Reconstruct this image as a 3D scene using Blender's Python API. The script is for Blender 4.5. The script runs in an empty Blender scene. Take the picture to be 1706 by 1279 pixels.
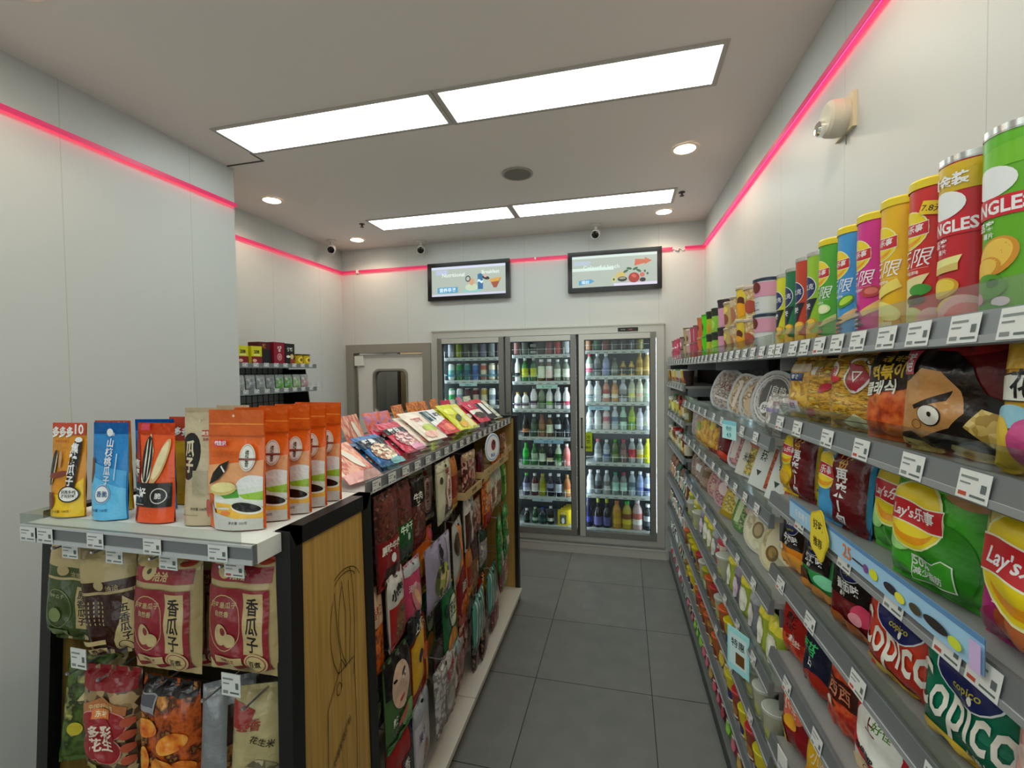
import bpy, math, random
from mathutils import Vector, Matrix
from mathutils.geometry import tessellate_polygon

# ------------------------------------------------------------------ camera, world, exposure
scene = bpy.context.scene
COL = scene.collection
EYE = 1.664
cam_data = bpy.data.cameras.new('camera')
cam = bpy.data.objects.new('camera', cam_data)
COL.objects.link(cam)
cam_data.sensor_fit = 'HORIZONTAL'
cam_data.sensor_width = 36.0
cam_data.lens = 759.07 * 36.0 / 1706.0
cam_data.clip_start = 0.02
cam_data.clip_end = 50
_yaw, _pitch, _roll = 0.2424, -0.0289, -0.0130
_r = (Matrix.Rotation(_yaw, 3, 'Z') @ Matrix.Rotation(_pitch, 3, 'X')
      @ Matrix(((1, 0, 0), (0, 0, -1), (0, 1, 0))) @ Matrix.Rotation(_roll, 3, 'Z'))
cam.matrix_world = Matrix.Translation((0, 0, EYE)) @ _r.to_4x4()
scene.camera = cam

world = bpy.data.worlds.new('world')
scene.world = world
world.use_nodes = True
world.node_tree.nodes['Background'].inputs[0].default_value = (0.90, 1.0, 0.95, 1)
world.node_tree.nodes['Background'].inputs[1].default_value = 1.3
scene.view_settings.view_transform = 'Standard'
scene.view_settings.look = 'None'
scene.view_settings.gamma = 1.0
scene.view_settings.use_curve_mapping = False
scene.view_settings.exposure = 0.12
PANEL_E = 7.0      # ceiling light panels
DOWN_W = 7.0       # downlight watts
FRIDGE_E = 16.0
CEIL = 2.905

def spot(name, loc, watts, col, size=0.05, angle=2.4, blend=0.6):
    l = bpy.data.lights.new(name, 'SPOT')
    l.energy = watts
    l.color = col
    l.shadow_soft_size = size
    l.spot_size = angle
    l.spot_blend = blend
    o = bpy.data.objects.new(name, l)
    o.location = loc
    COL.objects.link(o)
    return o

# ------------------------------------------------------------------ materials
def lin(h):
    h = h.lstrip('#')
    if len(h) == 3:
        h = ''.join(c * 2 for c in h)
    out = []
    for i in (0, 2, 4):
        c = int(h[i:i + 2], 16) / 255
        out.append(c / 12.92 if c <= 0.04045 else ((c + 0.055) / 1.055) ** 2.4)
    return (*out, 1)

_M = {}
def new_mat(name):
    m = bpy.data.materials.new(name)
    m.use_nodes = True
    return m, m.node_tree.nodes, m.node_tree.links, m.node_tree.nodes['Principled BSDF']

def add_bump(m, scale, strength, dist=0.01, aniso=None):
    n, l = m.node_tree.nodes, m.node_tree.links
    tc = n.new('ShaderNodeTexCoord')
    no = n.new('ShaderNodeTexNoise')
    no.inputs['Scale'].default_value = scale
    no.inputs['Detail'].default_value = 3.5
    bu = n.new('ShaderNodeBump')
    bu.inputs['Strength'].default_value = strength
    bu.inputs['Distance'].default_value = dist
    if aniso:
        mp = n.new('ShaderNodeMapping')
        mp.inputs['Scale'].default_value = aniso
        l.new(tc.outputs['Object'], mp.inputs[0])
        l.new(mp.outputs[0], no.inputs['Vector'])
    else:
        l.new(tc.outputs['Object'], no.inputs['Vector'])
    l.new(no.outputs['Fac'], bu.inputs['Height'])
    l.new(bu.outputs[0], n['Principled BSDF'].inputs['Normal'])

def plain(h, rough=0.5, metal=0.0, spec=0.5, bump=None, name=None):
    k = ('p', h, rough, metal, spec, bump)
    if k not in _M:
        m, n, l, b = new_mat(name or 'colour_' + h.strip('#'))
        b.inputs['Base Color'].default_value = lin(h)
        b.inputs['Roughness'].default_value = rough
        b.inputs['Metallic'].default_value = metal
        b.inputs['Specular IOR Level'].default_value = spec
        if bump:
            add_bump(m, *bump)
        _M[k] = m
    return _M[k]

def lift(h, k=1.18):
    """print colour: the sampled shade lifted to its unshadowed value"""
    h = h.lstrip('#')
    if len(h) == 3:
        h = ''.join(c * 2 for c in h)
    v = [min(1.0, (int(h[i:i + 2], 16) / 255) ** 2.2 * k) ** (1 / 2.2) for i in (0, 2, 4)]
    return '#' + ''.join('%02x' % int(round(min(.93, c) * 255)) for c in v)
def film(h):      # printed plastic film, slightly crinkled
    h = lift(h)
    return plain(h, 0.24, 0, 0.5, (17, 0.75, 0.014), 'film_' + h.strip('#'))
def card(h):      # printed card or paper
    h = lift(h, 1.12)
    return plain(h, 0.55, 0, 0.3, None, 'card_' + h.strip('#'))
def metal(h, rough=0.3):
    return plain(h, rough, 1.0, 0.5, None, 'metal_' + h.strip('#'))

def glow(h, e, name=None, base='#000'):
    k = ('g', h, e)
    if k not in _M:
        m, n, l, b = new_mat(name or 'glow_' + h.strip('#'))
        b.inputs['Base Color'].default_value = lin(base)
        b.inputs['Emission Color'].default_value = lin(h)
        b.inputs['Emission Strength'].default_value = e
        b.inputs['Roughness'].default_value = 0.4
        _M[k] = m
    return _M[k]

def clear(tint='#ffffff', amount=0.12, rough=0.03, name='clear_plastic'):
    k = ('c', tint, amount, rough)
    if k not in _M:
        m, n, l, b = new_mat(name)
        n.remove(b)
        tr = n.new('ShaderNodeBsdfTransparent')
        tr.inputs[0].default_value = lin(tint)
        gl = n.new('ShaderNodeBsdfGlossy')
        gl.inputs['Roughness'].default_value = rough
        gl.inputs['Color'].default_value = (1, 1, 1, 1)
        fr = n.new('ShaderNodeFresnel')
        ad = n.new('ShaderNodeMath')
        ad.operation = 'MULTIPLY_ADD'
        ad.inputs[1].default_value = 0.18
        ad.inputs[2].default_value = amount * .5
        mx = n.new('ShaderNodeMixShader')
        l.new(fr.outputs[0], ad.inputs[0])
        l.new(ad.outputs[0], mx.inputs[0])
        l.new(tr.outputs[0], mx.inputs[1])
        l.new(gl.outputs[0], mx.inputs[2])
        l.new(mx.outputs[0], n['Material Output'].inputs[0])
        _M[k] = m
    return _M[k]

def food(cols, scale=70, aniso=(1, 1, 1), rough=0.3, kind='v', rot=0.0):
    """printed or see-through picture of pieces: cells or strands of a few colours"""
    k = ('f', tuple(cols), scale, aniso, rough, kind, rot)
    if k not in _M:
        m, n, l, b = new_mat('pieces_' + cols[0].strip('#') + '_' + cols[-1].strip('#'))
        tc = n.new('ShaderNodeTexCoord')
        mp = n.new('ShaderNodeMapping')
        mp.inputs['Scale'].default_value = aniso
        mp.inputs['Rotation'].default_value = (0, rot, 0)
        l.new(tc.outputs['Object'], mp.inputs[0])
        rp = n.new('ShaderNodeValToRGB')
        if kind == 'v':
            vo = n.new('ShaderNodeTexVoronoi')
            vo.inputs['Scale'].default_value = scale
            l.new(mp.outputs[0], vo.inputs['Vector'])
            sp = n.new('ShaderNodeSeparateColor')
            l.new(vo.outputs['Color'], sp.inputs[0])
            l.new(sp.outputs[0], rp.inputs[0])
            lo, hi = 0.0, 1.0
        else:
            no = n.new('ShaderNodeTexNoise')
            no.inputs['Scale'].default_value = scale
            no.inputs['Detail'].default_value = 3
            no.inputs['Roughness'].default_value = 0.55
            l.new(mp.outputs[0], no.inputs['Vector'])
            l.new(no.outputs['Fac'], rp.inputs[0])
            lo, hi = 0.32, 0.68
        el = rp.color_ramp.elements
        el[0].position, el[0].color = lo, lin(lift(cols[0]))
        el[1].position, el[1].color = hi, lin(lift(cols[-1]))
        for i, c in enumerate(cols[1:-1]):
            e = el.new(lo + (hi - lo) * (i + 1) / (len(cols) - 1))
            e.color = lin(lift(c))
        if kind == 'v':
            rp.color_ramp.interpolation = 'CONSTANT'
            for i, e in enumerate(rp.color_ramp.elements):
                e.position = i / len(cols)
        l.new(rp.outputs[0], b.inputs['Base Color'])
        b.inputs['Roughness'].default_value = rough
        bu = n.new('ShaderNodeBump')
        bu.inputs['Strength'].default_value = 0.4
        bu.inputs['Distance'].default_value = 0.006
        no2 = n.new('ShaderNodeTexNoise')
        no2.inputs['Scale'].default_value = 40
        l.new(tc.outputs['Object'], no2.inputs['Vector'])
        l.new(no2.outputs['Fac'], bu.inputs['Height'])
        l.new(bu.outputs[0], b.inputs['Normal'])
        _M[k] = m
    return _M[k]

def wall_mat(name, h, axis, start, pitch=0.59):
    """off-white wall panels with thin upright joints every `pitch` metres along one axis"""
    m, n, l, b = new_mat(name)
    tc = n.new('ShaderNodeTexCoord')
    sp = n.new('ShaderNodeSeparateXYZ')
    l.new(tc.outputs['Object'], sp.inputs[0])
    def mth(op, a, v=None):
        x = n.new('ShaderNodeMath')
        x.operation = op
        l.new(a, x.inputs[0])
        if v is not None:
            x.inputs[1].default_value = v
        return x.outputs[0]
    s = mth('SUBTRACT', sp.outputs[axis], start)
    s = mth('DIVIDE', s, pitch)
    s = mth('FRACT', s)
    s = mth('SUBTRACT', s, 0.5)
    s = mth('ABSOLUTE', s)
    s = mth('GREATER_THAN', s, 0.4972)
    mx = n.new('ShaderNodeMix')
    mx.data_type = 'RGBA'
    l.new(s, mx.inputs[0])
    mx.inputs[6].default_value = lin(h)
    mx.inputs[7].default_value = lin('#b4b3ab')
    l.new(mx.outputs[2], b.inputs['Base Color'])
    b.inputs['Roughness'].default_value = 0.42
    b.inputs['Specular IOR Level'].default_value = 0.35
    return m

def wood_mat(name, c1, c2, scale=1.0):
    m, n, l, b = new_mat(name)
    tc = n.new('ShaderNodeTexCoord')
    mp = n.new('ShaderNodeMapping')
    mp.inputs['Scale'].default_value = (60 * scale, 60 * scale, 1.6)
    no = n.new('ShaderNodeTexNoise')
    no.inputs['Scale'].default_value = 1.6
    no.inputs['Detail'].default_value = 5
    no.inputs['Distortion'].default_value = 0.4
    rp = n.new('ShaderNodeValToRGB')
    rp.color_ramp.elements[0].position = 0.3
    rp.color_ramp.elements[0].color = lin(c1)
    rp.color_ramp.elements[1].position = 0.7
    rp.color_ramp.elements[1].color = lin(c2)
    l.new(tc.outputs['Object'], mp.inputs[0])
    l.new(mp.outputs[0], no.inputs['Vector'])
    l.new(no.outputs['Fac'], rp.inputs[0])
    l.new(rp.outputs[0], b.inputs['Base Color'])
    b.inputs['Roughness'].default_value = 0.5
    return m

def floor_mat():
    m, n, l, b = new_mat('floor_tiles')
    tc = n.new('ShaderNodeTexCoord')
    sp = n.new('ShaderNodeSeparateXYZ')
    l.new(tc.outputs['Object'], sp.inputs[0])
    def mth(op, a, v=None, c=None):
        x = n.new('ShaderNodeMath')
        x.operation = op
        l.new(a, x.inputs[0])
        if c is not None:
            l.new(c, x.inputs[1])
        elif v is not None:
            x.inputs[1].default_value = v
        return x.outputs[0]
    def joint(o, start, pitch):
        s = mth('DIVIDE', mth('SUBTRACT', o, start), pitch)
        f = mth('ABSOLUTE', mth('SUBTRACT', mth('FRACT', s), 0.5))
        return mth('GREATER_THAN', f, 0.4965), mth('FLOOR', s)
    jx, ix = joint(sp.outputs[0], 0.127, 0.602)
    jy, iy = joint(sp.outputs[1], 2.378, 0.596)
    j = mth('MAXIMUM', jx, c=jy)
    # a slightly different grey for each tile, with a faint grain
    cmb = n.new('ShaderNodeCombineXYZ')
    l.new(ix, cmb.inputs[0])
    l.new(iy, cmb.inputs[1])
    wn = n.new('ShaderNodeTexWhiteNoise')
    l.new(cmb.outputs[0], wn.inputs['Vector'])
    no = n.new('ShaderNodeTexNoise')
    no.inputs['Scale'].default_value = 9
    no.inputs['Detail'].default_value = 6
    l.new(tc.outputs['Object'], no.inputs['Vector'])
    a = mth('ADD', mth('MULTIPLY', wn.outputs[0], 0.35), c=mth('MULTIPLY', no.outputs['Fac'], 0.9))
    rp = n.new('ShaderNodeValToRGB')
    rp.color_ramp.elements[0].color = lin('#636562')
    rp.color_ramp.elements[1].color = lin('#7a7c78')
    l.new(a, rp.inputs[0])
    mx = n.new('ShaderNodeMix')
    mx.data_type = 'RGBA'
    l.new(j, mx.inputs[0])
    l.new(rp.outputs[0], mx.inputs[6])
    mx.inputs[7].default_value = lin('#141514')
    l.new(mx.outputs[2], b.inputs['Base Color'])
    b.inputs['Roughness'].default_value = 0.34
    b.inputs['Specular IOR Level'].default_value = 0.35
    return m

# ------------------------------------------------------------------ mesh building
class G:
    """collects geometry with materials; build() links it as one mesh object"""
    def __init__(self):
        self.v, self.f, self.mi, self.mats = [], [], [], []
    def slot(self, m):
        if m not in self.mats:
            self.mats.append(m)
        return self.mats.index(m)
    def add(self, vs, fs, m):
        b = len(self.v)
        s = self.slot(m)
        self.v += [tuple(p) for p in vs]
        for f in fs:
            self.f.append(tuple(i + b for i in f))
            self.mi.append(s)
        return self
    def box(self, x0, y0, z0, x1, y1, z1, m):
        vs = [(x, y, z) for z in (z0, z1) for y in (y0, y1) for x in (x0, x1)]
        return self.add(vs, [(0, 2, 3, 1), (4, 5, 7, 6), (0, 1, 5, 4), (2, 6, 7, 3), (0, 4, 6, 2), (1, 3, 7, 5)], m)
    def lathe(self, prof, m=None, n=20, c=(0, 0, 0), ax='z'):
        """prof: (r, z[, material]); the material is that of the band above the point"""
        for i in range(len(prof) - 1):
            (r0, z0), (r1, z1) = prof[i][:2], prof[i + 1][:2]
            mm = prof[i][2] if len(prof[i]) > 2 and prof[i][2] is not None else m
            vs = []
            for r, z in ((r0, z0), (r1, z1)):
                for k in range(n):
                    a = 2 * math.pi * k / n
                    p = (r * math.cos(a), r * math.sin(a), z)
                    if ax == 'y':
                        p = (p[0], p[2], p[1])
                    elif ax == 'x':
                        p = (p[2], p[0], p[1])
                    vs.append((p[0] + c[0], p[1] + c[1], p[2] + c[2]))
            self.add(vs, [(k, (k + 1) % n, n + (k + 1) % n, n + k) for k in range(n)], mm)
        return self
    def rod(self, a, b, r, m, n=8):
        a, b = Vector(a), Vector(b)
        d = (b - a).normalized()
        u = d.orthogonal().normalized()
        w = d.cross(u)
        vs = []
        for p in (a, b):
            for k in range(n):
                t = 2 * math.pi * k / n
                vs.append(p + r * (math.cos(t) * u + math.sin(t) * w))
        fs = [(k, (k + 1) % n, n + (k + 1) % n, n + k) for k in range(n)]
        fs += [tuple(range(n))[::-1], tuple(range(n, 2 * n))]
        return self.add(vs, fs, m)
    def mesh(self, name, smooth=True, angle=0.7):
        me = bpy.data.meshes.new(name)
        me.from_pydata(self.v, [], self.f)
        for m in self.mats:
            me.materials.append(m)
        me.polygons.foreach_set('material_index', self.mi)
        if smooth:
            me.polygons.foreach_set('use_smooth', [True] * len(self.f))
            me.set_sharp_from_angle(angle=angle)
        me.update()
        return me
    def build(self, name, parent=None, smooth=True, loc=None):
        return link(name, self.mesh(name, smooth), parent, loc)

def link(name, me, parent=None, loc=None):
    o = bpy.data.objects.new(name, me)
    COL.objects.link(o)
    if parent is not None:
        o.parent = parent
    if loc is not None:
        o.location = loc
    return o

LABELS = {}
def tag(o, label, cat, group=None):
    n = len(label.split())
    if label in LABELS or n > 16 or n < 4:
        print('LABEL PROBLEM', n, label)
    LABELS[label] = 1
    o['label'] = label
    o['category'] = cat
    if group:
        o['group'] = group
    return o
def thing(name, label, cat, loc=(0, 0, 0), rz=0.0, group=None):
    o = bpy.data.objects.new(name, None)
    o.empty_display_size = 0.05
    COL.objects.link(o)
    o.location = loc
    o.rotation_euler = (0, 0, rz)
    return tag(o, label, cat, group)
def struct(name, g, smooth=False):
    o = g.build(name, None, smooth)
    o['kind'] = 'structure'
    return o

# ------------------------------------------------------------------ printed artwork as geometry
_T = {}
def text2d(s, bold=0.0, shear=0.0, lead=1.0):
    k = (s, bold, shear, lead)
    if k not in _T:
        c = bpy.data.curves.new('lettering', 'FONT')
        c.body = s
        c.resolution_u = 2
        c.offset = bold
        c.shear = shear
        c.space_line = lead
        c.align_x = 'CENTER'
        o = bpy.data.objects.new('lettering', c)
        COL.objects.link(o)
        bpy.context.view_layer.update()
        me = bpy.data.meshes.new_from_object(o.evaluated_get(bpy.context.evaluated_depsgraph_get()))
        me.calc_loop_triangles()
        v = [(p.co.x, p.co.y) for p in me.vertices]
        f = [tuple(t.vertices) for t in me.loop_triangles]
        bpy.data.objects.remove(o)
        bpy.data.curves.remove(c)
        bpy.data.meshes.remove(me)
        x0, x1 = min(p[0] for p in v), max(p[0] for p in v)
        y0, y1 = min(p[1] for p in v), max(p[1] for p in v)
        v = [(p[0] - (x0 + x1) / 2, p[1] - (y0 + y1) / 2) for p in v]
        _T[k] = (v, f, x1 - x0, y1 - y0)
    return _T[k]

def rot2(p, c, a):
    if not a:
        return (p[0] + c[0], p[1] + c[1])
    s, t = math.sin(a), math.cos(a)
    return (p[0] * t - p[1] * s + c[0], p[0] * s + p[1] * t + c[1])

def prim(e):
    k = e[0]
    if k == 'R':
        _, m, x0, y0, x1, y1 = e[:6]
        nx = max(1, int(abs(x1 - x0) / 0.09)); ny = max(1, int(abs(y1 - y0) / 0.12))
        v = [(x0 + (x1 - x0) * i / nx, y0 + (y1 - y0) * j / ny) for j in range(ny + 1) for i in range(nx + 1)]
        f = []
        for j in range(ny):
            for i in range(nx):
                a = j * (nx + 1) + i
                f += [(a, a + 1, a + nx + 2), (a, a + nx + 2, a + nx + 1)]
        return m, v, f
    if k in 'EO':
        m, cx, cy, rx, ry = e[1:6]
        a = e[6] if len(e) > 6 else 0
        t = e[7] if len(e) > 7 else 0.02
        n = 22
        rings = (1.0, 1 - t / max(rx, 1e-4)) if k == 'O' else (1.0, 0.7, 0.35)
        v = [rot2((rx * q * math.cos(2 * math.pi * i / n), ry * q * math.sin(2 * math.pi * i / n)), (cx, cy), a)
             for q in rings for i in range(n)]
        f = []
        for r in range(len(rings) - 1):
            for i in range(n):
                p, q = r * n + i, r * n + (i + 1) % n
                f += [(p, q, q + n), (p, q + n, p + n)]
        if k == 'E':
            v.append((cx, cy))
            b = (len(rings) - 1) * n
            f += [(b + i, b + (i + 1) % n, len(v) - 1) for i in range(n)]
        return m, v, f
    if k == 'T':
        m, s, cx, cy, h = e[1:6]
        o = e[6] if len(e) > 6 else {}
        v, f, w0, h0 = text2d(s, o.get('b', 0.012), o.get('s', 0.0), o.get('l', 1.0))
        sy = h / h0
        sx = sy * o.get('x', 1.0)
        if 'w' in o:
            sx = min(sx, o['w'] / w0) if o.get('fit', 1) else o['w'] / w0
        arc = o.get('arc', 0.0)
        v2 = []
        for x, y in v:
            x, y = x * sx, y * sy
            y += arc * x * x
            v2.append(rot2((x, y), (cx, cy), o.get('r', 0)))
        return m, v2, f
    if k == 'P':
        m, pts = e[1:3]
        t = tessellate_polygon([[Vector((p[0], p[1], 0)) for p in pts]])
        return m, list(pts), [tuple(q) for q in t]
    if k == 'B':      # waving band: centre, width, height, wave height
        m, cx, cy, w, h, s = e[1:7]
        n = 12
        v = []
        for j in (0, 1):
            for i in range(n + 1):
                x = -w / 2 + w * i / n
                v.append((cx + x, cy + (j - 0.5) * h + s * math.sin(math.pi * 2 * (i / n))))
        f = []
        for i in range(n):
            f += [(i, i + 1, i + n + 2), (i, i + n + 2, i + n + 1)]
        return m, v, f
    raise ValueError(k)

def split_long(v, f, L):
    v = list(v)
    out, st = [], list(f)
    mid = {}
    L2 = L * L
    while st:
        t = st.pop()
        best, bi = 0, 0
        for i in range(3):
            a, b = v[t[i]], v[t[(i + 1) % 3]]
            d = (a[0] - b[0]) ** 2 + (a[1] - b[1]) ** 2
            if d > best:
                best, bi = d, i
        if best <= L2 or len(out) > 6000:
            out.append(t)
            continue
        a, b, c = t[bi], t[(bi + 1) % 3], t[(bi + 2) % 3]
        k = (a, b) if a < b else (b, a)
        if k not in mid:
            mid[k] = len(v)
            v.append(((v[a][0] + v[b][0]) / 2, (v[a][1] + v[b][1]) / 2))
        q = mid[k]
        st += [(a, q, c), (q, b, c)]
    return v, out

def lay_art(g, art, S, W, L=0.008, clampx=0.488, top=None, e0=0.0003, eps=0.0003):
    for i, e in enumerate(art or []):
        m, v, f = prim(e)
        v, f = split_long(v, f, L / W)
        vs = []
        for x, y in v:
            x = max(-clampx, min(clampx, x))
            if top is not None:
                y = max(0.0, min(top, y))
            vs.append(S(x, y, e0 + eps * i))
        g2 = []
        for t in f:       # face outwards, drop slivers flattened by the clamp
            a, b, c = v[t[0]], v[t[1]], v[t[2]]
            ar = (b[0] - a[0]) * (c[1] - a[1]) - (b[1] - a[1]) * (c[0] - a[0])
            if abs(ar) < 1e-9:
                continue
            g2.append(t if ar > 0 else (t[0], t[2], t[1]))
        g.add(vs, g2, m)

# ------------------------------------------------------------------ kinds of package (front faces -Y, base at z=0)
def bag(W, H, T, base, art=None, kind='pillow', seed=0, nx=12, ny=16, pinch=0.05, back=None):
    nx, ny = int(nx * 1.5), int(ny * 1.5)
    A = H / W
    r = random.Random(seed)
    p1, p2, p3 = r.random() * 6, r.random() * 6, r.random() * 6
    def depth(x, yn):
        u = min(1.0, abs(2 * x))
        if kind == 'pouch':
            s = max(0.0, 1 - yn / 0.86) ** 0.75
            d = T / 2 * s * (1 - u ** 2.2) ** 0.75
            d += T * 0.05 * math.sin(7 * x + 9 * yn + p1) * s
        else:
            q = min(1.0, max(0.0, (min(yn, 1 - yn) - 0.045) / 0.455))
            s = (1 - (1 - q) ** 4.2) ** 0.55
            d = T / 2 * s * max(0.0, 1 - u ** 3.6) ** 0.6
            e = math.exp(-q * 9)
            d += T * 0.14 * math.sin(21 * x + p1) * e * (1 if q > 0 else 0.15)
            d += T * 0.10 * math.sin(9 * x + 11 * yn + p2) * math.sin(5 * x - 8 * yn + p3) * s * (1 - u)
        return d
    def S(x, y, o, sgn=-1):
        yn = y / A
        k = 1 - pinch * math.sin(math.pi * min(1, max(0, yn)))
        if kind != 'pouch':
            k = 1 - pinch * math.sin(math.pi * min(1, max(0, yn))) ** 1.5
        return (x * W * k, sgn * (depth(x, yn) + o), y * W)
    g = G()
    for sgn, mm in ((-1, base), (1, back or base)):
        vs = [S(-0.5 + i / nx, A * j / ny, 0, sgn) for j in range(ny + 1) for i in range(nx + 1)]
        fs = []
        for j in range(ny):
            for i in range(nx):
                a = j * (nx + 1) + i
                q = (a, a + 1, a + nx + 2, a + nx + 1)
                fs.append(q if sgn < 0 else q[::-1])
        g.add(vs, fs, mm)
    if kind == 'pouch':
        vs = [S(-0.5 + i / nx, 0, 0, s) for s in (-1, 1) for i in range(nx + 1)]
        g.add(vs, [(i, nx + 1 + i, nx + 2 + i, i + 1) for i in range(nx)], base)
    lay_art(g, art, S, W, top=A, e0=0.0017)
    return g

def can(R, H, base, art=None, lid=None, rim=None, n=28):
    g = G()
    g.lathe([(0, 0), (R * 0.98, 0), (R, 0.002)], rim or metal('#b8b8b4'), n)
    g.lathe([(R, 0.002), (R, H - 0.004)], base, n)
    g.lathe([(R * 1.02, H - 0.006), (R * 1.02, H), (R * 0.97, H), (0, H - 0.002)], rim or metal('#b8b8b4'), n)
    W = 2 * R
    def S(x, y, o):
        a = x * W / R
        return ((R + o) * math.sin(a), -(R + o) * math.cos(a), y * W)
    lay_art(g, art, S, W, L=0.008, clampx=1.5, top=(H - 0.008) / W, e0=0.0006, eps=.00014)
    return g
def can_lid(R, H, m, n=28):
    g = G()
    g.lathe([(R * 1.05, H - 0.009), (R * 1.06, H + 0.003), (R * 1.0, H + 0.006), (R * 0.93, H + 0.004), (0, H + 0.004)], m, n)
    return g

def tub(r0, r1, H, body, lid, art=None, n=24, band=None, flip=False, lidh=0.010):
    g = G()
    pr = [(0, 0, body), (r0 * 0.96, 0, body), (r0, 0.004, body)]
    for zf, mm in (band or []):
        pr[-1] = (pr[-1][0], pr[-1][1], pr[-1][2])
        pr.append((r0 + (r1 - r0) * zf, H * zf, mm))
    pr.append((r1, H - lidh))
    g.lathe(pr, body, n)
    g.lathe([(r1 * 1.05, H - lidh), (r1 * 1.07, H - 0.002), (r1 * 1.0, H), (r1 * 0.9, H - 0.001), (0, H - 0.001)], lid, n)
    W = 2 * max(r0, r1)
    def S(x, y, o):
        z = y * W
        r = r0 + (r1 - r0) * z / H + 0.0006
        a = x * W / r
        return ((r + o) * math.sin(a), -(r + o) * math.cos(a), z)
    lay_art(g, art, S, W, L=0.009, clampx=1.5, e0=0.0006, eps=.0002)
    return g

def tray(W, H, D, lid, body, art=None, p=2.6, n=36, rim=None):
    """a food tray stood on its long edge, lid to the front"""
    g = G()
    def ring(k, y):
        out = []
        for i in range(n):
            a = 2 * math.pi * i / n
            c, s = math.cos(a), math.sin(a)
            out.append((W / 2 * k * math.copysign(abs(c) ** (2 / p), c), y,
                        H / 2 + H / 2 * k * math.copysign(abs(s) ** (2 / p), s)))
        return out
    def strip(a, b, m):
        g.add(a + b, [(i, (i + 1) % n, n + (i + 1) % n, n + i) for i in range(n)], m)
    r = rim or body
    strip(ring(1, -D / 2), ring(1, -D / 2 + 0.003), r)
    strip(ring(0.88, -D / 2), ring(1, -D / 2), r)
    g.add(ring(0.88, -D / 2) + [(0, -D / 2, H / 2)], [(i, (i + 1) % n, n) for i in range(n)], lid)
    strip(ring(1, -D / 2 + 0.003), ring(0.9, -D / 2 + 0.006), r)
    strip(ring(0.9, -D / 2 + 0.006), ring(0.78, D / 2), body)
    g.add(ring(0.78, D / 2) + [(0, D / 2, H / 2)], [((i + 1) % n, i, n) for i in range(n)], body)
    lay_art(g, art, lambda x, y, o: (x * W, -D / 2 - o, y * W), W, L=0.2)
    return g

def carton(W, D, H, base, art=None, side=None, top=None):
    g = G()
    g.box(-W / 2, -D / 2, 0, W / 2, D / 2, H, base)
    if side:
        g.box(-W / 2 - 0.0004, -D / 2 + 0.001, 0.001, W / 2 + 0.0004, D / 2 - 0.001, H - 0.001, side)
    if top:
        g.box(-W / 2 + 0.001, -D / 2 + 0.001, H - 0.001, W / 2 - 0.001, D / 2 - 0.001, H + 0.0005, top)
    lay_art(g, art, lambda x, y, o: (x * W, -D / 2 - o, y * W), W, L=0.3, clampx=0.5)
    return g

def bottle(kind, liquid, cap, label, lab2=None, H=0.2, R=0.031):
    g = G()
    n = 14
    if kind == 'can':
        s = [(0, 0, metal('#aaa')), (R * .8, 0, None), (R, 0.012, label), (R, H * .3, lab2 or label), (R, H * .62, label),
             (R, H - .018, liquid), (R * .82, H - .004, metal('#c4c4c4')), (R * .8, H, metal('#c4c4c4')), (R * .7, H - .004, metal('#999')), (0, H - .004)]
    elif kind == 'small':
        s = [(0, 0, liquid), (R * .9, 0, liquid), (R, .01, liquid), (R, H * .12, label), (R, H * .6, liquid), (R * .55, H * .8, liquid),
             (R * .45, H * .86, cap), (R * .45, H, cap), (0, H)]
    elif kind == 'wine':
        s = [(0, 0, liquid), (R, .004, liquid), (R, H * .08, label), (R, H * .38, liquid), (R, H * .52, liquid), (R * .42, H * .70, lab2 or liquid),
             (R * .34, H * .86, cap), (R * .36, H, cap), (0, H)]
    elif kind == 'wide':
        s = [(0, 0, liquid), (R, .004, liquid), (R, H * .14, label), (R, H * .55, lab2 or label), (R * .96, H * .68, liquid), (R * .62, H * .82, liquid),
             (R * .60, H * .87, cap), (R * .60, H, cap), (0, H)]
    else:
        s = [(0, 0, liquid), (R * .9, 0, liquid), (R, .008, liquid), (R * .97, H * .18, label), (R * .92, H * .36, lab2 or label), (R * .98, H * .56, liquid),
             (R * .85, H * .70, liquid), (R * .45, H * .84, liquid), (R * .42, H * .885, cap), (R * .46, H * .89, cap), (R * .46, H, cap), (0, H)]
    g.lathe(s, liquid, n)
    return g

def put(me, name, label, cat, loc, rz=0.0, tilt=0.0, roll=0.0, group=None, parent=None):
    o = link(name, me, parent, loc)
    o.rotation_euler = (-tilt, roll, rz)
    if label:
        tag(o, label, cat, group)
    return o

ORD = ['first', 'second', 'third', 'fourth', 'fifth', 'sixth', 'seventh', 'eighth', 'ninth', 'tenth', 'eleventh', 'twelfth',
       'thirteenth', 'fourteenth', 'fifteenth', 'sixteenth', 'seventeenth', 'eighteenth', 'nineteenth', 'twentieth',
       'twenty-first', 'twenty-second', 'twenty-third', 'twenty-fourth', 'twenty-fifth', 'twenty-sixth', 'twenty-seventh',
       'twenty-eighth', 'twenty-ninth', 'thirtieth']

# ------------------------------------------------------------------ the room
def RX(y, off=0.0):          # front line of the right-hand shelving
    return 0.36 + 0.02 * (4.13 - y) + off
WALL = '#c6c8c5'
LX, LX2, STEP, YB, YF = -2.29, -2.80, 2.31, 4.13, -2.6

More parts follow.
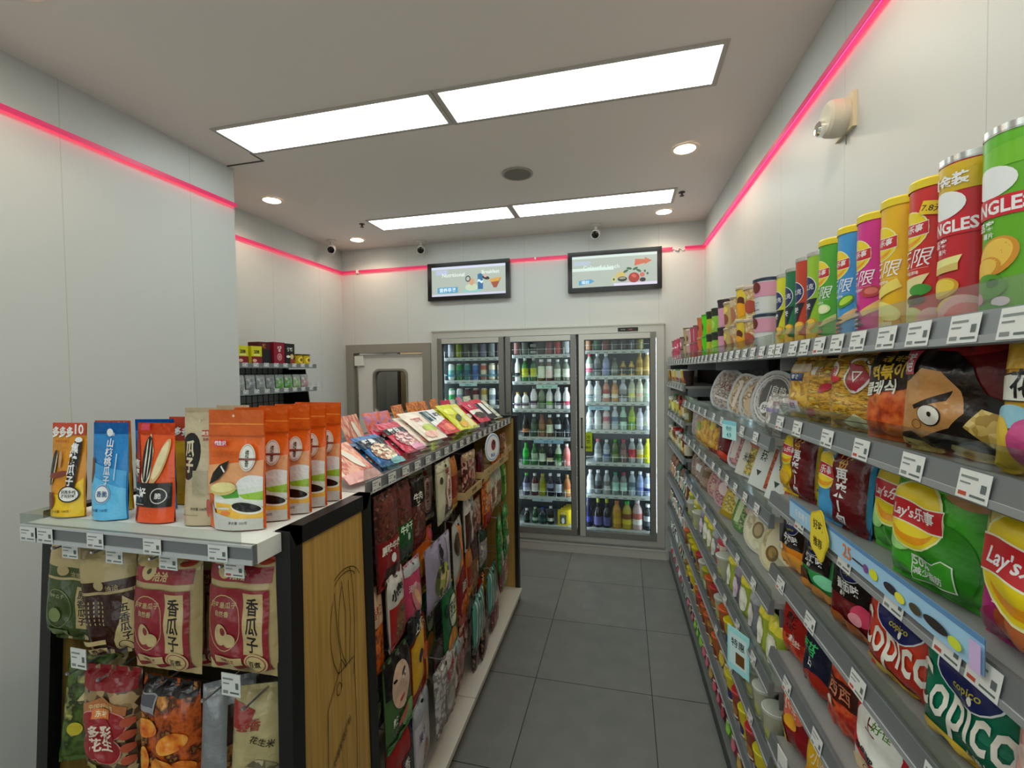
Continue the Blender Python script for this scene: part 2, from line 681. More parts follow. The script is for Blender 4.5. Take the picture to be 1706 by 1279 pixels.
g = G().box(-3.2, YF - .3, -0.1, 1.2, 5.4, 0, floor_mat()); struct('floor', g)
g = G().box(-3.2, YF - .3, CEIL, 1.2, 5.4, CEIL + 0.1, plain('#ebe3de', 0.8, spec=0.2)); struct('ceiling', g)
wl = wall_mat('wall_panels_left', WALL, 1, 1.43)
g = G().box(LX - 0.6, YF, 0, LX, STEP, CEIL, wl)
struct('wall_left', g)
g = G().box(LX2 - 0.1, STEP, 0, LX2, YB + .12, CEIL, wall_mat('wall_panels_alcove', WALL, 1, 2.6)); struct('wall_alcove', g)
g = G()
wr = wall_mat('wall_panels_right', WALL, 1, 1.148)
x0, x1 = RX(YF, .298), RX(YB + .12, .298)
g.add([(x0, YF, 0), (x0 + .15, YF, 0), (x1 + .15, YB + .12, 0), (x1, YB + .12, 0),
       (x0, YF, CEIL), (x0 + .15, YF, CEIL), (x1 + .15, YB + .12, CEIL), (x1, YB + .12, CEIL)],
      [(0, 3, 2, 1), (4, 5, 6, 7), (0, 1, 5, 4), (1, 2, 6, 5), (2, 3, 7, 6), (3, 0, 4, 7)], wr)
struct('wall_right', g)
wb = wall_mat('wall_panels_back', WALL, 0, -0.30)
DX0, DX1, DZ = -2.757, -1.829, 1.947          # service doorway
FX0, FX1, FZ0, FZ1 = -1.80, 0.33, 0.115, 2.045   # drinks cooler opening
g = G()
g.box(LX2, YB, 0, DX0 + .02, YB + .12, CEIL, wb)
g.box(DX0 + .02, YB, DZ - .02, DX1 - .02, YB + .12, CEIL, wb)
g.box(DX1 - .02, YB, 0, FX0 + .02, YB + .12, CEIL, wb)
g.box(FX0 + .02, YB, 0, FX1 - .02, YB + .12, FZ0 + .02, wb)
g.box(FX0 + .02, YB, FZ1 - .02, FX1 - .02, YB + .12, CEIL, wb)
g.box(FX1 - .02, YB, 0, 0.80, YB + .12, CEIL, wb)
struct('wall_back', g)
g = G().box(-2.9, YF - .1, 2.5, 1.0, YF, CEIL, plain(WALL, .6)).box(-2.9, YF - .1, 0, -2.2, YF, 2.5, plain(WALL, .6)).box(.7, YF - .1, 0, 1.0, YF, 2.5, plain(WALL, .6)); struct('wall_front', g)
g = G()
for xx in (-2.2, -.78, .64):
    g.box(xx, YF - .08, 0, xx + .06, YF - .02, 2.5, plain('#3a3c3c', .4))
struct('window_1', g)      # added shop-front opening, unseen behind the camera, lets in frontal world light
# low upstand under the cooler
g = G().box(FX0, YB - .012, 0, FX1 + .02, YB, .075, plain('#bcbab4', .45))
g.box(FX0, YB - .02, .075, FX1 + .02, YB, .09, plain('#c9c8c2', .4)); struct('baseboard_back', g)
# joint in the ceiling beside the front light panels
g = G().box(-2.29, 2.262, CEIL - .004, -2.03, 2.270, CEIL, plain('#4a4540', .8))
g.box(-2.036, 2.17, CEIL - .004, -2.03, 2.27, CEIL, plain('#6e675f', .8)); struct('trim_1', g)

# pink light line round the walls: a small grey lip with a pink LED strip under it
PINK = glow('#ff2a5c', 7.0, 'pink_led_strip', '#c8205a')
PINKF = glow('#d23462', .55, 'pink_led_face', '#a02048')
PZ = 2.694
def pink(name, a, b, nrm, label):
    """strip along the wall from a to b (x,y), nrm points into the room"""
    a, b, nv = Vector((*a, 0)), Vector((*b, 0)), Vector((*nrm, 0))
    g = G()
    lip = plain('#9a8f90', .6)
    def bar(z0, z1, d0, d1, m):
        vs = []
        for z in (z0, z1):
            for p in (a + nv * d0, b + nv * d0, b + nv * d1, a + nv * d1):
                vs.append((p.x, p.y, z))
        g.add(vs, [(0, 3, 2, 1), (4, 5, 6, 7), (0, 1, 5, 4), (1, 2, 6, 5), (2, 3, 7, 6), (3, 0, 4, 7)], m)
    bar(PZ - .003, PZ, .0012, .018, lip)
    bar(PZ - .022, PZ, .018, .022, PINKF)
    g2 = G()
    vs = []
    for z, d in ((PZ - .0045, .002), (PZ - .0045, .016)):
        for p in (a + nv * d, b + nv * d):
            vs.append((p.x, p.y, z))
    g.add(vs, [(0, 1, 3, 2) if nv.y or nv.x > 0 else (2, 3, 1, 0)], PINK)
    o = g.build(name, None, False)
    tag(o, label, 'light strip', 'pink light strips round the walls')
    return o
pink('pink_light_strip', (LX, YF + .01), (LX, STEP - .002), (1, 0), 'long pink light strip along the plain left wall panels')
pink('pink_light_strip', (LX2, STEP + .01), (LX2, YB - .002), (1, 0), 'pink light strip in the alcove above the small wall rack')
pink('pink_light_strip', (LX2, YB), (-2.62, YB), (0, -1), 'short pink light strip at the left corner of back wall')
pink('pink_light_strip', (-2.59, YB), (-1.835, YB), (0, -1), 'pink light strip on back wall left of both screens')
pink('pink_light_strip', (-1.02, YB), (-.49, YB), (0, -1), 'pink light strip on back wall between the two screens')
pink('pink_light_strip', (.315, YB), (.40, YB), (0, -1), 'stub of pink light strip touching the right screen')
pink('pink_light_strip', (.50, YB), (RX(YB, .298), YB), (0, -1), 'pink light strip at right corner of back wall')
pink('pink_light_strip', (RX(YB - .002, .298), YB - .002), (RX(YF, .298), YF + .01), (-1, -.02), 'long pink light strip along the right wall above the shelving')
g = G()
for k in range(7):
    a = k * 0.9
    g.rod((.40 + .014 * k, YB - .01, PZ - .02 + .012 * math.sin(a * 2)), (.414 + .014 * k, YB - .012, PZ - .02 + .012 * math.sin(a * 2 + 1.8)), .004, plain('#e8e0dc', .5))
g.box(.43, YB - .02, PZ - .03, .45, YB, PZ - .01, plain('#f0c8cc', .5))
tag(g.build('cable_connector'), 'loose white cable and connector bridging the pink strip gap', 'connector')
g = G().box(-2.62, YB - .02, PZ - .03, -2.59, YB, PZ + .005, plain('#e8dcd8', .5))
tag(g.build('cable_clip', None, False), 'small white clip in pink strip gap above the service door', 'clip')
g = G().box(-.79, YB - .03, PZ - .02, -.775, YB - .012, PZ - .002, plain('#f4e4e4', .5))
tag(g.build('cable_clip', None, False), 'tiny white clip on pink strip between the two screens', 'clip')

# ceiling light panels
def light_panel(x0, y0, x1, y1, label, e=None):
    t = thing('ceiling_light_panel', label, 'ceiling light', ((x0 + x1) / 2, (y0 + y1) / 2, CEIL), 0, 'long ceiling light panels')
    w, d = (x1 - x0) / 2, (y1 - y0) / 2
    fm = plain('#b5aca6', .45)
    g = G()
    b = .022
    g.box(-w - b, -d - b, -.005, w + b, -d, -.0005, fm).box(-w - b, d, -.005, w + b, d + b, -.0005, fm)
    g.box(-w - b, -d, -.005, -w, d, -.0005, fm).box(w, -d, -.005, w + b, d, -.0005, fm)
    g.build('frame', t, False)
    G().box(-w, -d, -.006, w, d, -.001, glow('#effbf6', PANEL_E, 'light_panel', '#fff')).build('diffuser', t, False)
light_panel(-2.003, 1.925, -.847, 2.165, 'long ceiling light panel nearest the left wall')
light_panel(-.797, 1.925, .374, 2.17, 'long front ceiling light panel above the aisle, nearest the camera')
light_panel(-2.022, 3.375, -.857, 3.612, 'rear left ceiling light panel in front of the left screen')
light_panel(-.808, 3.363, .339, 3.612, 'rear right ceiling light panel in front of the right screen')
light_panel(-.797, .50, .374, .74, 'ceiling light panel overhead, just behind the top of the view')  # this and the next three: added out of view, lift light near the camera
light_panel(-.797, -.96, .374, -.72, 'ceiling light panel behind the camera, over the entrance end')
light_panel(-2.003, -.96, -.847, -.72, 'left ceiling light panel behind the camera, over the entrance end')
light_panel(-2.003, .50, -.847, .74, 'ceiling light panel overhead at left, behind the top of the view')

def downlight(x, y, label, w=None):
    t = thing('downlight', label, 'downlight', (x, y, CEIL), 0, 'round recessed downlights')
    G().lathe([(.075, -.004), (.072, -.008), (.058, -.006), (.058, -.001)], plain('#e9dccb', .4), 28).build('trim_ring', t)
    G().lathe([(.058, -.004), (0, -.004)], glow('#fff0dc', 22, 'downlight_lens', '#fff'), 28).build('lens', t)
    s = spot('downlight_lamp', (x, y, CEIL - .03), w or DOWN_W, (1.0, .78, .56), .05, 2.7, .5)
downlight(.337, 2.768, 'bright round downlight in ceiling near the right wall, the nearer one')
downlight(.308, 3.817, 'round downlight beside the rear right light panel near back wall')
downlight(-2.437, 2.786, 'round downlight over the small wall rack in the alcove')
downlight(-2.413, 3.817, 'round downlight in ceiling above the white service door')

downlight(.337, 1.25, 'downlight over the near right shelving, above the view', 9)
downlight(.337, .1, 'downlight above the camera near the right wall', 7)  # this one and the next are added, unseen, to brighten the near room
downlight(-1.85, 1.05, 'downlight over the end display, above the view', 7)
t = thing('ceiling_speaker', 'round grey ceiling speaker grille between front and rear light panels', 'speaker', (-.648, 2.834, CEIL))
G().lathe([(.098, -.001), (.098, -.006), (.085, -.009), (.084, -.006)], plain('#a59d95', .5), 32).build('rim', t)
G().lathe([(.084, -.006), (0, -.011)], plain('#7c7872', .8, bump=(400, .8, .002)), 32).build('grille', t)
for x, y, lb in ((.399, 3.441, 'small dark ceiling sprinkler right of the rear light panels'), (-2.121, 3.432, 'small dark ceiling sprinkler left of the rear light panels')):
    g = G().lathe([(.022, 0), (.022, -.004), (.008, -.006), (.007, -.022), (.016, -.024), (.016, -.027), (0, -.027)], plain('#3a3230', .5), 14)
    tag(g.build('sprinkler', None, True, (x, y, CEIL)), lb, 'sprinkler', 'ceiling sprinklers')

def camera_dome(x, y, tx, lb):
    t = thing('security_camera', lb, 'security camera', (x, y, CEIL), 0, 'white security cameras under the ceiling')
    wm = plain('#d8d4ce', .4)
    G().lathe([(.045, -.001), (.045, -.010), (.036, -.016), (.014, -.018), (.012, -.05), (0, -.05)], wm, 20).build('mount', t)
    # a short barrel pointing forwards and down
    g = G()
    g.lathe([(0, .045), (.026, .042), (.036, .02), (.038, -.04), (.033, -.046), (.030, -.043)], wm, 22, ax='y')
    o = g.build('housing', t, True, (0, 0, -.075)); o.rotation_euler = (-.0, 0, 0)
    o.rotation_euler = (.5, 0, tx)
    g = G().lathe([(.031, -.0435), (.020, -.050), (0, -.053)], plain('#17110f', .12), 20, ax='y')
    o = g.build('lens', t, True, (0, 0, -.075)); o.rotation_euler = (.5, 0, tx)
camera_dome(-2.66, 3.78, .45, 'white security camera with black lens in the left back corner')
camera_dome(-1.87, 4.03, .35, 'white security camera with black lens above the left screen')
camera_dome(-.232, 4.0, -.1, 'white security camera with black lens left of the right screen top')

# wall screens
def screen(x0, z0, x1, z1, label, art):
    t = thing('wall_screen', label, 'screen', ((x0 + x1) / 2, YB - .001, z0), 0, 'black framed menu screens on the back wall')
    w, h, b, d = (x1 - x0), (z1 - z0), .038, .045
    g = G()
    bm = plain('#0b0b0d', .18)
    g.box(-w / 2, -d, 0, w / 2, 0, b, bm).box(-w / 2, -d, h - b, w / 2, 0, h, bm)
    g.box(-w / 2, -d, b, -w / 2 + b, 0, h - b, bm).box(w / 2 - b, -d, b, w / 2, 0, h - b, bm)
    g.build('frame', t, False)
    g = G()
    W = w - 2 * b
    A = (h - 2 * b) / W
    g.box(-W / 2, -d + .012, b, W / 2, -.004, h - b, glow('#bdc9bc', .78, 'screen_ground', '#30332f'))
    lay_art(g, art(A), lambda x, y, o: (x * W, -d + .012 - o, b + y * W), W, L=.3, clampx=.5, top=A)
    g.build('display', t, False)
def sg(h, e=.7):
    e *= 1.2
    return glow(h, e, 'screen_' + h.strip('#'), '#222')
def art1(A):
    return [('R', sg('#cfd6ea', .8), -.5, A - .03, .5, A), ('R', sg('#d2d4e6', .75), -.5, 0, .5, .03), ('R', sg('#c4cce8'), -.44, A - .1, -.28, A - .04),
            ('T', sg('#e8f2ea', .8), 'Nutritional', -.2, .27, .05, {'w': .46}), ('T', sg('#e8f2ea', .8), 'Breakfast', .3, .285, .045, {'w': .3}),
            ('R', sg('#5ba7d0'), -.42, .04, -.14, .115), ('T', sg('#e6f4ff', .9), '营养早餐', -.28, .078, .055, {'w': .25}),
            ('E', sg('#9ad0d0'), .05, .06, .13, .03), ('E', sg('#cfe0c0'), .05, .1, .09, .045), ('E', sg('#d9a67c'), .05, .17, .035, .045),
            ('O', sg('#4a4a4c', .3), .0, .21, .035, .04, 0, .012), ('P', sg('#2f6fa0'), [(.13, .07), (.2, .07), (.2, .25), (.17, .27), (.13, .26)]),
            ('B', sg('#d8ecf8', .8), .165, .17, .07, .03, .012), ('E', sg('#3a3022', .3), .24, .21, .05, .022, -.3), ('E', sg('#e0b8a8'), .235, .235, .024, .02),
            ('P', sg('#b9583a', .55), [(.30, .16), (.34, .08), (.38, .08), (.44, .2)]), ('P', sg('#e0a94c'), [(.28, .19), (.44, .21), (.41, .16), (.31, .15)])]
def art2(A):
    out = [('R', sg('#d4e4dc', .8), -.5, A - .03, .5, A), ('R', sg('#dcd4e8', .8), 0, 0, .5, .035), ('R', sg('#d2e6dc', .8), -.5, .2, .0, .235),
           ('T', sg('#dceee0', .8), 'Colourful lunch', -.15, .24, .05, {'w': .56}), ('R', sg('#c0ccda'), -.48, .27, -.28, .32),
           ('P', sg('#5ba7d0'), [(-.42, .03), (-.27, .05), (-.23, .07), (-.27, .10), (-.42, .085)]), ('T', sg('#d8ecff', .9), '缤纷', -.34, .065, .045, {'w': .1}),
           ('P', sg('#cf6a4a', .75), [(.24, .23), (.25, .31), (.36, .30), (.36, .325), (.44, .28), (.36, .24), (.36, .255)]),
           ('E', sg('#cfd08a'), .0, .08, .03, .035), ('E', sg('#5d6e3c', .4), .0, .08, .012, .014), ('E', sg('#d8c070'), .08, .13, .06, .04),
           ('E', sg('#3a4434', .35), .1, .08, .055, .03), ('E', sg('#a8a890'), .1, .09, .04, .012), ('E', sg('#b8382e', .6), .235, .09, .065, .06), ('E', sg('#d86050', .7), .235, .11, .03, .02, -.5),
           ('E', sg('#d87060'), .33, .12, .028, .026), ('E', sg('#3a3c34', .3), .335, .06, .035, .025)]
    for i, (x, y, a) in enumerate(((.14, .17, .5), (.18, .2, -.2), (.25, .195, .4), (.29, .17, -.5), (.36, .16, .2), (.39, .13, 0))):
        out.append(('E', sg('#3c7a54', .5), x, y, .032 if i < 4 else .012, .014, a))
    return out
screen(-1.832, 2.343, -1.020, 2.697, 'black framed wall screen, the left one, above drinks cooler', art1)
screen(-.485, 2.352, .313, 2.703, 'black framed wall screen with food picture and orange arrow', art2)

# emergency lamp on the right wall
t = thing('emergency_lamp', 'cream round emergency lamp on square plate, high on right wall', 'emergency lamp', (RX(1.72, .298), 1.72, 2.47), .02)
cm = plain('#cfc6a6', .45)
G().box(-.012, -.06, -.055, 0, .06, .055, cm).build('back_plate', t, False)
G().lathe([(.056, -.012), (.058, -.03), (.055, -.058), (.045, -.066), (0, -.068)], plain('#cbc6b4', .4), 28, ax='x').build('housing', t)
g = G().lathe([(.024, -.066), (.024, -.080), (.018, -.086), (0, -.088)], metal('#f0f2ea', .12), 18, (0, .012, -.022), ax='x')
g.build('lamp_head', t)
G().rod((-.004, 0, -.055), (-.004, 0, -.085), .002, plain('#8a8578', .5)).build('cable', t)

# ------------------------------------------------------------------ service door
t = bpy.data.objects.new('door_1', None); COL.objects.link(t); t['kind'] = 'structure'
t.location = ((DX0 + DX1) / 2, YB, 0)
w = (DX1 - DX0) / 2
st = plain('#9a958a', .32, .4)
g = G()
F = .085
g.box(-w, -.02, 0, -w + F, .10, DZ, st).box(w - F, -.02, 0, w, .10, DZ, st).box(-w + F, -.02, DZ - F, w - F, .10, DZ, st)
g.build('door_frame', t, False)
def door_leaf():
    """white leaf with a rounded window cut right through"""
    g = G()
    lx0, lx1, lz0, lz1 = -.352, .372, .012, 1.845
    wx0, wx1, wz0, wz1, rr = -.165, .185, 1.25, 1.68, .06
    n = 8
    inner = []
    for (cx, cz, a0) in ((wx1 - rr, wz1 - rr, 0), (wx0 + rr, wz1 - rr, 90), (wx0 + rr, wz0 + rr, 180), (wx1 - rr, wz0 + rr, 270)):
        for i in range(n + 1):
            a = math.radians(a0 + 90 * i / n)
            inner.append((cx + rr * math.cos(a), cz + rr * math.sin(a)))
    cx, cz = (wx0 + wx1) / 2, (wz0 + wz1) / 2
    outer = []
    for i, (px, pz) in enumerate(inner):
        q = i // (n + 1)
        f = (i % (n + 1)) / n
        cor = [(lx1, lz1), (lx0, lz1), (lx0, lz0), (lx1, lz0)][q]
        prev = [(lx1, cz), (cx, lz1), (lx0, cz), (cx, lz0)][q]
        nxt = [(cx, lz1), (lx0, cz), (cx, lz0), (lx1, cz)][q]
        if f < .5:
            outer.append((prev[0] + (cor[0] - prev[0]) * f * 2, prev[1] + (cor[1] - prev[1]) * f * 2))
        else:
            outer.append((cor[0] + (nxt[0] - cor[0]) * (f - .5) * 2, cor[1] + (nxt[1] - cor[1]) * (f - .5) * 2))
    N = len(inner)
    m = plain('#d6d3cc', .45)
    for y, s in ((.02, 1), (.06, -1)):
        vs = [(x, y, z) for x, z in outer] + [(x, y, z) for x, z in inner]
        fs = [(i, (i + 1) % N, N + (i + 1) % N, N + i) for i in range(N)]
        g.add(vs, [f if s > 0 else f[::-1] for f in fs], m)
    for ring in (outer, inner):
        vs = [(x, .02, z) for x, z in ring] + [(x, .06, z) for x, z in ring]
        g.add(vs, [(i, N + i, N + (i + 1) % N, (i + 1) % N) for i in range(N)], m)
    return g, inner, (cx, cz)
g, inner, cc = door_leaf()
g.box(-.352, .016, 1.815, .372, .0195, 1.845, plain('#b9b3b0', .5))
leaf = g.build('door_leaf', t, False)
g = G()
N = len(inner)
def ring3(k, y):
    return [(cc[0] + (x - cc[0]) * k, y, cc[1] + (z - cc[1]) * k) for x, z in inner]
rm = plain('#8d897f', .4, .4)
rs = [ring3(1.10, .019), ring3(1.09, .006), ring3(1.01, .004), ring3(.965, .018), ring3(.965, .06)]
for a, b in zip(rs, rs[1:]):
    g.add(a + b, [(i, (i + 1) % N, N + (i + 1) % N, N + i) for i in range(N)], rm)
g.build('window_gasket', leaf)
g = G()
vs = ring3(.985, .035)
g.add(vs, [tuple(range(N))], clear('#c8c8c0', .05, name='door_glass'))
g.build('glass_pane', leaf, False)
G().box(-.372, -.012, 1.735, -.275, .02, 1.835, plain('#dcdad2', .45)).build('hinge_cover', t, False)
# the store room seen through its window
g = G()
g.box(-2.85, YB + .95, 0, -1.70, YB + 1.0, 2.4, plain('#8c8f8d', .6))
g.box(-2.95, YB + .12, 0, -2.85, YB + 1.0, 2.4, plain('#8c8f8d', .6)).box(-1.86, YB + .12, 0, -1.80, YB + 1.0, 2.4, plain('#8c8f8d', .6))
g.box(-2.95, YB + .12, 2.4, -1.80, YB + 1.0, 2.45, plain('#8c8f8d', .6))
struct('wall_storeroom', g)
g = G().box(-2.42, YB + .5, 0, -1.87, YB + .94, 1.9, plain('#85765a', .6))
g.box(-2.45, YB + .48, 0, -2.42, YB + .94, 1.92, plain('#2b2824', .6)).box(-2.42, YB + .497, 1.25, -1.87, YB + .5, 1.27, plain('#6e6149', .6))
tag(g.build('storage_cabinet', None, False), 'tan cabinet with dark edge seen through the service door window', 'cabinet')
spot('storeroom_lamp', (-2.3, YB + .3, 2.3), 22, (1, .95, .85), .1, 2.8)  # added spot without a fitting, unseen, brightens the view through the door window

# ------------------------------------------------------------------ drinks cooler
FR = thing('beverage_cooler', 'stainless steel three-door beverage cooler built into the back wall', 'beverage cooler', (0, 0, 0))
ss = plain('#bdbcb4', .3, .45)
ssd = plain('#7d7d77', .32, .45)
g = G()
g.box(FX0, YB - .035, FZ0, FX0 + .05, YB + .02, FZ1, ss).box(FX1 - .065, YB - .035, FZ0, FX1, YB + .02, FZ1, ss)
g.box(FX0 + .05, YB - .035, FZ1 - .062, FX1 - .065, YB + .02, FZ1, ss)
g.box(FX0 + .05, YB - .035, FZ0, FX1 - .065, YB + .02, FZ0 + .05, ss)
g.box(FX0 - .01, YB - .045, FZ1, FX1 + .01, YB - .001, FZ1 + .012, ss)
g.box(-1.085, YB - .02, FZ0 + .05, -1.072, YB + .02, FZ1 - .06, plain('#1d1d1c', .5)).box(-.42, YB - .02, FZ0 + .05, -.397, YB + .02, FZ1 - .06, plain('#3a3a38', .5))
g.build('outer_frame', FR, False)
g = G()
dk = plain('#4a5054', .5)  # shading behind the front bottles is put into this dark liner colour
IY0, IY1 = YB + .022, YB + .60
g.box(FX0 + .03, IY1, .12, FX1 - .03, IY1 + .02, 2.02, dk)
g.box(FX0 + .03, IY0, .12, FX0 + .045, IY1, 2.02, plain('#c9d2d2', .4)).box(FX1 - .06, IY0, .12, FX1 - .045, IY1, 2.02, plain('#c9d2d2', .4))
g.box(FX0 + .03, IY0, 2.01, FX1 - .03, IY1, 2.02, dk).box(FX0 + .03, IY0, .12, FX1 - .03, IY1, .14, dk)
g.box(-1.088, YB + .10, .14, -1.068, IY1, 2.0, plain('#aab4b4', .5)).box(-.418, YB + .10, .14, -.398, IY1, 2.0, plain('#aab4b4', .5))
g.build('inner_liner', FR, False)
for x in (FX0 + .055, -1.103, -1.053, -.433, -.383, FX1 - .075):
    G().box(x - .006, YB + .035, .22, x + .006, YB + .045, 1.94, glow('#e4f0ff', FRIDGE_E, 'cooler_light', '#fff')).build('light_tube', FR, False)
DOORS = ((-1.747, -1.087), (-1.070, -.422), (-.395, .262))
for i, (a, b) in enumerate(DOORS):
    g = G()
    s, y0, y1 = .048, YB - .048, YB - .004
    z0, z1 = .172, 1.978
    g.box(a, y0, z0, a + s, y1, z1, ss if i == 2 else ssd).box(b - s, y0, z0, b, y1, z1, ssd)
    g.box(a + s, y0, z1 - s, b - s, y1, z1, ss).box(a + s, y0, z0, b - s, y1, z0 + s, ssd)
    k = plain('#202224', .4)
    g.box(a + s, YB - .03, z0 + s, a + s + .006, y1, z1 - s, k).box(b - s - .006, YB - .03, z0 + s, b - s, y1, z1 - s, k)
    g.box(a + s, YB - .03, z1 - s - .006, b - s, y1, z1 - s, k)
    d = g.build('door', FR, False)
    G().box(a + s, YB - .026, z0 + s, b - s, YB - .022, z1 - s, clear('#f4faf8', .02, name='cooler_glass')).build('glass_pane', d, False)
    if i == 2:
        g = G().box(a + .016, y0 - .028, .97, a + .030, y0 - .016, 1.24, plain('#5c5a55', .3, .8))
        g.box(a + .016, y0 - .028, .97, a + .030, y0, .985, plain('#c8c4ba', .3, .8)).box(a + .016, y0 - .028, 1.225, a + .030, y0, 1.24, plain('#c8c4ba', .3, .8))
        g.build('handle', d, False)
g = G()
g.box(-.055, YB - .038, 1.993, .115, YB - .034, 2.027, plain('#181615', .25))
W = .17
lay_art(g, [('T', glow('#c86058', .8), '-18.5', .12, .1, .07), ('T', plain('#8c8880', .5), '■ ■ ■', -.25, .1, .05)],
        lambda x, y, o: (.03 + x * W, YB - .038 - o, 1.993 + y * W), W, L=.3)
g.build('temperature_display', FR, False)

SH = {0: (1.797, 1.577, 1.337, 1.06, .80, .52, .205), 1: (1.811, 1.563, 1.304, 1.041, .771, .481, .213), 2: (1.837, 1.607, 1.371, 1.119, .824, .527, .219)}
wire = plain('#e8ecec', .35, .3)
strip = plain('#cfd4d4', .4)
inks = [plain('#7e8684', .6), plain('#b8482f', .6), plain('#5a6664', .6)]
rnd = random.Random(5)
def marks(g, x0, y, z, w, h, dense=3, face='-y'):
    """small printed price card: pale card, rows of grey lines and one dark bar"""
    P = (lambda u, v, o: (x0 + u, y - o, z + v)) if face == '-y' else face
    g.add([P(0, 0, .0006), P(w, 0, .0006), P(w, h, .0006), P(0, h, .0006)], [(0, 1, 2, 3)], plain('#d9dad6', .45))
    for (a, b, c, d, m) in ((.08, .72, .62, .80, inks[0]), (.08, .52, .42, .58, inks[0]), (.08, .1, .34, .24, inks[1] if rnd.random() < .35 else inks[0]),
                            (.45, .12, .92, .2, inks[2]), (.74, .34, .90, .62, inks[2])):
        g.add([P(a * w, b * h, .001), P(c * w, b * h, .001), P(c * w, d * h, .001), P(a * w, d * h, .001)], [(0, 1, 2, 3)], m)
for i, (a, b) in enumerate(DOORS):
    x0, x1 = a + .03, b - .03
    for j, z in enumerate(SH[i]):
        if i == 0 and j > 3:
            continue
        g = G()
        g.box(x0, YB + .055, z - .008, x1, IY1 - .02, z, plain('#9aa0a0', .5))
        s = g.build('shelf', FR, False)
        g = G().box(x0, YB + .050, z - .030, x1, YB + .055, z + .002, strip)
        for k in range(7):
            xx = x0 + .03 + k * (x1 - x0 - .05) / 7
            g.add([(xx, YB + .0494, z - .024), (xx + .035, YB + .0494, z - .024), (xx + .035, YB + .0494, z - .016), (xx, YB + .0494, z - .016)], [(0, 1, 2, 3)], inks[0])
        g.build('price_strip', s, False)
        if j < 6:
            g = G()
            g.rod((x0, YB + .052, z + .05), (x1, YB + .052, z + .05), .0018, wire, 6)
            for k in range(8):
                xx = x0 + .005 + k * (x1 - x0 - .01) / 7
                g.rod((xx, YB + .052, z), (xx, YB + .052, z + .066), .0018, wire, 6)
            g.build('wire_rail', s)
# stickers and banners hanging in the cooler
def note(x0, z0, x1, z1, y, m, art, name, label, cat):
    g = G().box(x0, y, z0, x1, y + .001, z1, m)
    W = x1 - x0
    lay_art(g, art, lambda x, yy, o: ((x0 + x1) / 2 + x * W, y - o, z0 + yy * W), W, L=.3)
    tag(g.build(name, None, False), label, cat)
note(-.352, .935, -.283, 1.105, YB - .028, card('#a9c21e'), [('T', card('#20300c'), '冷\n饮', 0, 1.55, 1.1), ('T', card('#20300c'), '特价', 0, .5, .35)], 'sticker', 'lime green sticker with black writing on the right cooler door', 'sticker')
note(-1.56, 1.522, -1.38, 1.548, YB + .045, card('#b8d8dc'), [('T', card('#4a7a94'), '特惠饮品', 0, .07, .09)], 'shelf_banner', 'pale blue shelf banner in the left cooler door', 'banner')
note(-1.69, 1.612, -1.14, 1.636, YB + .045, clear('#b0dcec', .15, .2, 'blue_plastic'), [], 'shelf_banner', 'pale blue see-through banner across cans in left cooler door', 'banner')
note(-.80, 1.495, -.60, 1.53, YB + .045, card('#bcdcd6'), [('T', card('#3c8478'), '第二件半价', 0, .09, .09)], 'shelf_banner', 'pale green banner below second shelf of middle cooler door', 'banner')
note(-.83, .985, -.55, 1.02, YB + .045, card('#9cc0dc'), [('T', card('#3c6c9c'), '冰爽一夏', 0, .06, .08)], 'shelf_banner', 'pale blue banner below fourth shelf of middle cooler door', 'banner')
note(-.85, .437, -.66, .468, YB + .045, card('#b8c8dc'), [('T', card('#3c6c9c'), '特价', 0, .08, .08)], 'shelf_banner', 'pale blue banner below sixth shelf of middle cooler door', 'banner')
note(-.32, 1.30, -.13, 1.335, YB + .045, card('#a8cce4'), [('T', card('#3c6c9c'), '冰爽特价', 0, .09, .09)], 'shelf_banner', 'pale blue banner below third shelf of right cooler door', 'banner')

b_cache = {}
def bot(kind, liq, cap, lab, lab2=None, H=.2, R=.031):
    R = R * 1.1
    k = (kind, liq, cap, lab, lab2, H, R)
    if k not in b_cache:
        L = lambda h: plain(h, .22, 0, .6)
        def LB(h):
            return card(h)
        b_cache[k] = bottle(kind, L(liq), L(cap), LB(lab), LB(lab2) if lab2 else None, H, R).mesh('drink')
    return b_cache[k]
DN = ('left', 'middle', 'right')
def drinks(d, j, xs, items):
    z = SH[d][j]
    for i, (x, it) in enumerate(zip(xs, items)):
        if it is None:
            continue
        look, kind, liq, cap, lab, lab2, H, R = it
        me = bot(kind, liq, cap, lab, lab2, H, R)
        nm = {'can': 'drink_can', 'wine': 'glass_bottle'}.get(kind, 'drink_bottle')
        cat = 'can' if kind == 'can' else 'bottle'
        put(me, nm, f"{look}, {ORD[i]} from left, {ORD[j]} shelf of {DN[d]} cooler door", cat, (x, YB + .105, z + .001), 0, group='drinks on %s shelf of %s cooler door' % (ORD[j], DN[d]))
def lx(a, b, n):
    return [a + (b - a) * i / (n - 1) for i in range(n)]
def c_(look, liq, lab, lab2=None, H=.160, R=.029): return (look + ' can', 'can', liq, liq, lab, lab2, H, R)
def p_(look, liq, cap, lab, lab2=None, H=.205, R=.031, k='pet'): return (look + ' bottle', k, liq, cap, lab, lab2, H, R)
X0 = lx(-1.66, -1.16, 7)
drinks(0, 0, X0, [c_('pale grey slim', '#a8aab4', '#b4b6c0'), c_('olive green slim', '#7c8a20', '#8c9a28'), c_('brown grey slim', '#4c4a40', '#66645a'), c_('grey green slim', '#66706a', '#7c867e'),
    c_('violet grey slim', '#6e6c80', '#82809c'), c_('slate grey slim', '#5c6468', '#848c90'), c_('dusty pink slim', '#8c7480', '#a08894')])
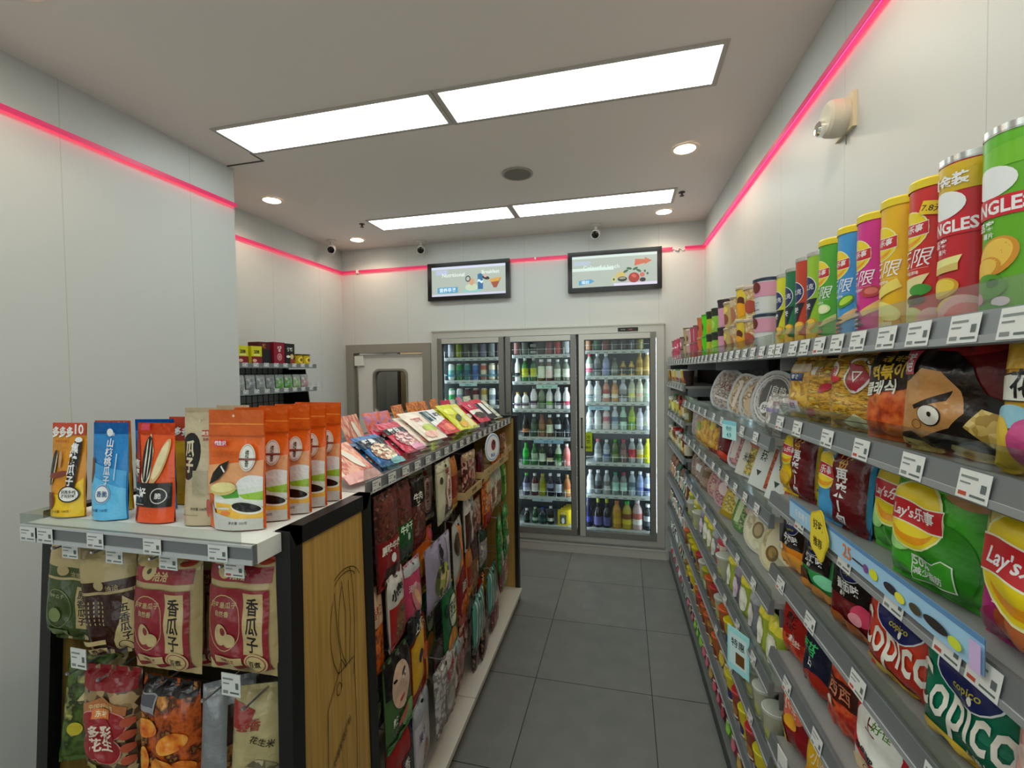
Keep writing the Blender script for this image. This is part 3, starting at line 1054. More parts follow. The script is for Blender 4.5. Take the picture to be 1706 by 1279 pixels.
drinks(0, 1, X0, [c_('white and teal', '#e4ecec', '#d0e0e0', '#7fb4b0'), c_('bright green', '#3c9c50', '#2c7c44', '#1c5c54'), c_('teal', '#5c9c94', '#3c7c7c', '#2c5c6c'), c_('blue', '#a8b8dc', '#4c6cb0', '#3c5490'),
    c_('beige and red', '#c8b8a4', '#a85c4c', '#c4b8a0'), c_('cream and tan', '#c4b49c', '#d8ccb4', '#8ca4b4'), c_('gold and white', '#c49c6c', '#e0d4bc', '#a8b4bc')])
drinks(0, 2, X0, [c_('green and white', '#2ca058', '#e4ece4', '#3ca45c'), c_('white', '#e4e8ec', '#d8e0e8', '#8c98b4'), c_('black and red', '#3c2c30', '#5c343c', '#54443c'), c_('dark red', '#8c8c84', '#6c1c2c', '#b4a494'),
    c_('gold', '#c4a85c', '#a48838', '#c8bca0'), c_('silver white', '#d4d8dc', '#e4e8e8', '#8c94a4'), p_('black with silver neck', '#101014', '#d4d8dc', '#20202a', '#e0e0e4', .22, .030, 'wine')])
X1 = [-.991, -.917, -.835, -.760, -.686, -.607, -.528]
drinks(1, 0, X1, [c_('red brown', '#5c4440', '#8c645c'), c_('grey', '#70746c', '#848880'), c_('black and white', '#3c3c3c', '#b4b4b0', '#4c4c4c', .12), c_('dark brown', '#38302e', '#4c4440'), c_('rose', '#8c4c4c', '#a45450'),
    c_('bright red', '#9c3c3c', '#b8403c'), c_('pale grey', '#8c8c90', '#a4a4a4')])
drinks(1, 1, X1, [p_('white dark-necked', '#e8ece8', '#e8e8e8', '#20302c', '#ecf0ec', .225, .024), p_('green yellow-labelled', '#2c7434', '#e0e8e0', '#c8cc3c', '#b4b828', .22), p_('dark green yellow-labelled', '#245c2c', '#d4d8d0', '#c4c43c', '#b4b42c', .22),
    p_('amber tea white-capped', '#4c3c20', '#ecece8', '#d8dcc4', '#ccd0b4', .205, .031, 'wide'), p_('brown tea pale-labelled', '#5c3c34', '#f0ece8', '#e0c8c0', '#d8d8cc', .205, .031, 'wide'),
    p_('clear pale-labelled', '#6c7464', '#e8ecec', '#d8dcc8', '#c8ccb4', .2), p_('clear cream-labelled', '#687060', '#e4e8e8', '#dcdcc8', '#ccd0bc', .2)])
drinks(1, 2, X1, [p_('gold-capped small white', '#ece8e4', '#c4a04c', '#54445c', '#e8e4e4', .155, .031), p_('gold-capped white', '#ece8e4', '#c4a04c', '#4c3c4c', '#ece8e4', .155, .031), p_('tall white purple-based', '#ece8ec', '#4c3c4c', '#5c4060', '#e4e0e4', .21, .032),
    p_('grey green', '#8c9884', '#4c5c44', '#4c6c3c', '#7c8870', .21, .032), p_('white green-based', '#ece8e8', '#e4d4d4', '#74ac3c', '#ecdcdc', .2, .031), p_('white grey-based', '#ece8e8', '#e4e4e4', '#34303c', '#e4e4e8', .2, .031),
    p_('white pink-based', '#ece8ec', '#e4e4e4', '#c43c5c', '#ece4e8', .2, .031)])
drinks(1, 3, X1, [None, p_('black orange-based', '#181c18', '#141414', '#a4643c', '#2c2c28', .205), p_('dark green white-capped', '#34483c', '#e4ece4', '#4c6454', '#5c705c', .21), p_('brown amber', '#8c6048', '#8c5848', '#74683c', '#9c7458', .21),
    p_('white-labelled amber', '#5c4428', '#ecece4', '#dce0c8', '#d0d4b8', .205, .031), p_('black white-labelled', '#101418', '#ecf0f0', '#20242c', '#c8d0d8', .21), p_('black silver-capped', '#14181c', '#e0e4e4', '#343c44', '#20242c', .21)])
drinks(1, 4, X1, [None, p_('bright green', '#1c9c30', '#2cb034', '#1c7c4c', '#2cac3c', .205), p_('green pale-labelled', '#2c6c38', '#3c8c4c', '#8cb08c', '#b0c4ac', .2), p_('white-labelled green-black', '#28442c', '#e0e8e0', '#c8d4c0', '#c4d0bc', .2),
    p_('black cream-labelled', '#2c2c34', '#e4e0d8', '#c8b88c', '#1c1c2c', .2), p_('green white-labelled', '#c0d4b4', '#dce8dc', '#3c7c34', '#285c2c', .2), p_('pink', '#d88c84', '#ecd8d4', '#c8706c', '#d4746c', .205)])
drinks(1, 5, X1, [None, p_('green-capped violet', '#3c3c54', '#2cb438', '#b8b8cc', '#8c88ac', .205), p_('white-capped red brown', '#54242c', '#ecece8', '#d8d0cc', '#c8c0bc', .205, .031), p_('olive yellow', '#8c8c20', '#a8a828', '#b4b43c', '#98981c', .205),
    p_('black blue-labelled', '#181c2c', '#f0f0f0', '#1c1c28', '#8c98b4', .21), p_('black white-capped', '#181820', '#f0f0f0', '#b8bcd0', '#c8ccd8', .21), p_('golden brown', '#a46c38', '#b4804c', '#b48848', '#a45c34', .205)])
drinks(1, 6, X1[1:], [p_('small dark', '#14201c', '#c8ccd0', '#1c3c28', '#182820', .13, .027), p_('green small white-labelled', '#1c4c2c', '#b0c8a4', '#a8c0ac', '#2c4c34', .15, .027), p_('dark blue-capped', '#1c2c3c', '#2c3c8c', '#244c3c', '#1c3430', .155, .034),
    p_('black white-labelled small', '#14181c', '#e8ecec', '#c0c8c4', '#14201c', .165, .028)])
X2 = [-.312, -.241, -.163, -.086, -.013, .062, .131, .196]
drinks(2, 0, X2, [c_('orange brown', '#8c6450', '#a47858'), c_('dull green', '#3c6450', '#4c7458'), c_('brick red', '#7c4440', '#945048'), c_('brown grey', '#5c5850', '#6c6860'), c_('mauve', '#584c54', '#6c5c64'), c_('smoke grey', '#505458', '#64686c'), c_('mustard', '#8c7c3c', '#9c8c44'), None])
drinks(2, 1, X2, [p_('pink-capped clear', '#a4b4a8', '#c03050', '#d86080', '#e8e0e4', .2), p_('clear white-capped', '#7c8488', '#eef0f0', '#2c343c', '#5c6468', .2), p_('blue-labelled clear', '#8088a8', '#f0f4f8', '#707cac', '#9098c0', .2), p_('clear empty-looking', '#586058', '#6c7068', '#808880', '#707870', .16, .03),
    p_('small gold', '#a88830', '#8c7c34', '#3c3820', '#c4a43c', .13, .028, 'small'), p_('small yellow', '#b49030', '#a88c38', '#4c4420', '#c8a83c', .13, .028, 'small'), p_('tall gold', '#a4801c', '#b48c2c', '#c49c3c', '#8c6c14', .2), p_('gold white-capped', '#a88840', '#e8e4dc', '#c8a860', '#b0904c', .21)])
drinks(2, 2, X2, [p_('white left-end', '#d8dce4', '#d0d4dc', '#8c98a4', '#e4e8ec', .19, .034), p_('plain white', '#e0e4ec', '#d8dce4', '#c8d0dc', '#e8ecf4', .19, .034), p_('red-labelled peach', '#c48470', '#ece8e4', '#ecdcd8', '#a84c4c', .2), p_('orange white-capped', '#c48c50', '#f0ece4', '#e4d4c4', '#d4a064', .195),
    p_('grey blue-backed', '#b4b8c4', '#c8d0e4', '#50545c', '#8c8c8c', .2, .035), p_('yellow-labelled milk', '#b8bca4', '#e4e8dc', '#d8d468', '#c8cca8', .215), p_('cream milk', '#d4d4b8', '#ecece0', '#e4bca8', '#dcdcc4', .215), p_('pale green milk', '#c8d4c4', '#e8ece8', '#a8c8b0', '#d8e0d4', .215)])
drinks(2, 3, X2, [p_('pale blue', '#b4c0cc', '#e0e8ec', '#c4d0dc', '#d4dce4', .2), p_('milk white', '#d4d8dc', '#e8ecf0', '#ecf0f4', '#dcdce0', .205), p_('cream pink', '#d8ccc8', '#ece4e4', '#c8b0a8', '#b86c74', .21), p_('blue-spotted white', '#c0ccd4', '#dce8ec', '#8ca4b4', '#546c8c', .21),
    p_('mint', '#a4ccbc', '#8cd4b0', '#b4e0d0', '#3c5c54', .205), p_('lime green', '#8cac14', '#7c9c10', '#4c9c3c', '#a4c41c', .21), p_('lilac white', '#ccc8dc', '#d4ccdc', '#dcdcec', '#d8d4e8', .195), p_('white right-end', '#c8d0d8', '#e8ecf0', '#d8e0c0', '#e0e4e8', .215)])
drinks(2, 4, X2, [None, p_('pink-capped clear sport', '#8c949c', '#d8607c', '#c8ccd0', '#a4a8ac', .205), p_('clear sport', '#8c98a4', '#e0e8ec', '#54608c', '#a8b4c0', .2), p_('green-capped olive', '#5c6c44', '#4cac2c', '#7c8c5c', '#48642c', .205), p_('red-capped grey', '#70585c', '#c83c58', '#847468', '#9c7474', .205),
    p_('red-labelled clear', '#a0a4a8', '#f0f4f4', '#c84450', '#b8303c', .215), p_('yellow-labelled clear', '#acacb0', '#f0f0f0', '#d4b848', '#d8d0a8', .215), p_('bright yellow', '#d0d420', '#d8d838', '#dce020', '#c8cc18', .215)])
drinks(2, 5, X2, [p_('clear water leftmost', '#b4bcc4', '#f0f4f4', '#d0d8dc', '#c0c8d0', .215), p_('black-labelled water', '#7c848c', '#e8f0f4', '#2c3038', '#50585c', .215), p_('grey-labelled water', '#98a0a4', '#e8f0f4', '#b0b4b4', '#6c7070', .215), p_('teal-capped water', '#708480', '#2c9c74', '#b0dcd0', '#9ccabc', .2),
    p_('red-capped water', '#747c7c', '#c83450', '#c0e0d4', '#a8ccc0', .2), p_('blue-grey water', '#9cacb8', '#e8f4f8', '#88a0b0', '#5c7080', .215), p_('violet-blue water', '#8c9cc8', '#f0f4ff', '#6c7cc0', '#a0b0e0', .215), p_('white and navy water', '#b0bce0', '#e4ecff', '#2c3474', '#d0d8f0', .2)])
X26 = [-.335, -.245, -.165, -.075, .015, .105, .196]
drinks(2, 6, X26, [p_('dark navy large', '#14183c', '#1c2454', '#343c8c', '#181c44', .27, .04), p_('lime-necked black', '#101418', '#b4c828', '#5c5890', '#14181c', .26, .037, 'wine'), p_('black lime-necked second', '#101418', '#b4c828', '#504c84', '#14181c', .26, .037, 'wine'), p_('large orange juice', '#b48020', '#c87438', '#c49c28', '#b88c24', .25, .04),
    p_('green-capped yellow juice', '#a8942c', '#2cbc4c', '#c4b42c', '#7c4424', .25, .042), p_('pink and white large', '#c8a8ac', '#ecdce0', '#e8dcd8', '#b8605c', .265, .042), p_('black and white large', '#20242c', '#dce0e4', '#50545c', '#c8ccd4', .23, .036)])
# yellow drink cartons on the bottom shelf of the middle door
ym = carton(.10, .055, .135, card('#c4ac1c'), [('R', card('#5c5c50'), -.3, .15, .32, 1.0), ('E', card('#d8dce0'), .0, .45, .14, .28), ('T', card('#e8e4c0'), '柠檬', 0, 1.15, .16)]).mesh('drink_carton')
for k in range(4):
    put(ym, 'drink_carton', ['front yellow drink carton on the middle cooler floor beside bottles', 'yellow drink carton standing second behind the front yellow carton', 'yellow drink carton standing third behind the front yellow carton', 'rearmost yellow drink carton in the middle cooler door'][k],
        'carton', (-.565 + .018 * k, YB + .10 + .06 * k, .214), 0, group='yellow drink cartons')

# ------------------------------------------------------------------ right-hand shelving
ALPHA = -math.pi / 2 + .02            # products there face the aisle
steel = plain('#7c8082', .38, .35)
board = plain('#9a9a95', .45)
black = plain('#0d0d0e', .42)
lipm = clear('#eef2f0', .10, .04)
def rpt(y, off, z):
    return (RX(y, off), y, z)
def rack(name, y0, y1, zs, label, tags):
    t = thing(name, label, 'shelf rack', (RX(y0), y0, 0), .02, 'wall rack sections along the right wall')
    L = y1 - y0
    g = G()
    g.box(.262, .004, .02, .285, L - .004, 1.70, black)
    for z in [q * .1 + .15 for q in range(15)]:
        g.box(.259, .02, z, .262, L - .02, z + .004, plain('#2c2c2e', .5))
    for q in range(int(L / .05)):
        g.box(.257, .03 + q * .05, .12, .259, .034 + q * .05, 1.66, plain('#2c2c2e', .5))
    g.build('back_panel', t, False)
    for yy in (0.0, L - .03):
        G().box(.235, yy, 0, .284, yy + .03, 1.72, black).build('post', t, False)
    g = G().box(.004, .002, 0, .26, L - .002, .075, plain('#3c3e3d', .5)).box(0, 0, .075, .26, L, .085, plain('#6e716e', .45))
    g.build('base_shelf', t, False)
    for i, z in enumerate(zs):
        g = G().box(.006, .003, z + .002, .258, L - .003, z + .018, board)
        g.box(.02, 0, z - .05, .24, .004, z + .002, steel).box(.02, L - .004, z - .05, .24, L, z + .002, steel)
        s = g.build('shelf', t, False)
        g = G()
        # tag rail: tilted face with a bright lower lip
        pr = [(-.012, -.012), (-.004, .026), (.006, .026), (.006, -.016), (-.010, -.016)]
        vs = [(x, yy, z + zz) for yy in (.001, L - .001) for x, zz in pr]
        n = len(pr)
        g.add(vs, [(k, (k + 1) % n, n + (k + 1) % n, n + k)[::-1] for k in range(n)] + [tuple(range(n)), tuple(range(n, 2 * n))[::-1]], steel)
        g.box(-.0125, .001, z - .014, -.010, L - .001, z - .004, plain('#b4b8ba', .3, .4))
        g.build('price_strip', s, False)
        if i in tags.get('lip', (0, 1, 2, 3)):
            G().box(-.002, .004, z + .026, .0, L - .004, z + .026 + tags.get('liph', .030), lipm).build('clear_lip', s, False)
        for (ty, tw) in tags.get(i, []):
            g = G()
            u = ty - y0
            def P(a, b, o, u=u, tw=tw):
                k = b / .036
                return (-.0135 - o + .006 * k, u + tw / 2 - a, z - .012 + b)
            marks(g, 0, 0, 0, tw, .036, face=P)
            g.build('price_tag', s, False)
    return t
tgs = lambda ys, w=.052: [(y, w) for y in ys]
TA = {0: tgs([.62, .70, .79, .87, .96, 1.04, 1.12, 1.2, 1.27, 1.37, 1.43]), 1: tgs([.68, .80, .945, 1.08, 1.24, 1.36]), 2: tgs([.66, .72, .84, 1.0, 1.22]),
      3: tgs([.74, .95, 1.16, 1.35]), 4: tgs([.95, 1.12, 1.3], .05), 'lip': (0, 1, 3), 'liph': .035}
rr = lambda a, b, n: tgs([a + (b - a) * (k + .5) / n for k in range(n)], .05)
rack('wall_rack', .30, 1.45, (1.704, 1.508, 1.282, 1.072, .826, .57, .30), 'near section of the right wall shelving with chip bags', TA)
TB = {0: rr(1.47, 2.3, 9), 1: rr(1.5, 2.28, 5), 2: rr(1.5, 2.28, 6), 3: rr(1.5, 2.28, 4), 4: rr(1.5, 2.28, 4), 5: rr(1.5, 2.28, 3), 'lip': (0, 1, 2, 3, 4, 5), 'liph': .03}
rack('wall_rack', 1.45, 2.30, (1.704, 1.436, 1.212, .958, .712, .492, .282), 'right wall shelving section with upright food trays', TB)
TB2 = {0: rr(2.32, 3.13, 8), 1: rr(2.32, 3.13, 5), 2: rr(2.32, 3.13, 5), 3: rr(2.32, 3.13, 4), 'lip': (0, 1, 2, 3, 4, 5), 'liph': .03}
rack('wall_rack', 2.30, 3.15, (1.704, 1.436, 1.212, .958, .712, .492, .282), 'right wall shelving section third from the camera', TB2)
TC = {0: rr(3.17, 4.08, 8), 1: rr(3.17, 4.08, 6), 2: rr(3.17, 4.08, 5), 'lip': (0, 1, 2, 3, 4, 5), 'liph': .03}
rack('wall_rack', 3.15, 4.10, (1.706, 1.530, 1.29, 1.05, .75, .5, .28), 'far section of the right wall shelving beside the drinks cooler', TC)

# promotional strip and talkers on the near section
g = G()
W = .62
vs = lambda x, y, o: (RX(.96 - x * W, -.016 - o), .96 - x * W, 1.292 + y * W)
nseg = 8
g.add([vs(-.5 + i / nseg, j * .075, 0) for j in (0, 1) for i in range(nseg + 1)], [(i, i + 1, i + nseg + 2, i + nseg + 1) for i in range(nseg)], card('#9cc4e0'))
g.add([vs(-.5 + i / nseg, j * .075, -.001) for j in (0, 1) for i in range(nseg + 1)], [(i, i + nseg + 1, i + nseg + 2, i + 1) for i in range(nseg)], card('#88a4bc'))
lay_art(g, [('R', card('#5c88b4'), -.5, .062, .5, .075), ('T', card('#e8f0f8'), '乐享零食', -.38, .032, .03), ('T', card('#d83c34'), '9', -.17, .036, .04), ('T', card('#e87430'), '25', -.03, .034, .04), ('T', card('#3c3c44'), '—', .04, .03, .006),
            ('E', card('#d8d82c'), .12, .03, .02, .014), ('E', card('#7c4c8c'), .08, .03, .012, .012), ('E', card('#302c30'), .2, .03, .03, .012), ('E', card('#e0d840'), .24, .025, .02, .012),
            ('E', card('#4c4430'), .30, .028, .022, .012), ('E', card('#302c28'), .37, .03, .04, .012), ('E', card('#c8d43c'), .43, .024, .02, .012), ('R', card('#c8b0d8'), .47, 0, .5, .06)],
        vs, W, L=.08, clampx=.5)
tag(g.build('promotion_strip', None, False), 'pale blue promotion strip on the shelf edge below green chip bags', 'promotion strip')
g = G()
W = .085
cl = [(0.5 * math.cos(a) * (1 + .10 * math.cos(5 * a)), .62 + .62 * math.sin(a) * (1 + .08 * math.cos(5 * a))) for a in [2 * math.pi * i / 36 for i in range(36)]]
S = lambda x, y, o: (RX(1.085 - x * W, -.024 - o), 1.085 - x * W, 1.255 + y * W)
g.add([S(x, y, 0) for x, y in cl] + [S(x, y, -.002) for x, y in cl], [tuple(range(36)), tuple(range(36, 72))[::-1]] + [((i + 1) % 36, i, 36 + i, 36 + (i + 1) % 36) for i in range(36)], card('#d4b820'))
lay_art(g, [('P', card('#e4cc3c'), [(x * .92, .62 + (y - .62) * .92) for x, y in cl]), ('T', card('#3c2c10'), '好吃', 0, .85, .26), ('T', card('#3c2c10'), '推荐', 0, .42, .24)], S, W, L=.3, clampx=.6)
tag(g.build('shelf_talker', None, False), 'yellow cloud-shaped talker on shelf edge in front of blue chip bag', 'shelf talker')
def talker(y, z, w, h, m, art, label, out=.03, rz=0.0):
    g = G()
    g.box(-w / 2, -.0008, 0, w / 2, .0008, h, m)
    lay_art(g, art, lambda x, yy, o: (x * w, -.0008 - o, yy * w), w, L=.3)
    o = g.build('shelf_talker', None, False)
    o.location = (RX(y, -out), y, z)
    o.rotation_euler = (0, 0, ALPHA + rz)
    tag(o, label, 'shelf talker', 'pale blue shelf talkers')
tk = card('#b0e0e4')
talker(1.83, 1.40, .085, .068, tk, [('R', card('#7cc4d0'), -.5, .62, .5, .8), ('T', card('#3c8494'), '特价', 0, .46, .2), ('T', card('#3c8494'), '4.9', 0, .18, .2)], 'pale blue price talker hanging below the upright oval trays', rz=.35)
talker(1.70, .60, .10, .15, card('#9cdce8'), [('P', card('#c8f0f4'), [(-.4, .2), (.4, .2), (.4, 1.3), (-.4, 1.3)]), ('T', card('#202c30'), '特惠', 0, 1.0, .3), ('R', card('#6c4420'), -.1, .3, .3, .7)], 'pale blue talker on a lower shelf edge among round cups', rz=.5)
talker(1.27, .62, .05, .06, card('#d8d8d4'), [('R', card('#a4a4a0'), -.4, .2, .4, .4)], 'white blank card hanging on lower near shelf edge', rz=.1)

# ---- top shelf: tall chip cans, nearest first
TOPZ = 1.7225
_film = film
film = lambda h: plain(lift(h), .33, 0, .45, None, 'tin_' + h.strip('#'))   # smooth tins
gold, red5 = film('#e8c21c'), film('#b8242c')
def lays_logo(cx, cy, r, txt="Lay's乐事"):
    return [('E', film('#f2e6a0'), cx, cy, r * 1.06, r * 1.02), ('E', gold, cx, cy, r, r * .96), ('E', film('#e0901c'), cx, cy - r * .35, r * .72, r * .5), ('E', gold, cx, cy - r * .18, r * .8, r * .45),
            ('B', film('#f0e0c0'), cx, cy + .02 * r, 2.08 * r, .70 * r, .05 * r), ('B', red5, cx, cy + .02 * r, 2.04 * r, .62 * r, .05 * r), ('T', film('#fbf4ea'), txt, cx, cy + .02 * r, .46 * r, {'w': 1.85 * r, 's': .2, 'b': .02})]
def prg(base, mid):
    A = .233 / .074
    return [('R', film(mid), -1.2, 2.55, 1.2, 3.2), ('P', film('#c8a418') if base == '#b8202c' else film('#5ca81c'), [(-1, 2.75), (.9, 3.0), (1.2, 3.2), (-1, 3.2)]),
            ('E', film('#f4f0ea'), .0, 2.32, .40, .27), ('E', film('#b8202c'), 0, 2.02, .1, .04),
            ('R', film('#c01c2c'), -.62, 1.72, .62, 2.06), ('T', film('#fbf6f0'), 'PRINGLES', 0, 1.89, .24, {'w': 1.15, 'b': .03}),
            ('T', film('#f4f0e8'), '品客', -.05, 1.60, .16), ('T', film('#f0ece4'), '薯片', .0, 1.43, .1)]
def chips(c1, c2, ys):
    out = []
    for i, (x, y, rx, ry, a) in enumerate(ys):
        out += [('E', film(c2), x, y, rx, ry, a), ('E', film(c1), x - .02, y + .015, rx * .86, ry * .8, a)]
    return out
cans = [
 (.721, .037, .236, '#5ca01c', None, 'green tall chip can nearest the camera on top shelf',
   prg('#5ca01c', '#6cb024') + chips('#e8b44c', '#c8882c', [(.12, 1.05, .36, .28, .9), (-.05, .85, .28, .2, .4)]) + [('E', film('#4c8c24'), .0, .55, .3, .22), ('E', film('#2c6418'), .1, .6, .1, .08), ('E', film('#d8a0b0'), -.2, .35, .14, .12), ('E', film('#e8c8d4'), .22, .28, .12, .08), ('E', film('#3c8c2c'), -.1, .12, .4, .14)]),
 (.805, .037, .236, '#b8202c', None, 'red tall chip can with gold top band, second nearest',
   prg('#b8202c', '#c4a01c') + [('T', film('#f8f0e0'), '黄金装', .05, 2.78, .26, {'b': .03})] + [('P', film('#e4d48c'), [(-.2, 1.12), (.3, 1.18), (.36, 1.32), (-.14, 1.28)]), ('P', film('#c8b060'), [(-.2, 1.0), (.3, 1.04), (.3, 1.18), (-.2, 1.12)])]
   + chips('#e8c044', '#c89428', [(.02, .72, .3, .2, .1), (.15, .4, .3, .12, .4)]) + [('E', film('#e4a0a0'), .35, .05, .45, .5), ('E', film('#d86c6c'), .4, .0, .35, .4)]),
 (.884, .033, .232, '#c02a24', '#e6cc1e', 'red tall chip can with yellow lid beside gold-topped can', 'lays'),
 (.966, .033, .232, '#d8a814', '#e6cc1e', 'golden yellow tall chip can with yellow lid', 'lays'),
 (1.05, .033, .232, '#c42c80', '#e6cc1e', 'magenta tall chip can with yellow lid and pagoda picture', 'lays'),
 (1.132, .033, .232, '#3c8cc4', '#e6cc1e', 'sky blue tall chip can with yellow lid', 'lays'),
 (1.225, .033, .232, '#4c9c2c', '#e6cc1e', 'green tall chip can with yellow lid and cucumber picture', 'lays'),
 (1.30, .031, .222, '#8cb42c', None, 'lime green tall chip can with navy badge and silver rim', 'cop'),
 (1.376, .031, .226, '#b43c24', None, 'brick red tall chip can with navy badge', 'cop'),
 (1.45, .031, .214, '#1c6c44', None, 'dark green tall chip can with navy badge', 'cop'),
 (1.525, .031, .212, '#c4c42c', None, 'yellow-topped tall chip can with navy badge', 'cop')]
LP = {'#c02a24': [('P', film('#d4c890'), [(-.5, 1.2), (.42, 1.32), (.2, .95), (-.1, .5), (-.5, .4)]), ('E', film('#3c8c34'), .22, .95, .24, .14), ('E', film('#4c3420'), .12, .72, .24, .12), ('E', film('#c8c078'), .0, .35, .3, .2), ('E', film('#e4a8a0'), .45, .1, .3, .4),
                  ('P', film('#e4bc1c'), [(.2, 2.75), (.62, 2.65), (.72, 2.95), (.3, 3.05)]), ('T', film('#4c2c08'), '7.8元', .46, 2.84, .16, {'r': -.25})],
      '#d8a814': [('P', film('#e8c860'), [(-.4, 1.1), (.4, 1.45), (.5, 1.2), (-.1, .95)]), ('P', film('#c88c1c'), [(-.5, .9), (.5, .3), (.5, .0), (-.5, .0)]), ('E', film('#ecd078'), .1, .6, .42, .22, -.5), ('E', film('#e8b838'), -.2, .3, .3, .2), ('R', film('#d8c8a0'), -.3, 0, .3, .3)],
      '#c42c80': [('E', film('#a83c3c'), .38, 1.3, .24, .17), ('E', film('#c86c60'), .4, 1.32, .16, .1), ('P', film('#d8b068'), [(.1, .75), (.7, 1.1), (.7, .8), (.2, .6)])]
      + [('P', film('#34242c'), [(-.42 - .05 * k + .1, .72 - .13 * k), (.1 + .05 * k, .72 - .13 * k), (-.02 + .05 * k, .80 - .13 * k), (-.36 - .05 * k + .1, .80 - .13 * k)]) for k in range(4)]
      + [('R', film('#f0c8d8'), -.36, .64 - .13 * k, .06, .67 - .13 * k) for k in range(4)] + [('P', film('#2c8c7c'), [(-.28, .85), (.0, .85), (-.14, 1.05)]), ('R', film('#d078a4'), -.5, 0, .5, .18), ('R', film('#f4b8d4'), -.2, 0, -.1, .2)],
      '#3c8cc4': [('E', film('#4c8c1c'), .25, 1.2, .3, .16, .5), ('E', film('#a8cc3c'), .28, 1.23, .22, .1, .5), ('P', film('#e0b478'), [(-.1, .6), (.6, 1.0), (.6, .7), (.1, .5)])] + [('E', film('#26303c'), -.15, .62 - .14 * k, .36, .05) for k in range(4)] + [('R', film('#d06c4c'), -.36, .5 - .14 * k, .1, .56 - .14 * k) for k in range(4)] + [('R', film('#8cac8c'), -.5, 0, .5, .14)],
      '#4c9c2c': [('E', film('#b8d88c'), .18, 1.15, .26, .17), ('E', film('#dcecb0'), .18, 1.15, .2, .13), ('P', film('#c8c074'), [(-.1, .6), (.6, .95), (.6, .75), (.0, .5)]), ('P', film('#b84c34'), [(-.5, .55), (.1, .6), (.2, .72), (-.4, .7)]), ('R', film('#507c44'), -.4, .3, .15, .55), ('P', film('#c0543c'), [(-.4, .3), (.2, .34), (.1, .44), (-.4, .42)]), ('E', film('#d4908c'), .0, .08, .5, .16)]}
for i, (y, R, H, base, lidc, look, art) in enumerate(cans):
    A = H / (2 * R)
    if art == 'lays':
        ar = lays_logo(-.08, 2.42, .46) + [('T', film('#f4f0e0') if base != '#c02a24' else film('#fbe8dc'), '无限', 0, 1.72, .42, {'w': 1.0, 's': .3, 'b': .0}), ('R', film('#f0e4d0'), -.3, 1.47, .4, 1.475), ('T', film('#f0e4d0'), '海盐原味', .02, 1.38, .09)] + LP[base]
    elif art == 'cop':
        ar = [('O', film('#e8ecf0'), -.08, 2.25, .50, .48, 0, .04), ('E', film('#1c2c58'), -.08, 2.25, .47, .45), ('T', film('#e8f0e8'), '可比克', -.05, 2.28, .24, {'w': .8}),
              ('P', film('#14202c'), [(-.6, 1.75), (.45, 1.8), (.1, .95), (-.6, .9)]), ('T', film('#f0f0ec'), ['黄瓜味', '番茄味', '烧烤味', '原味'][i - 7], -.12, 1.5, .26, {'w': .62, 'b': .03}), ('T', film('#e0e0dc'), '薯片', -.2, 1.2, .12)]
        ar += chips('#e8b440', '#cc8824', [(.1, .75, .36, .22, .5), (-.1, .45, .36, .2, -.2), (.2, .25, .3, .16, .3)]) + [('E', film(['#4c9c2c', '#d85c4c', '#2c7c3c', '#3c7c3c'][i - 7]), -.1 if i != 8 else .1, .8 if i != 8 else .1, .16, .12)]
    else:
        ar = art
    me = can(R, H, film(base), ar).mesh('chip_can')
    o = put(me, 'chip_can', look, 'can', rpt(y, .064, TOPZ), ALPHA, group='tall chip cans on the top shelf')
    g = can_lid(R, H, plain(lidc, .35)) if lidc else G().lathe([(R * 1.03, H - .004), (R * 1.03, H + .004), (R * .96, H + .004), (R * .95, H), (0, H)], metal('#cfd0cc', .25), 28)
    g.build('lid', o)
film = _film
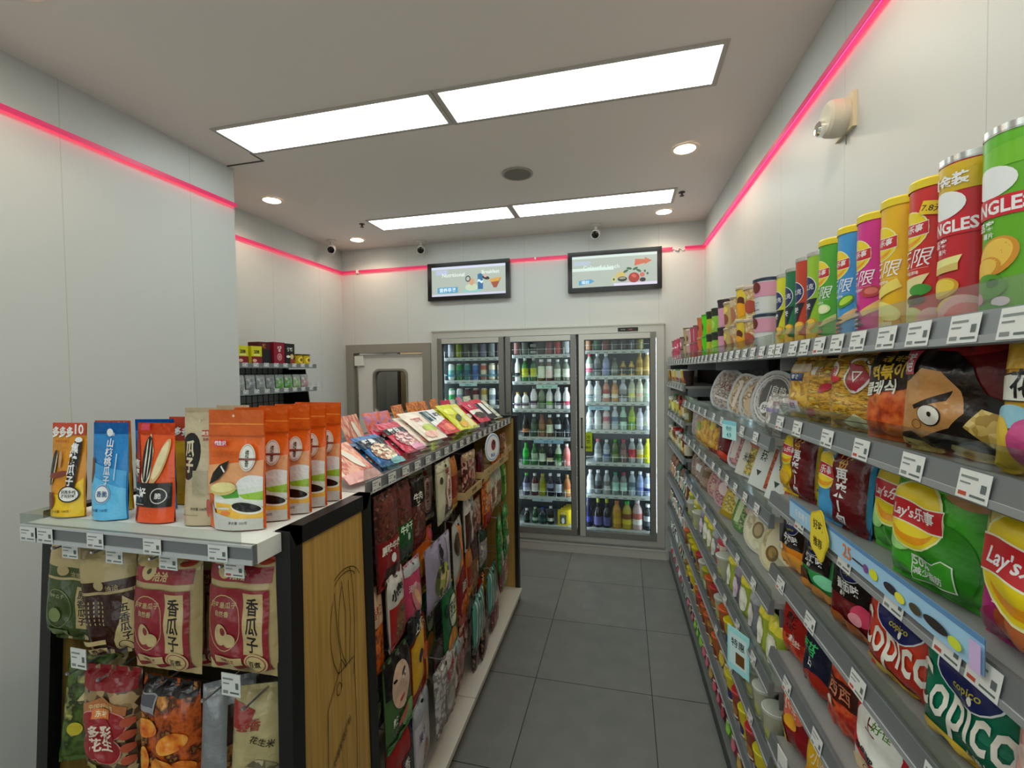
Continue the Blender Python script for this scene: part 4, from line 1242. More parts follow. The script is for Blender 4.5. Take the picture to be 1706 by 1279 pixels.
# ---- top shelf: tubs and cups in two tiers, going away
def cup_art(c1, c2, word=None):
    a = [('E', card(c1), 0, .62, .34, .28), ('E', card(c2), .06, .5, .2, .2)]
    if word:
        a.append(('T', card('#3c2c28'), word, -.05, .9, .2))
    return a
clr = food(['#c8a878', '#b08850', '#d8c8a0', '#8c6c48'], 55, kind='n')
topcups = [
 # y, r, H, tiers, body, lid, band, art, look
 (1.655, .045, .115, 2, '#c8cccc', '#24344c', [(.42, '#c88ca4')], [('R', card('#5c6c84'), -.9, .15, .2, .18), ('R', card('#7c8c9c'), -.9, .3, .1, .32), ('R', card('#7c8c9c'), -.9, .4, .2, .42), ('E', card('#6c2c24'), .1, .95, .2, .2), ('T', card('#4c2c3c'), '奶茶', -.5, .95, .3)], 'pink and white dessert tub with navy lid'),
 (1.765, .046, .112, 2, None, '#c8b4a8', None, [('E', card('#a84c3c'), .2, .45, .3, .25), ('E', card('#d8c850'), -.2, .85, .3, .2)], 'see-through nut tub with pale pink lid'),
 (1.88, .044, .122, 2, '#d4b83c', '#c4b8a4', None, [('R', card('#d8d8c4'), -.8, .1, -.2, 1.1), ('E', card('#5c3020'), .2, .75, .22, .2), ('E', card('#e89c1c'), .1, .4, .4, .3)], 'yellow biscuit tub with paler lid'),
 (1.99, .040, .112, 2, None, '#a49484', None, [('E', card('#a86c54'), 0, .5, .3, .4), ('R', card('#c8b4a0'), -.1, .9, .2, 1.2)], 'brown dried-fruit cup with grey lid'),
 (2.11, .038, .110, 2, '#b8a468', '#b0a080', None, [('E', card('#8c4c3c'), 0, .5, .3, .3), ('E', card('#d8c058'), 0, 1.0, .3, .2)], 'tan dried-fruit cup with beige lid'),
 (2.24, .036, .125, 1.5, '#c890a8', '#3c2c34', [(.68, '#3c2c34')], [], 'pink sweets cup with tall black lid'),
 (2.38, .035, .115, 1.5, '#84b83c', '#2c3428', [(.66, '#2c3428')], [('E', card('#a8cc5c'), 0, .5, .3, .3)], 'green sweets cup with black lid'),
 (2.51, .035, .115, 1.5, '#a8b42c', '#2c3028', [(.66, '#2c3028')], [('E', card('#c8982c'), 0, .4, .35, .35)], 'olive yellow sweets cup with black lid'),
 (2.64, .034, .115, 1.5, '#58c814', '#3ca818', None, [('E', card('#244c14'), 0, .7, .15, .3)], 'vivid green sweets cup'),
 (2.78, .034, .115, 1.5, '#c86c3c', '#b88c5c', None, [('E', card('#5c3c2c'), 0, .8, .2, .25)], 'orange sweets cup'),
 (2.93, .032, .10, 1.5, '#a8485c', '#7c5c5c', None, [('R', card('#d8b0a8'), -.1, .1, .1, 1.2)], 'raspberry red sweets tub'),
 (3.06, .032, .10, 1.5, '#b04c64', '#8c6c64', None, [('R', card('#e0c8bc'), -.1, .1, .1, 1.2)], 'rose red sweets tub'),
 (3.20, .032, .10, 1.5, '#b89c90', '#e0d8d0', None, [('E', card('#5c3c34'), 0, .6, .25, .3)], 'grey-brown sweets tub with white lid'),
 (3.34, .032, .11, 1.5, '#a89870', '#74644c', None, [('E', card('#6c5438'), 0, .5, .25, .3)], 'khaki sweets tub'),
 (3.52, .030, .085, 1.5, '#8c7470', '#4c4040', None, [('E', card('#e0d4cc'), 0, .5, .25, .3)], 'dark-lidded white sweets jar'),
 (3.68, .030, .085, 1.5, '#b43c58', '#c8506c', None, [('E', card('#e0c0c0'), 0, .5, .25, .3)], 'pink sweets jar'),
 (3.84, .030, .085, 1.5, '#c04c64', '#b03c54', None, [('R', card('#e8d0d0'), -.4, .3, .4, .5)], 'crimson sweets jar'),
 (3.99, .030, .085, 1.5, '#a85464', '#84504c', None, [('R', card('#dcc4c0'), -.4, .3, .4, .5)], 'dusky red sweets jar')]
for y, r, H, tiers, body, lid, band, art, look in topcups:
    bm = card(body) if body else clr
    bd = [(f, card(c)) for f, c in band] if band else None
    me = tub(r * .86, r, H, bm, plain(lid, .35), art, band=bd).mesh('snack_tub')
    if bd and look.startswith('pink and white'):
        me = tub(r * .86, r, H, card('#c8cccc'), plain(lid, .35), [('R', card('#c890a8'), -1.5, .62, 1.5, 1.12)] + art, band=None).mesh('snack_tub')
    n = 2
    for k in range(n):
        if tiers == 1.5 and k == 1 and False:
            continue
        put(me, 'snack_tub', look + (', lower of its stack on the top shelf' if k == 0 else ', standing on its twin on the top shelf'), 'tub',
            rpt(y, .05, TOPZ + k * H), ALPHA + (.1 if k else -.1), group='stacked tubs on the top shelf')

# ---- bags on the near section
def RB(y, z, me, name, label, cat, off=.058, turn=0.20, tilt=.10, group=None, roll=0.0):
    return put(me, name, label, cat, rpt(y, off, z), ALPHA + turn, tilt, roll, group)
GA = lambda s: 'snack bags on the %s shelf of the near section' % s
A2 = 1.508 + .019
golden = food(['#c89430', '#e0b450', '#a86c1c', '#ecca74'], 34, kind='n')
sticks = food(['#a87414', '#d8a838', '#7c4c0c', '#e8c45c'], 30, aniso=(1.0, 1.0, 4.5), kind='n', rot=.9)
spicy = food(['#8c2410', '#c8501c', '#d87830', '#7c1808'], 26, kind='n')
RB(1.385, A2, bag(.125, .165, .06, golden, [('R', film('#d8c8b0'), -.5, .98, .5, 1.15), ('R', film('#1c2c64'), -.3, .78, .2, .95), ('T', film('#e0e4f0'), '零食', -.05, .865, .1), ('R', film('#d8cce0'), -.35, .12, .1, .36), ('T', film('#8c2c4c'), '猫耳', -.12, .24, .13)], seed=1).mesh('snack_bag'),
   'snack_bag', 'small golden crisp bag with navy label at shelf divide', 'bag', group=GA('second'))
RB(1.25, A2, bag(.14, .158, .06, sticks, [('R', film('#b89848'), -.5, .98, .5, 1.1), ('T', film('#f0e0d0'), '薯条', -.1, .9, .16), ('E', film('#b83040'), .15, .6, .18, .07, .3), ('R', film('#a83040'), -.4, .1, -.1, .22)], seed=2).mesh('snack_bag'),
   'snack_bag', 'yellow fried-stick bag left of the one with the red badge', 'bag', group=GA('second'))
RB(1.105, A2, bag(.17, .168, .066, sticks, [('R', film('#a8843c'), -.5, .93, .5, 1.0), ('E', film('#e8d8d0'), -.36, .72, .16, .15), ('T', film('#b82c34'), '酥脆', -.36, .74, .13), ('E', film('#c83038'), -.33, .63, .2, .05), ('O', film('#f0d8d8'), .14, .68, .21, .22, 0, .03), ('P', film('#a01c34'), [(-.05, .84), (.2, .80), (.34, .66), (.2, .48), (.02, .55), (.02, .7)]), ('T', film('#f0e0d0'), '▽', .15, .66, .14),
        ('O', film('#484028'), .32, .86, .09, .06, 0, .02), ('P', film('#e0d8b0'), [(-.1, .1), (.2, .22), (.45, .1), (.45, .04), (-.1, .04)]), ('R', film('#3c3020'), -.2, .11, .4, .12)], seed=3).mesh('snack_bag'),
   'snack_bag', 'yellow fried-stick bag with red badge and small eye-shaped seal', 'bag', group=GA('second'))
RB(.965, A2, bag(.148, .172, .058, spicy, [('P', film('#1c100c'), [(-.5, .52), (.5, .68), (.5, 1.1), (-.5, 1.1)]), ('T', film('#d8b030'), '국물 라면', .0, 1.0, .08), ('T', film('#d8b42c'), '떡볶이', -.03, .84, .19, {'w': .8, 'r': .1, 's': .15, 'b': .03}), ('T', film('#e8e4cc'), '클래식', -.14, .64, .18, {'w': .65, 'r': .1, 's': .15, 'b': .03})], seed=4).mesh('snack_bag'),
   'snack_bag', 'black-topped bag with yellow Korean lettering and orange pasta', 'bag', group=GA('second'))
skin, ink = film('#b8834c'), film('#120c0a')
waf = food(['#c8ac60', '#a88840', '#dcc680'], 90, rough=.4)
RB(.81, A2, bag(.195, .178, .07, film('#5c1014'), [('E', film('#8c1c20'), .12, .86, .3, .10), ('P', ink, [(-.5, .05), (-.5, .6), (-.42, .74), (-.25, .82), (0, .80), (.2, .68), (.32, .48), (.5, .40), (.5, 0)]),
        ('P', skin, [(-.5, .1), (-.5, .62), (-.42, .56), (-.36, .58), (-.2, .67), (-.02, .64), (.12, .5), (.17, .34), (.06, .22), (-.1, .16), (-.3, .06)]),
        ('P', ink, [(-.28, .37), (-.26, .34), (.02, .42), (.06, .5), (-.02, .47)]), ('O', ink, -.1, .30, .125, .085, 0, .012), ('E', film('#ded8cc'), -.1, .30, .115, .075), ('E', ink, -.07, .31, .022, .02), ('O', film('#6c4420'), -.24, .22, .05, .04, 0, .008),
        ('P', ink, [(-.42, .13), (-.3, .16), (-.22, .11), (-.1, .15), (.08, .12), (-.1, .08), (-.4, .04)]),
        ('P', waf, [(.18, .24), (.3, .38), (.46, .33), (.44, .14), (.34, .12)]), ('P', waf, [(-.42, .0), (-.4, .1), (-.2, .08), (-.1, .02), (-.2, -.02)]), ('P', waf, [(-.05, .02), (.05, .1), (.35, .06), (.45, 0), (.1, 0)]),
        ('R', film('#b83c4c'), -.48, .62, -.28, .82), ('T', film('#f0e0dc'), '辣味\n锅巴', -.38, .72, .16, {'w': .18, 'b': .03})], seed=5, pinch=.03).mesh('snack_bag'),
   'snack_bag', 'large dark red rice-cracker bag with frowning cartoon face', 'bag', tilt=.08, group=GA('second'))
pk = film('#c44c84')
RB(.625, A2, bag(.18, .18, .07, film('#c89828'), [('R', film('#d8ac3c'), -.5, .72, .5, .9), ('P', film('#202020'), [(-.49, .5), (-.47, .68), (.5, .79), (.5, .5)]), ('P', film('#e4e0d0'), [(-.48, .51), (-.46, .67), (.5, .775), (.5, .5)]), ('T', film('#181818'), '花椒锅巴', .06, .62, .2, {'w': .96, 'b': .02}),
        ('O', film('#202020'), .08, .79, .16, .06, 0, .02), ('E', film('#e4e0d0'), .08, .79, .15, .055), ('T', film('#181818'), '美好', .08, .79, .07), ('R', film('#202020'), -.22, .40, .3, .5), ('R', film('#e4e0d0'), -.21, .41, .3, .495), ('T', film('#181818'), '爆辣味', .04, .452, .08, {'b': .02}),
        ('E', film('#8cbccc'), -.32, .4, .14, .08), ('E', film('#e0b83c'), -.4, .2, .12, .2), ('E', pk, -.16, .2, .16, .2), ('E', film('#d8a888'), -.04, .3, .1, .1), ('E', pk, -.16, .32, .12, .08), ('P', film('#c8b0cc'), [(-.16, .02), (-.14, .2), (-.02, .2), (.02, .02)]), ('R', film('#5c4c7c'), -.2, 0, .3, .05), ('E', film('#c03c5c'), .14, .16, .12, .08)], seed=6, pinch=.03).mesh('snack_bag'),
   'snack_bag', 'mustard yellow rice-cracker bag with pink-haired drawing at the frame edge', 'bag', tilt=.08, group=GA('second'))
A3 = 1.282 + .019
def promo(mcol, word="再来\n1包"):
    return [('P', film('#601418'), [(.02, 0), (.5, 0), (.5, 1.3), (.06, 1.3)]), ('T', film('#e0b83c'), '买一份', .2, .98, .34, {'w': .34, 'l': .8, 'r': 0}) if False else ('T', film('#d8a838'), '千万\n份', .2, 1.0, .26, {'w': .26}),
            ('T', film('#f4f0ea'), '再\n来\n1\n包', .2, .46, .82, {'w': .19, 'b': .03, 'fit': 0})]
RB(1.415, A3, bag(.155, .2, .070, film('#dcb81c'), [('R', film('#e8e0b0'), -.5, 1.1, .5, 1.3)] + lays_logo(-.16, .82, .26) + [('E', film('#c89c20'), -.2, .3, .2, .14)] + promo(0), seed=7).mesh('chip_bag'),
   'chip_bag', 'yellow chip bag with dark red prize band, farthest on its shelf', 'bag', group=GA('third'))
RB(1.165, A3, bag(.158, .2, .070, film('#4c9ccc'), [('P', film('#d8d8b0'), [(-.5, 1.1), (0, 1.02), (0, 1.25), (-.5, 1.25)])] + lays_logo(-.18, .78, .27, '乐事') + [('R', film('#1c4c84'), -.4, .42, -.28, .46)] + promo(0), seed=8).mesh('chip_bag'),
   'chip_bag', 'sky blue chip bag with dark red prize band', 'bag', group=GA('third'))
potato = film('#a87c50')
chipc = film('#e4cc7c')
grn = [('E', film('#6cc43c'), 0, 1.0, .5, .12), ('E', film('#a4dc84'), -.25, .5, .24, .2, .6), ('E', film('#2c7c1c'), .2, .35, .24, .3)]
gl = lambda: film('#44a02c')
RB(1.0, A3, bag(.155, .2, .066, gl(), [('E', potato, -.1, 1.12, .2, .1)] + grn + lays_logo(-.03, .76, .38), seed=9).mesh('chip_bag'),
   'chip_bag', 'green chip bag standing behind the other green chip bag', 'bag', off=.09, group=GA('third'), turn=.15)
RB(.85, A3, bag(.185, .195, .074, gl(), [('E', potato, .26, .95, .24, .13, -.3), ('E', film('#c8c09c'), -.3, 1.0, .12, .06)] + grn + lays_logo(-.12, .64, .30) + [('P', film('#d0ecc8'), [(-.1, .09), (.3, .13), (.3, .34), (.22, .36), (.14, .3), (-.1, .31)]), ('P', film('#3c9428'), [(-.09, .1), (.29, .14), (.29, .33), (.22, .35), (.14, .29), (-.09, .30)]), ('T', film('#e0f4d8'), '50%', .0, .265, .08), ('T', film('#e0f4d8'), '减少脂肪', .06, .18, .07)], seed=10).mesh('chip_bag'),
   'chip_bag', 'green chip bag nearer the camera, with potato and half-fat mark', 'bag', group=GA('third'), turn=.2)
RB(.655, A3, bag(.195, .195, .074, film('#a4246c'), [('E', chipc, -.28, .95, .24, .16), ('E', chipc, .34, .84, .18, .18), ('E', film('#d8c078'), -.44, .7, .1, .16), ('E', film('#84204c'), .1, .14, .5, .2), ('E', film('#8c3c20'), .0, .16, .26, .12, -.4), ('E', film('#a85c34'), .02, .18, .18, .07, -.4),
        ('T', film('#f0d4e4'), '墨西哥鸡汁番茄味', -.02, .33, .06, {'w': .8})] + lays_logo(-.02, .60, .36), seed=11).mesh('chip_bag'),
   'chip_bag', 'large magenta chip bag at the right frame edge', 'bag', group=GA('third'), tilt=.06, turn=.05)
A4 = 1.072 + .019
badge = lambda cx, cy, r, t1='可比克', t2='copico': [('E', film('#d8dce4'), cx, cy, r * 1.05, r * 1.02), ('E', film('#182054'), cx, cy, r, r * .97), ('T', film('#e4e8f0'), t1, cx, cy + .18 * r, .55 * r, {'w': 1.6 * r, 'b': .03}), ('T', film('#b0a838'), t2, cx, cy - .5 * r, .3 * r, {'w': .9 * r})]
def flav(main, word, c2, extra=()):
    return [('P', film('#14100f'), [(-.42, .5), (.34, .5), (.42, 1.15), (-.34, 1.15)]), ('P', film(c2), [(-.48, .45), (-.42, .5), (-.34, 1.15), (-.4, 1.15)])] + badge(.02, .94, .2) + [('T', film('#f0ece4'), word, -.02, .66, .15, {'w': .66, 'b': .03}), ('T', film('#e0dcd4'), '薯片', -.08, .55, .06)] + list(extra)
RB(1.40, A4, bag(.145, .19, .08, film('#d07c1c'), flav(0, '牛肉味', '#e88c3c', [('E', film('#f0dcc0'), -.3, .44, .1, .06), ('E', film('#e4983c'), .1, .25, .4, .16)]), seed=12).mesh('chip_bag'), 'chip_bag', 'orange chip bag with black panel, at the shelf divide', 'bag', group=GA('fourth'))
RB(1.25, A4, bag(.150, .19, .08, film('#2c8444'), flav(0, '烧烤味', '#d86c4c', [('E', film('#7ccca0'), .3, .4, .2, .1), ('E', film('#5c3018'), -.2, .36, .2, .1), ('E', film('#c8883c'), .0, .14, .5, .14)]), seed=13).mesh('chip_bag'), 'chip_bag', 'green chip bag with black barbecue panel and navy badge', 'bag', group=GA('fourth'))
RB(1.095, A4, bag(.158, .19, .066, film('#641418'), [('E', film('#c83c50'), .3, 1.0, .3, .1)] + flav(0, '番茄味', '#e0907c', [('E', film('#c43c5c'), .28, .4, .16, .13), ('E', film('#d88c98'), .2, .32, .1, .08), ('E', film('#9c5420'), -.1, .12, .5, .12)]), seed=14).mesh('chip_bag'), 'chip_bag', 'dark red chip bag with black tomato panel and navy badge', 'bag', group=GA('fourth'))
def cop(base, dark):
    return [('E', film(dark), .1, .2, .5, .2)] + badge(.1, .88, .30) + [('T', film('#dcd8cc'), 'Copico', .0, .46, .62, {'w': .96, 'b': .015, 'r': -.1}), ('E', film('#c89c24'), -.12, .1, .34, .1, -.15), ('E', film('#dcb83c'), -.1, .13, .28, .06, -.15)]
RB(.935, A4, bag(.158, .185, .066, film('#c83c24'), cop(0, '#a42c20'), seed=15).mesh('chip_bag'), 'chip_bag', 'orange red chip bag with white lettering and navy badge', 'bag', group=GA('fourth'), tilt=.06)
RB(.775, A4, bag(.158, .185, .066, film('#0c6c50'), cop(0, '#0c5c44') + [('T', film('#dcd8cc'), '小脆片', .2, .18, .09)], seed=16).mesh('chip_bag'), 'chip_bag', 'teal green chip bag with white lettering and navy badge', 'bag', group=GA('fourth'), tilt=.06)
RB(.612, A4, bag(.155, .17, .08, film('#d89c94'), [('E', film('#e8bcb4'), 0, .7, .4, .14), ('E', film('#a01c24'), -.14, .34, .3, .12), ('R', film('#e4b8ac'), -.3, .27, .12, .42), ('T', film('#a01c24'), '旺旺', -.09, .34, .11), ('E', film('#e0b04c'), .3, .1, .2, .1)], seed=17).mesh('snack_bag'), 'snack_bag', 'pale pink snack bag at lower right frame corner', 'bag', group=GA('fourth'))
A5 = .826 + .019
redmix = food(['#7c1410', '#a82c1c', '#c8542c', '#5c0c0c'], 30, kind='n')
RB(1.395, A5, bag(.14, .19, .075, redmix, [('R', film('#8c1c18'), -.5, .5, .5, 1.1), ('T', film('#2c1410'), '麻辣\n小吃', 0, .78, .36, {'w': .6}), ('T', film('#e8d8d0'), '素毛肚', .1, .46, .12)], seed=18).mesh('snack_bag'), 'snack_bag', 'red spicy snack bag with dark outlined lettering', 'bag', group=GA('fifth'))
RB(1.255, A5, bag(.13, .19, .075, film('#141c30'), [('T', film('#3cb464'), '海苔', -.15, .9, .24, {'w': .5}), ('T', film('#e4e4e8'), '日', -.1, .62, .16), ('E', film('#8c2418'), .1, .3, .4, .2)], seed=19).mesh('snack_bag'), 'snack_bag', 'navy snack bag with green lettering on fifth shelf', 'bag', group=GA('fifth'))
RB(1.13, A5, bag(.115, .19, .07, redmix, [('R', film('#3c1410'), -.45, .7, .45, 1.12), ('T', film('#c87c5c'), '西西', 0, .9, .28, {'w': .7}), ('E', film('#d8c8b4'), -.2, .6, .12, .08)], seed=20).mesh('snack_bag'), 'snack_bag', 'red and black snack bag beside the white shrimp snack', 'bag', group=GA('fifth'))
shr = lambda: [('E', film('#b42028'), -.02, .70, .46, .42), ('E', film('#e4e0d4'), .0, .72, .38, .34), ('T', film('#6c1c18'), '上', -.08, .8, .2), ('T', film('#4c7c2c'), '好佳', .1, .84, .12), ('T', film('#b42038'), 'Oishi', .12, 1.06, .1, {'b': .03}), ('T', film('#24242c'), 'SHRIMP', -.12, .42, .08, {'r': -.12, 'b': .03}), ('E', film('#c8b08c'), -.1, .2, .3, .12), ('O', film('#4c3020'), -.05, .2, .14, .07, 0, .01)]
RB(.99, A5, bag(.155, .19, .066, film('#d8d4c8'), shr(), seed=21).mesh('snack_bag'), 'snack_bag', 'white shrimp snack bag with red ring, farther of the two', 'bag', group=GA('fifth'))
RB(.83, A5, bag(.155, .165, .066, film('#d8d8d4'), [('T', film('#b42c44'), 'Oishi', -.1, .8, .14, {'r': -.1, 'b': .04}), ('R', film('#a81c2c'), -.5, .42, .5, .62), ('E', film('#b42028'), .1, .4, .4, .2), ('E', film('#e4e0d4'), .12, .38, .32, .16)], seed=22).mesh('snack_bag'), 'snack_bag', 'white and red snack bag nearer the camera, low shelf', 'bag', group=GA('fifth'))
A6 = .57 + .019
RB(1.39, A6, bag(.14, .2, .08, film('#84141c'), [('E', film('#d86c54'), -.05, .86, .4, .22), ('T', film('#f0d0c0'), '小浣', -.05, .9, .24), ('E', film('#d89c2c'), 0, .62, .2, .12), ('E', film('#d8b428'), -.3, .25, .16, .3)], seed=23).mesh('snack_bag'), 'snack_bag', 'red noodle snack bag low on the near section', 'bag', group=GA('sixth'))
RB(1.22, A6, bag(.155, .2, .08, film('#d0a020'), [('T', film('#e8c8a0'), '干脆\n小吃', 0, .84, .4, {'w': .7}), ('E', film('#d87c20'), 0, .3, .4, .24), ('R', film('#a82c20'), -.5, 0, .5, .1)], seed=24).mesh('snack_bag'), 'snack_bag', 'mustard noodle snack bag beside the red one, sixth shelf', 'bag', group=GA('sixth'))

# ---- food trays standing in the middle sections
cl = plain('#b8bcbc', .2, .1)
def trm(W, H, lid, body, art, p=2.6, D=.045, rim=None):
    return tray(W, H, D, lid, body, art, p, rim=rim).mesh('food_tray')
grey_mix = food(['#8c8078', '#b8b0a8', '#6c5c54', '#d0ccc8'], 45, kind='n')
tan_mix = food(['#a89070', '#c8b898', '#7c6448', '#d8ccb8'], 40, kind='n')
pink_mix = food(['#a8646c', '#c89c9c', '#7c4450', '#d8c4c0'], 45, kind='n')
red_mix = food(['#b0482c', '#d0744c', '#8c3020', '#d8a888'], 45, kind='n')
yel_mix = food(['#c8a83c', '#dccc74', '#8c7428', '#ece0b0'], 45, kind='n')
grn_mix = food(['#5c8444', '#a0b880', '#385c2c', '#d0d8b8'], 45, kind='n')
silver = plain('#c0c4c6', .18, .3)
B2 = 1.436 + .019
GT = 'food trays standing upright on the right shelving'
def TR(y, z, me, label, turn=.5, tilt=.2, off=.075, name='food_tray', cat='tray', roll=.25):
    turn += .35
    o = put(me, name, label, cat, rpt(y, off, z), ALPHA + turn, tilt, roll, GT)
    return o
oval = trm(.17, .20, grey_mix, silver, [('O', plain('#dfe2e2', .25), 0, .59, .42, .5, 0, .03), ('E', plain('#5c5c58', .4), .02, .6, .32, .4), ('O', plain('#d8dcdc', .25), 0, .6, .36, .44, 0, .02), ('T', card('#dcdcd8'), '自热\n米饭', .08, .7, .34), ('E', card('#e8e8e4'), -.12, .38, .10, .12), ('T', card('#2c2c30'), '好', -.12, .38, .12), ('R', card('#d8d8d8'), -.12, .5, -.1, .85)], p=2.2, D=.05, rim=silver)
TR(1.74, B2, oval, 'silver oval self-heating meal tray with spoon, nearest of its shelf', roll=.2, turn=.2)
roundt = trm(.15, .18, tan_mix, silver, [('E', card('#7c4434'), -.05, .8, .16, .14), ('R', card('#dcd4c8'), .05, .2, .12, .9), ('E', card('#c8b090'), -.1, .4, .2, .18), ('O', silver, 0, .6, .44, .5, 0, .03)], p=2.2, rim=silver)
TR(1.93, B2, roundt, 'round clear-lidded meal tray leaning behind the silver oval tray', roll=.25, turn=.25)
TR(2.10, B2, trm(.15, .185, tan_mix, silver, [('E', card('#6c3c30'), 0, .7, .12, .1), ('R', card('#d8ccc0'), -.3, .2, -.2, 1.0), ('T', card('#5c3c34'), '饭', .1, .9, .16)], p=3.2, rim=silver), 'square-cornered beige meal tray leaning with two silver trays', roll=.28, turn=.3)
TR(2.45, B2, trm(.17, .21, grey_mix, silver, [('T', card('#7c3c44'), '火锅', 0, .7, .24), ('R', card('#d8d0d0'), -.3, .3, .3, .36)], p=2.4, rim=silver), 'tall grey oval tray alone on dark second shelf', roll=.3, turn=.35)
put(bag(.12, .13, .06, food(['#b8b0a8', '#d8d4d0', '#8c8478', '#c8b8c8'], 50, kind='n'), [('R', film('#8c7ca4'), -.3, .6, .3, .7)], seed=30).mesh('snack_bag'), 'snack_bag', 'clear bag of pale snacks standing beside the silver oval tray', 'bag', rpt(1.525, .04, B2), ALPHA + .2, .1)
B3 = 1.212 + .019
noodle = food(['#c89024', '#e4b84c', '#a8581c', '#d8c060'], 30, kind='n')
for i, (y, m, art, lb) in enumerate([
    (3.02, grey_mix, [('R', film('#b8a4a0'), -.5, .8, .5, 1.2)], 'grey instant noodle pack farthest along third shelf'),
    (2.86, noodle, [('R', film('#b89888'), -.5, .8, .5, 1.2), ('E', film('#8ca848'), .1, .6, .2, .15)], 'brown-topped instant noodle pack on third shelf'),
    (2.70, noodle, [('R', film('#c88c7c'), -.5, .95, .5, 1.2), ('E', film('#4c6c2c'), -.1, .85, .14, .1), ('E', film('#e0b82c'), .1, .8, .2, .14)], 'pink-topped noodle pack with yellow egg picture'),
    (2.50, noodle, [('E', film('#e8c42c'), 0, .9, .3, .2), ('E', film('#4c7c2c'), -.3, .9, .12, .12), ('R', film('#8c2c1c'), -.5, 0, .5, .15)], 'yellow instant noodle pack beside the maroon pack')]):
    put(bag(.16, .19, .05, m, art, seed=40 + i).mesh('noodle_pack'), 'noodle_pack', lb, 'noodle pack', rpt(y, .05, B3), ALPHA + .1, .12, 0, 'noodle packs on the third shelf')
put(bag(.15, .20, .06, film('#5c1014'), [('T', film('#c8988c'), '火\n鸡\n面', -.2, .95, .5, {'w': .14}), ('E', film('#c83c20'), .1, .2, .4, .16)] + [('E', film('#c89080'), -.3 + .09 * k, .42 + .03 * (k % 3), .03, .02) for k in range(7)], seed=44).mesh('noodle_pack'), 'noodle_pack', 'maroon instant noodle pack between yellow pack and meal trays', 'noodle pack', rpt(2.26, .05, B3), ALPHA + .1, .1, 0, 'noodle packs on the third shelf')
hot = lambda m, word, c='#3c4440': [('R', card('#d8dcd8'), -.5, 0, -.02, 1.5), ('T', card(c), word, -.26, .95, .46, {'w': .2, 'b': .02}), ('P', card('#3c4c48'), [(-.36, .45), (-.2, .45), (-.28, .3)]), ('R', card('#7cb4ac'), -.5, 1.2, .5, 1.3)]
TR(2.10, B3, trm(.125, .175, pink_mix, plain('#c8ccd0', .3), [('R', card('#ccc4c0'), -.4, .3, -.2, 1.1)], p=4), 'slim meal tray farthest of the four on third shelf', turn=.35, roll=.2)
TR(1.94, B3, trm(.125, .175, yel_mix, plain('#d0d4d8', .3), [('R', card('#d8d4cc'), -.5, 0, -.2, 1.4), ('E', card('#d08c7c'), .0, 1.1, .3, .16), ('T', card('#3c4c44'), '米饭', -.2, .6, .3, {'w': .3})], p=4), 'pale meal tray with pink top picture on third shelf', turn=.3, roll=.2)
TR(1.75, B3, trm(.135, .165, red_mix, plain('#d4d8d8', .3), hot(0, '自\n热'), p=4), 'white and salmon meal tray with black writing, third shelf', turn=.2, roll=.2)
TR(1.57, B3, trm(.135, .165, red_mix, plain('#d4d8d8', .3), hot(0, '火\n锅'), p=4), 'white and salmon meal tray closest to yellow chip bag', turn=.15, roll=.2)
B4 = .958 + .019
TR(1.67, B4, trm(.15, .19, food(['#c8bc90', '#dcd4ac', '#a89868'], 30, kind='n'), plain('#d8d0b0', .35), [('E', card('#e0d8b8'), 0, .66, .36, .46), ('E', card('#7c6438'), -.12, .4, .16, .18), ('E', card('#a88c54'), -.12, .42, .10, .12), ('E', card('#5c4c2c'), .15, .85, .08, .06), ('E', card('#c8c4a8'), .05, .7, .1, .1)], p=2.6), 'yellowish rounded noodle bowl tray, nearest on fourth shelf', turn=.15, roll=.25)
TR(1.85, B4, trm(.16, .19, food(['#d0c8a8', '#e4dcc0', '#b4a888'], 30, kind='n'), plain('#ddd6c0', .35), [('E', card('#8c7c60'), -.1, .5, .15, .2), ('E', card('#b8a880'), -.1, .5, .1, .14), ('E', card('#6c6450'), .1, .95, .1, .08)], p=2.3), 'cream oval noodle tray with dark spots, fourth shelf', turn=.2, roll=.25)
TR(2.06, B4, trm(.11, .175, grn_mix, plain('#5c8c50', .3), [('R', card('#c8d8a8'), -.4, .3, -.2, 1.2), ('E', card('#d0b0b0'), .1, .9, .2, .16)], p=3), 'green meal tray on fourth shelf', turn=.4)
TR(2.24, B4, trm(.11, .165, yel_mix, plain('#d0b030', .3), [('R', card('#a88c20'), -.5, 0, .5, .2), ('E', card('#e8e0c0'), .1, .9, .2, .2)], p=3), 'yellow meal tray on fourth shelf', turn=.4)
TR(2.42, B4, trm(.13, .16, pink_mix, plain('#c8a8b0', .3), [('E', card('#e0d0d0'), -.1, .7, .24, .26), ('E', card('#a83c50'), .1, .9, .16, .16)], p=2.2), 'round pink meal tray farther along fourth shelf', turn=.35)
TR(2.58, B4, trm(.12, .16, pink_mix, plain('#c0a090', .3), [('R', card('#c8b0a0'), -.3, .3, .3, .6)], p=2.6), 'dusty rose meal tray beside the round pink tray', turn=.35)
for i in range(3):
    put(bag(.13, .15, .05, food(['#7c6050', '#a88c78', '#54443c', '#c8bcb0'], 45, kind='n'), [('R', film(['#8c7468', '#c8c4c0', '#74604c'][i]), -.5, .6, .5, .9)], seed=50 + i).mesh('snack_bag'), 'snack_bag', ['brown snack pack third from trays on fourth shelf', 'white-banded brown snack pack on fourth shelf', 'dark brown snack pack next to rose tray'][i], 'bag', rpt(3.03 - .15 * i, .05, B4), ALPHA + .2, .12, 0, 'brown packs on the fourth shelf')
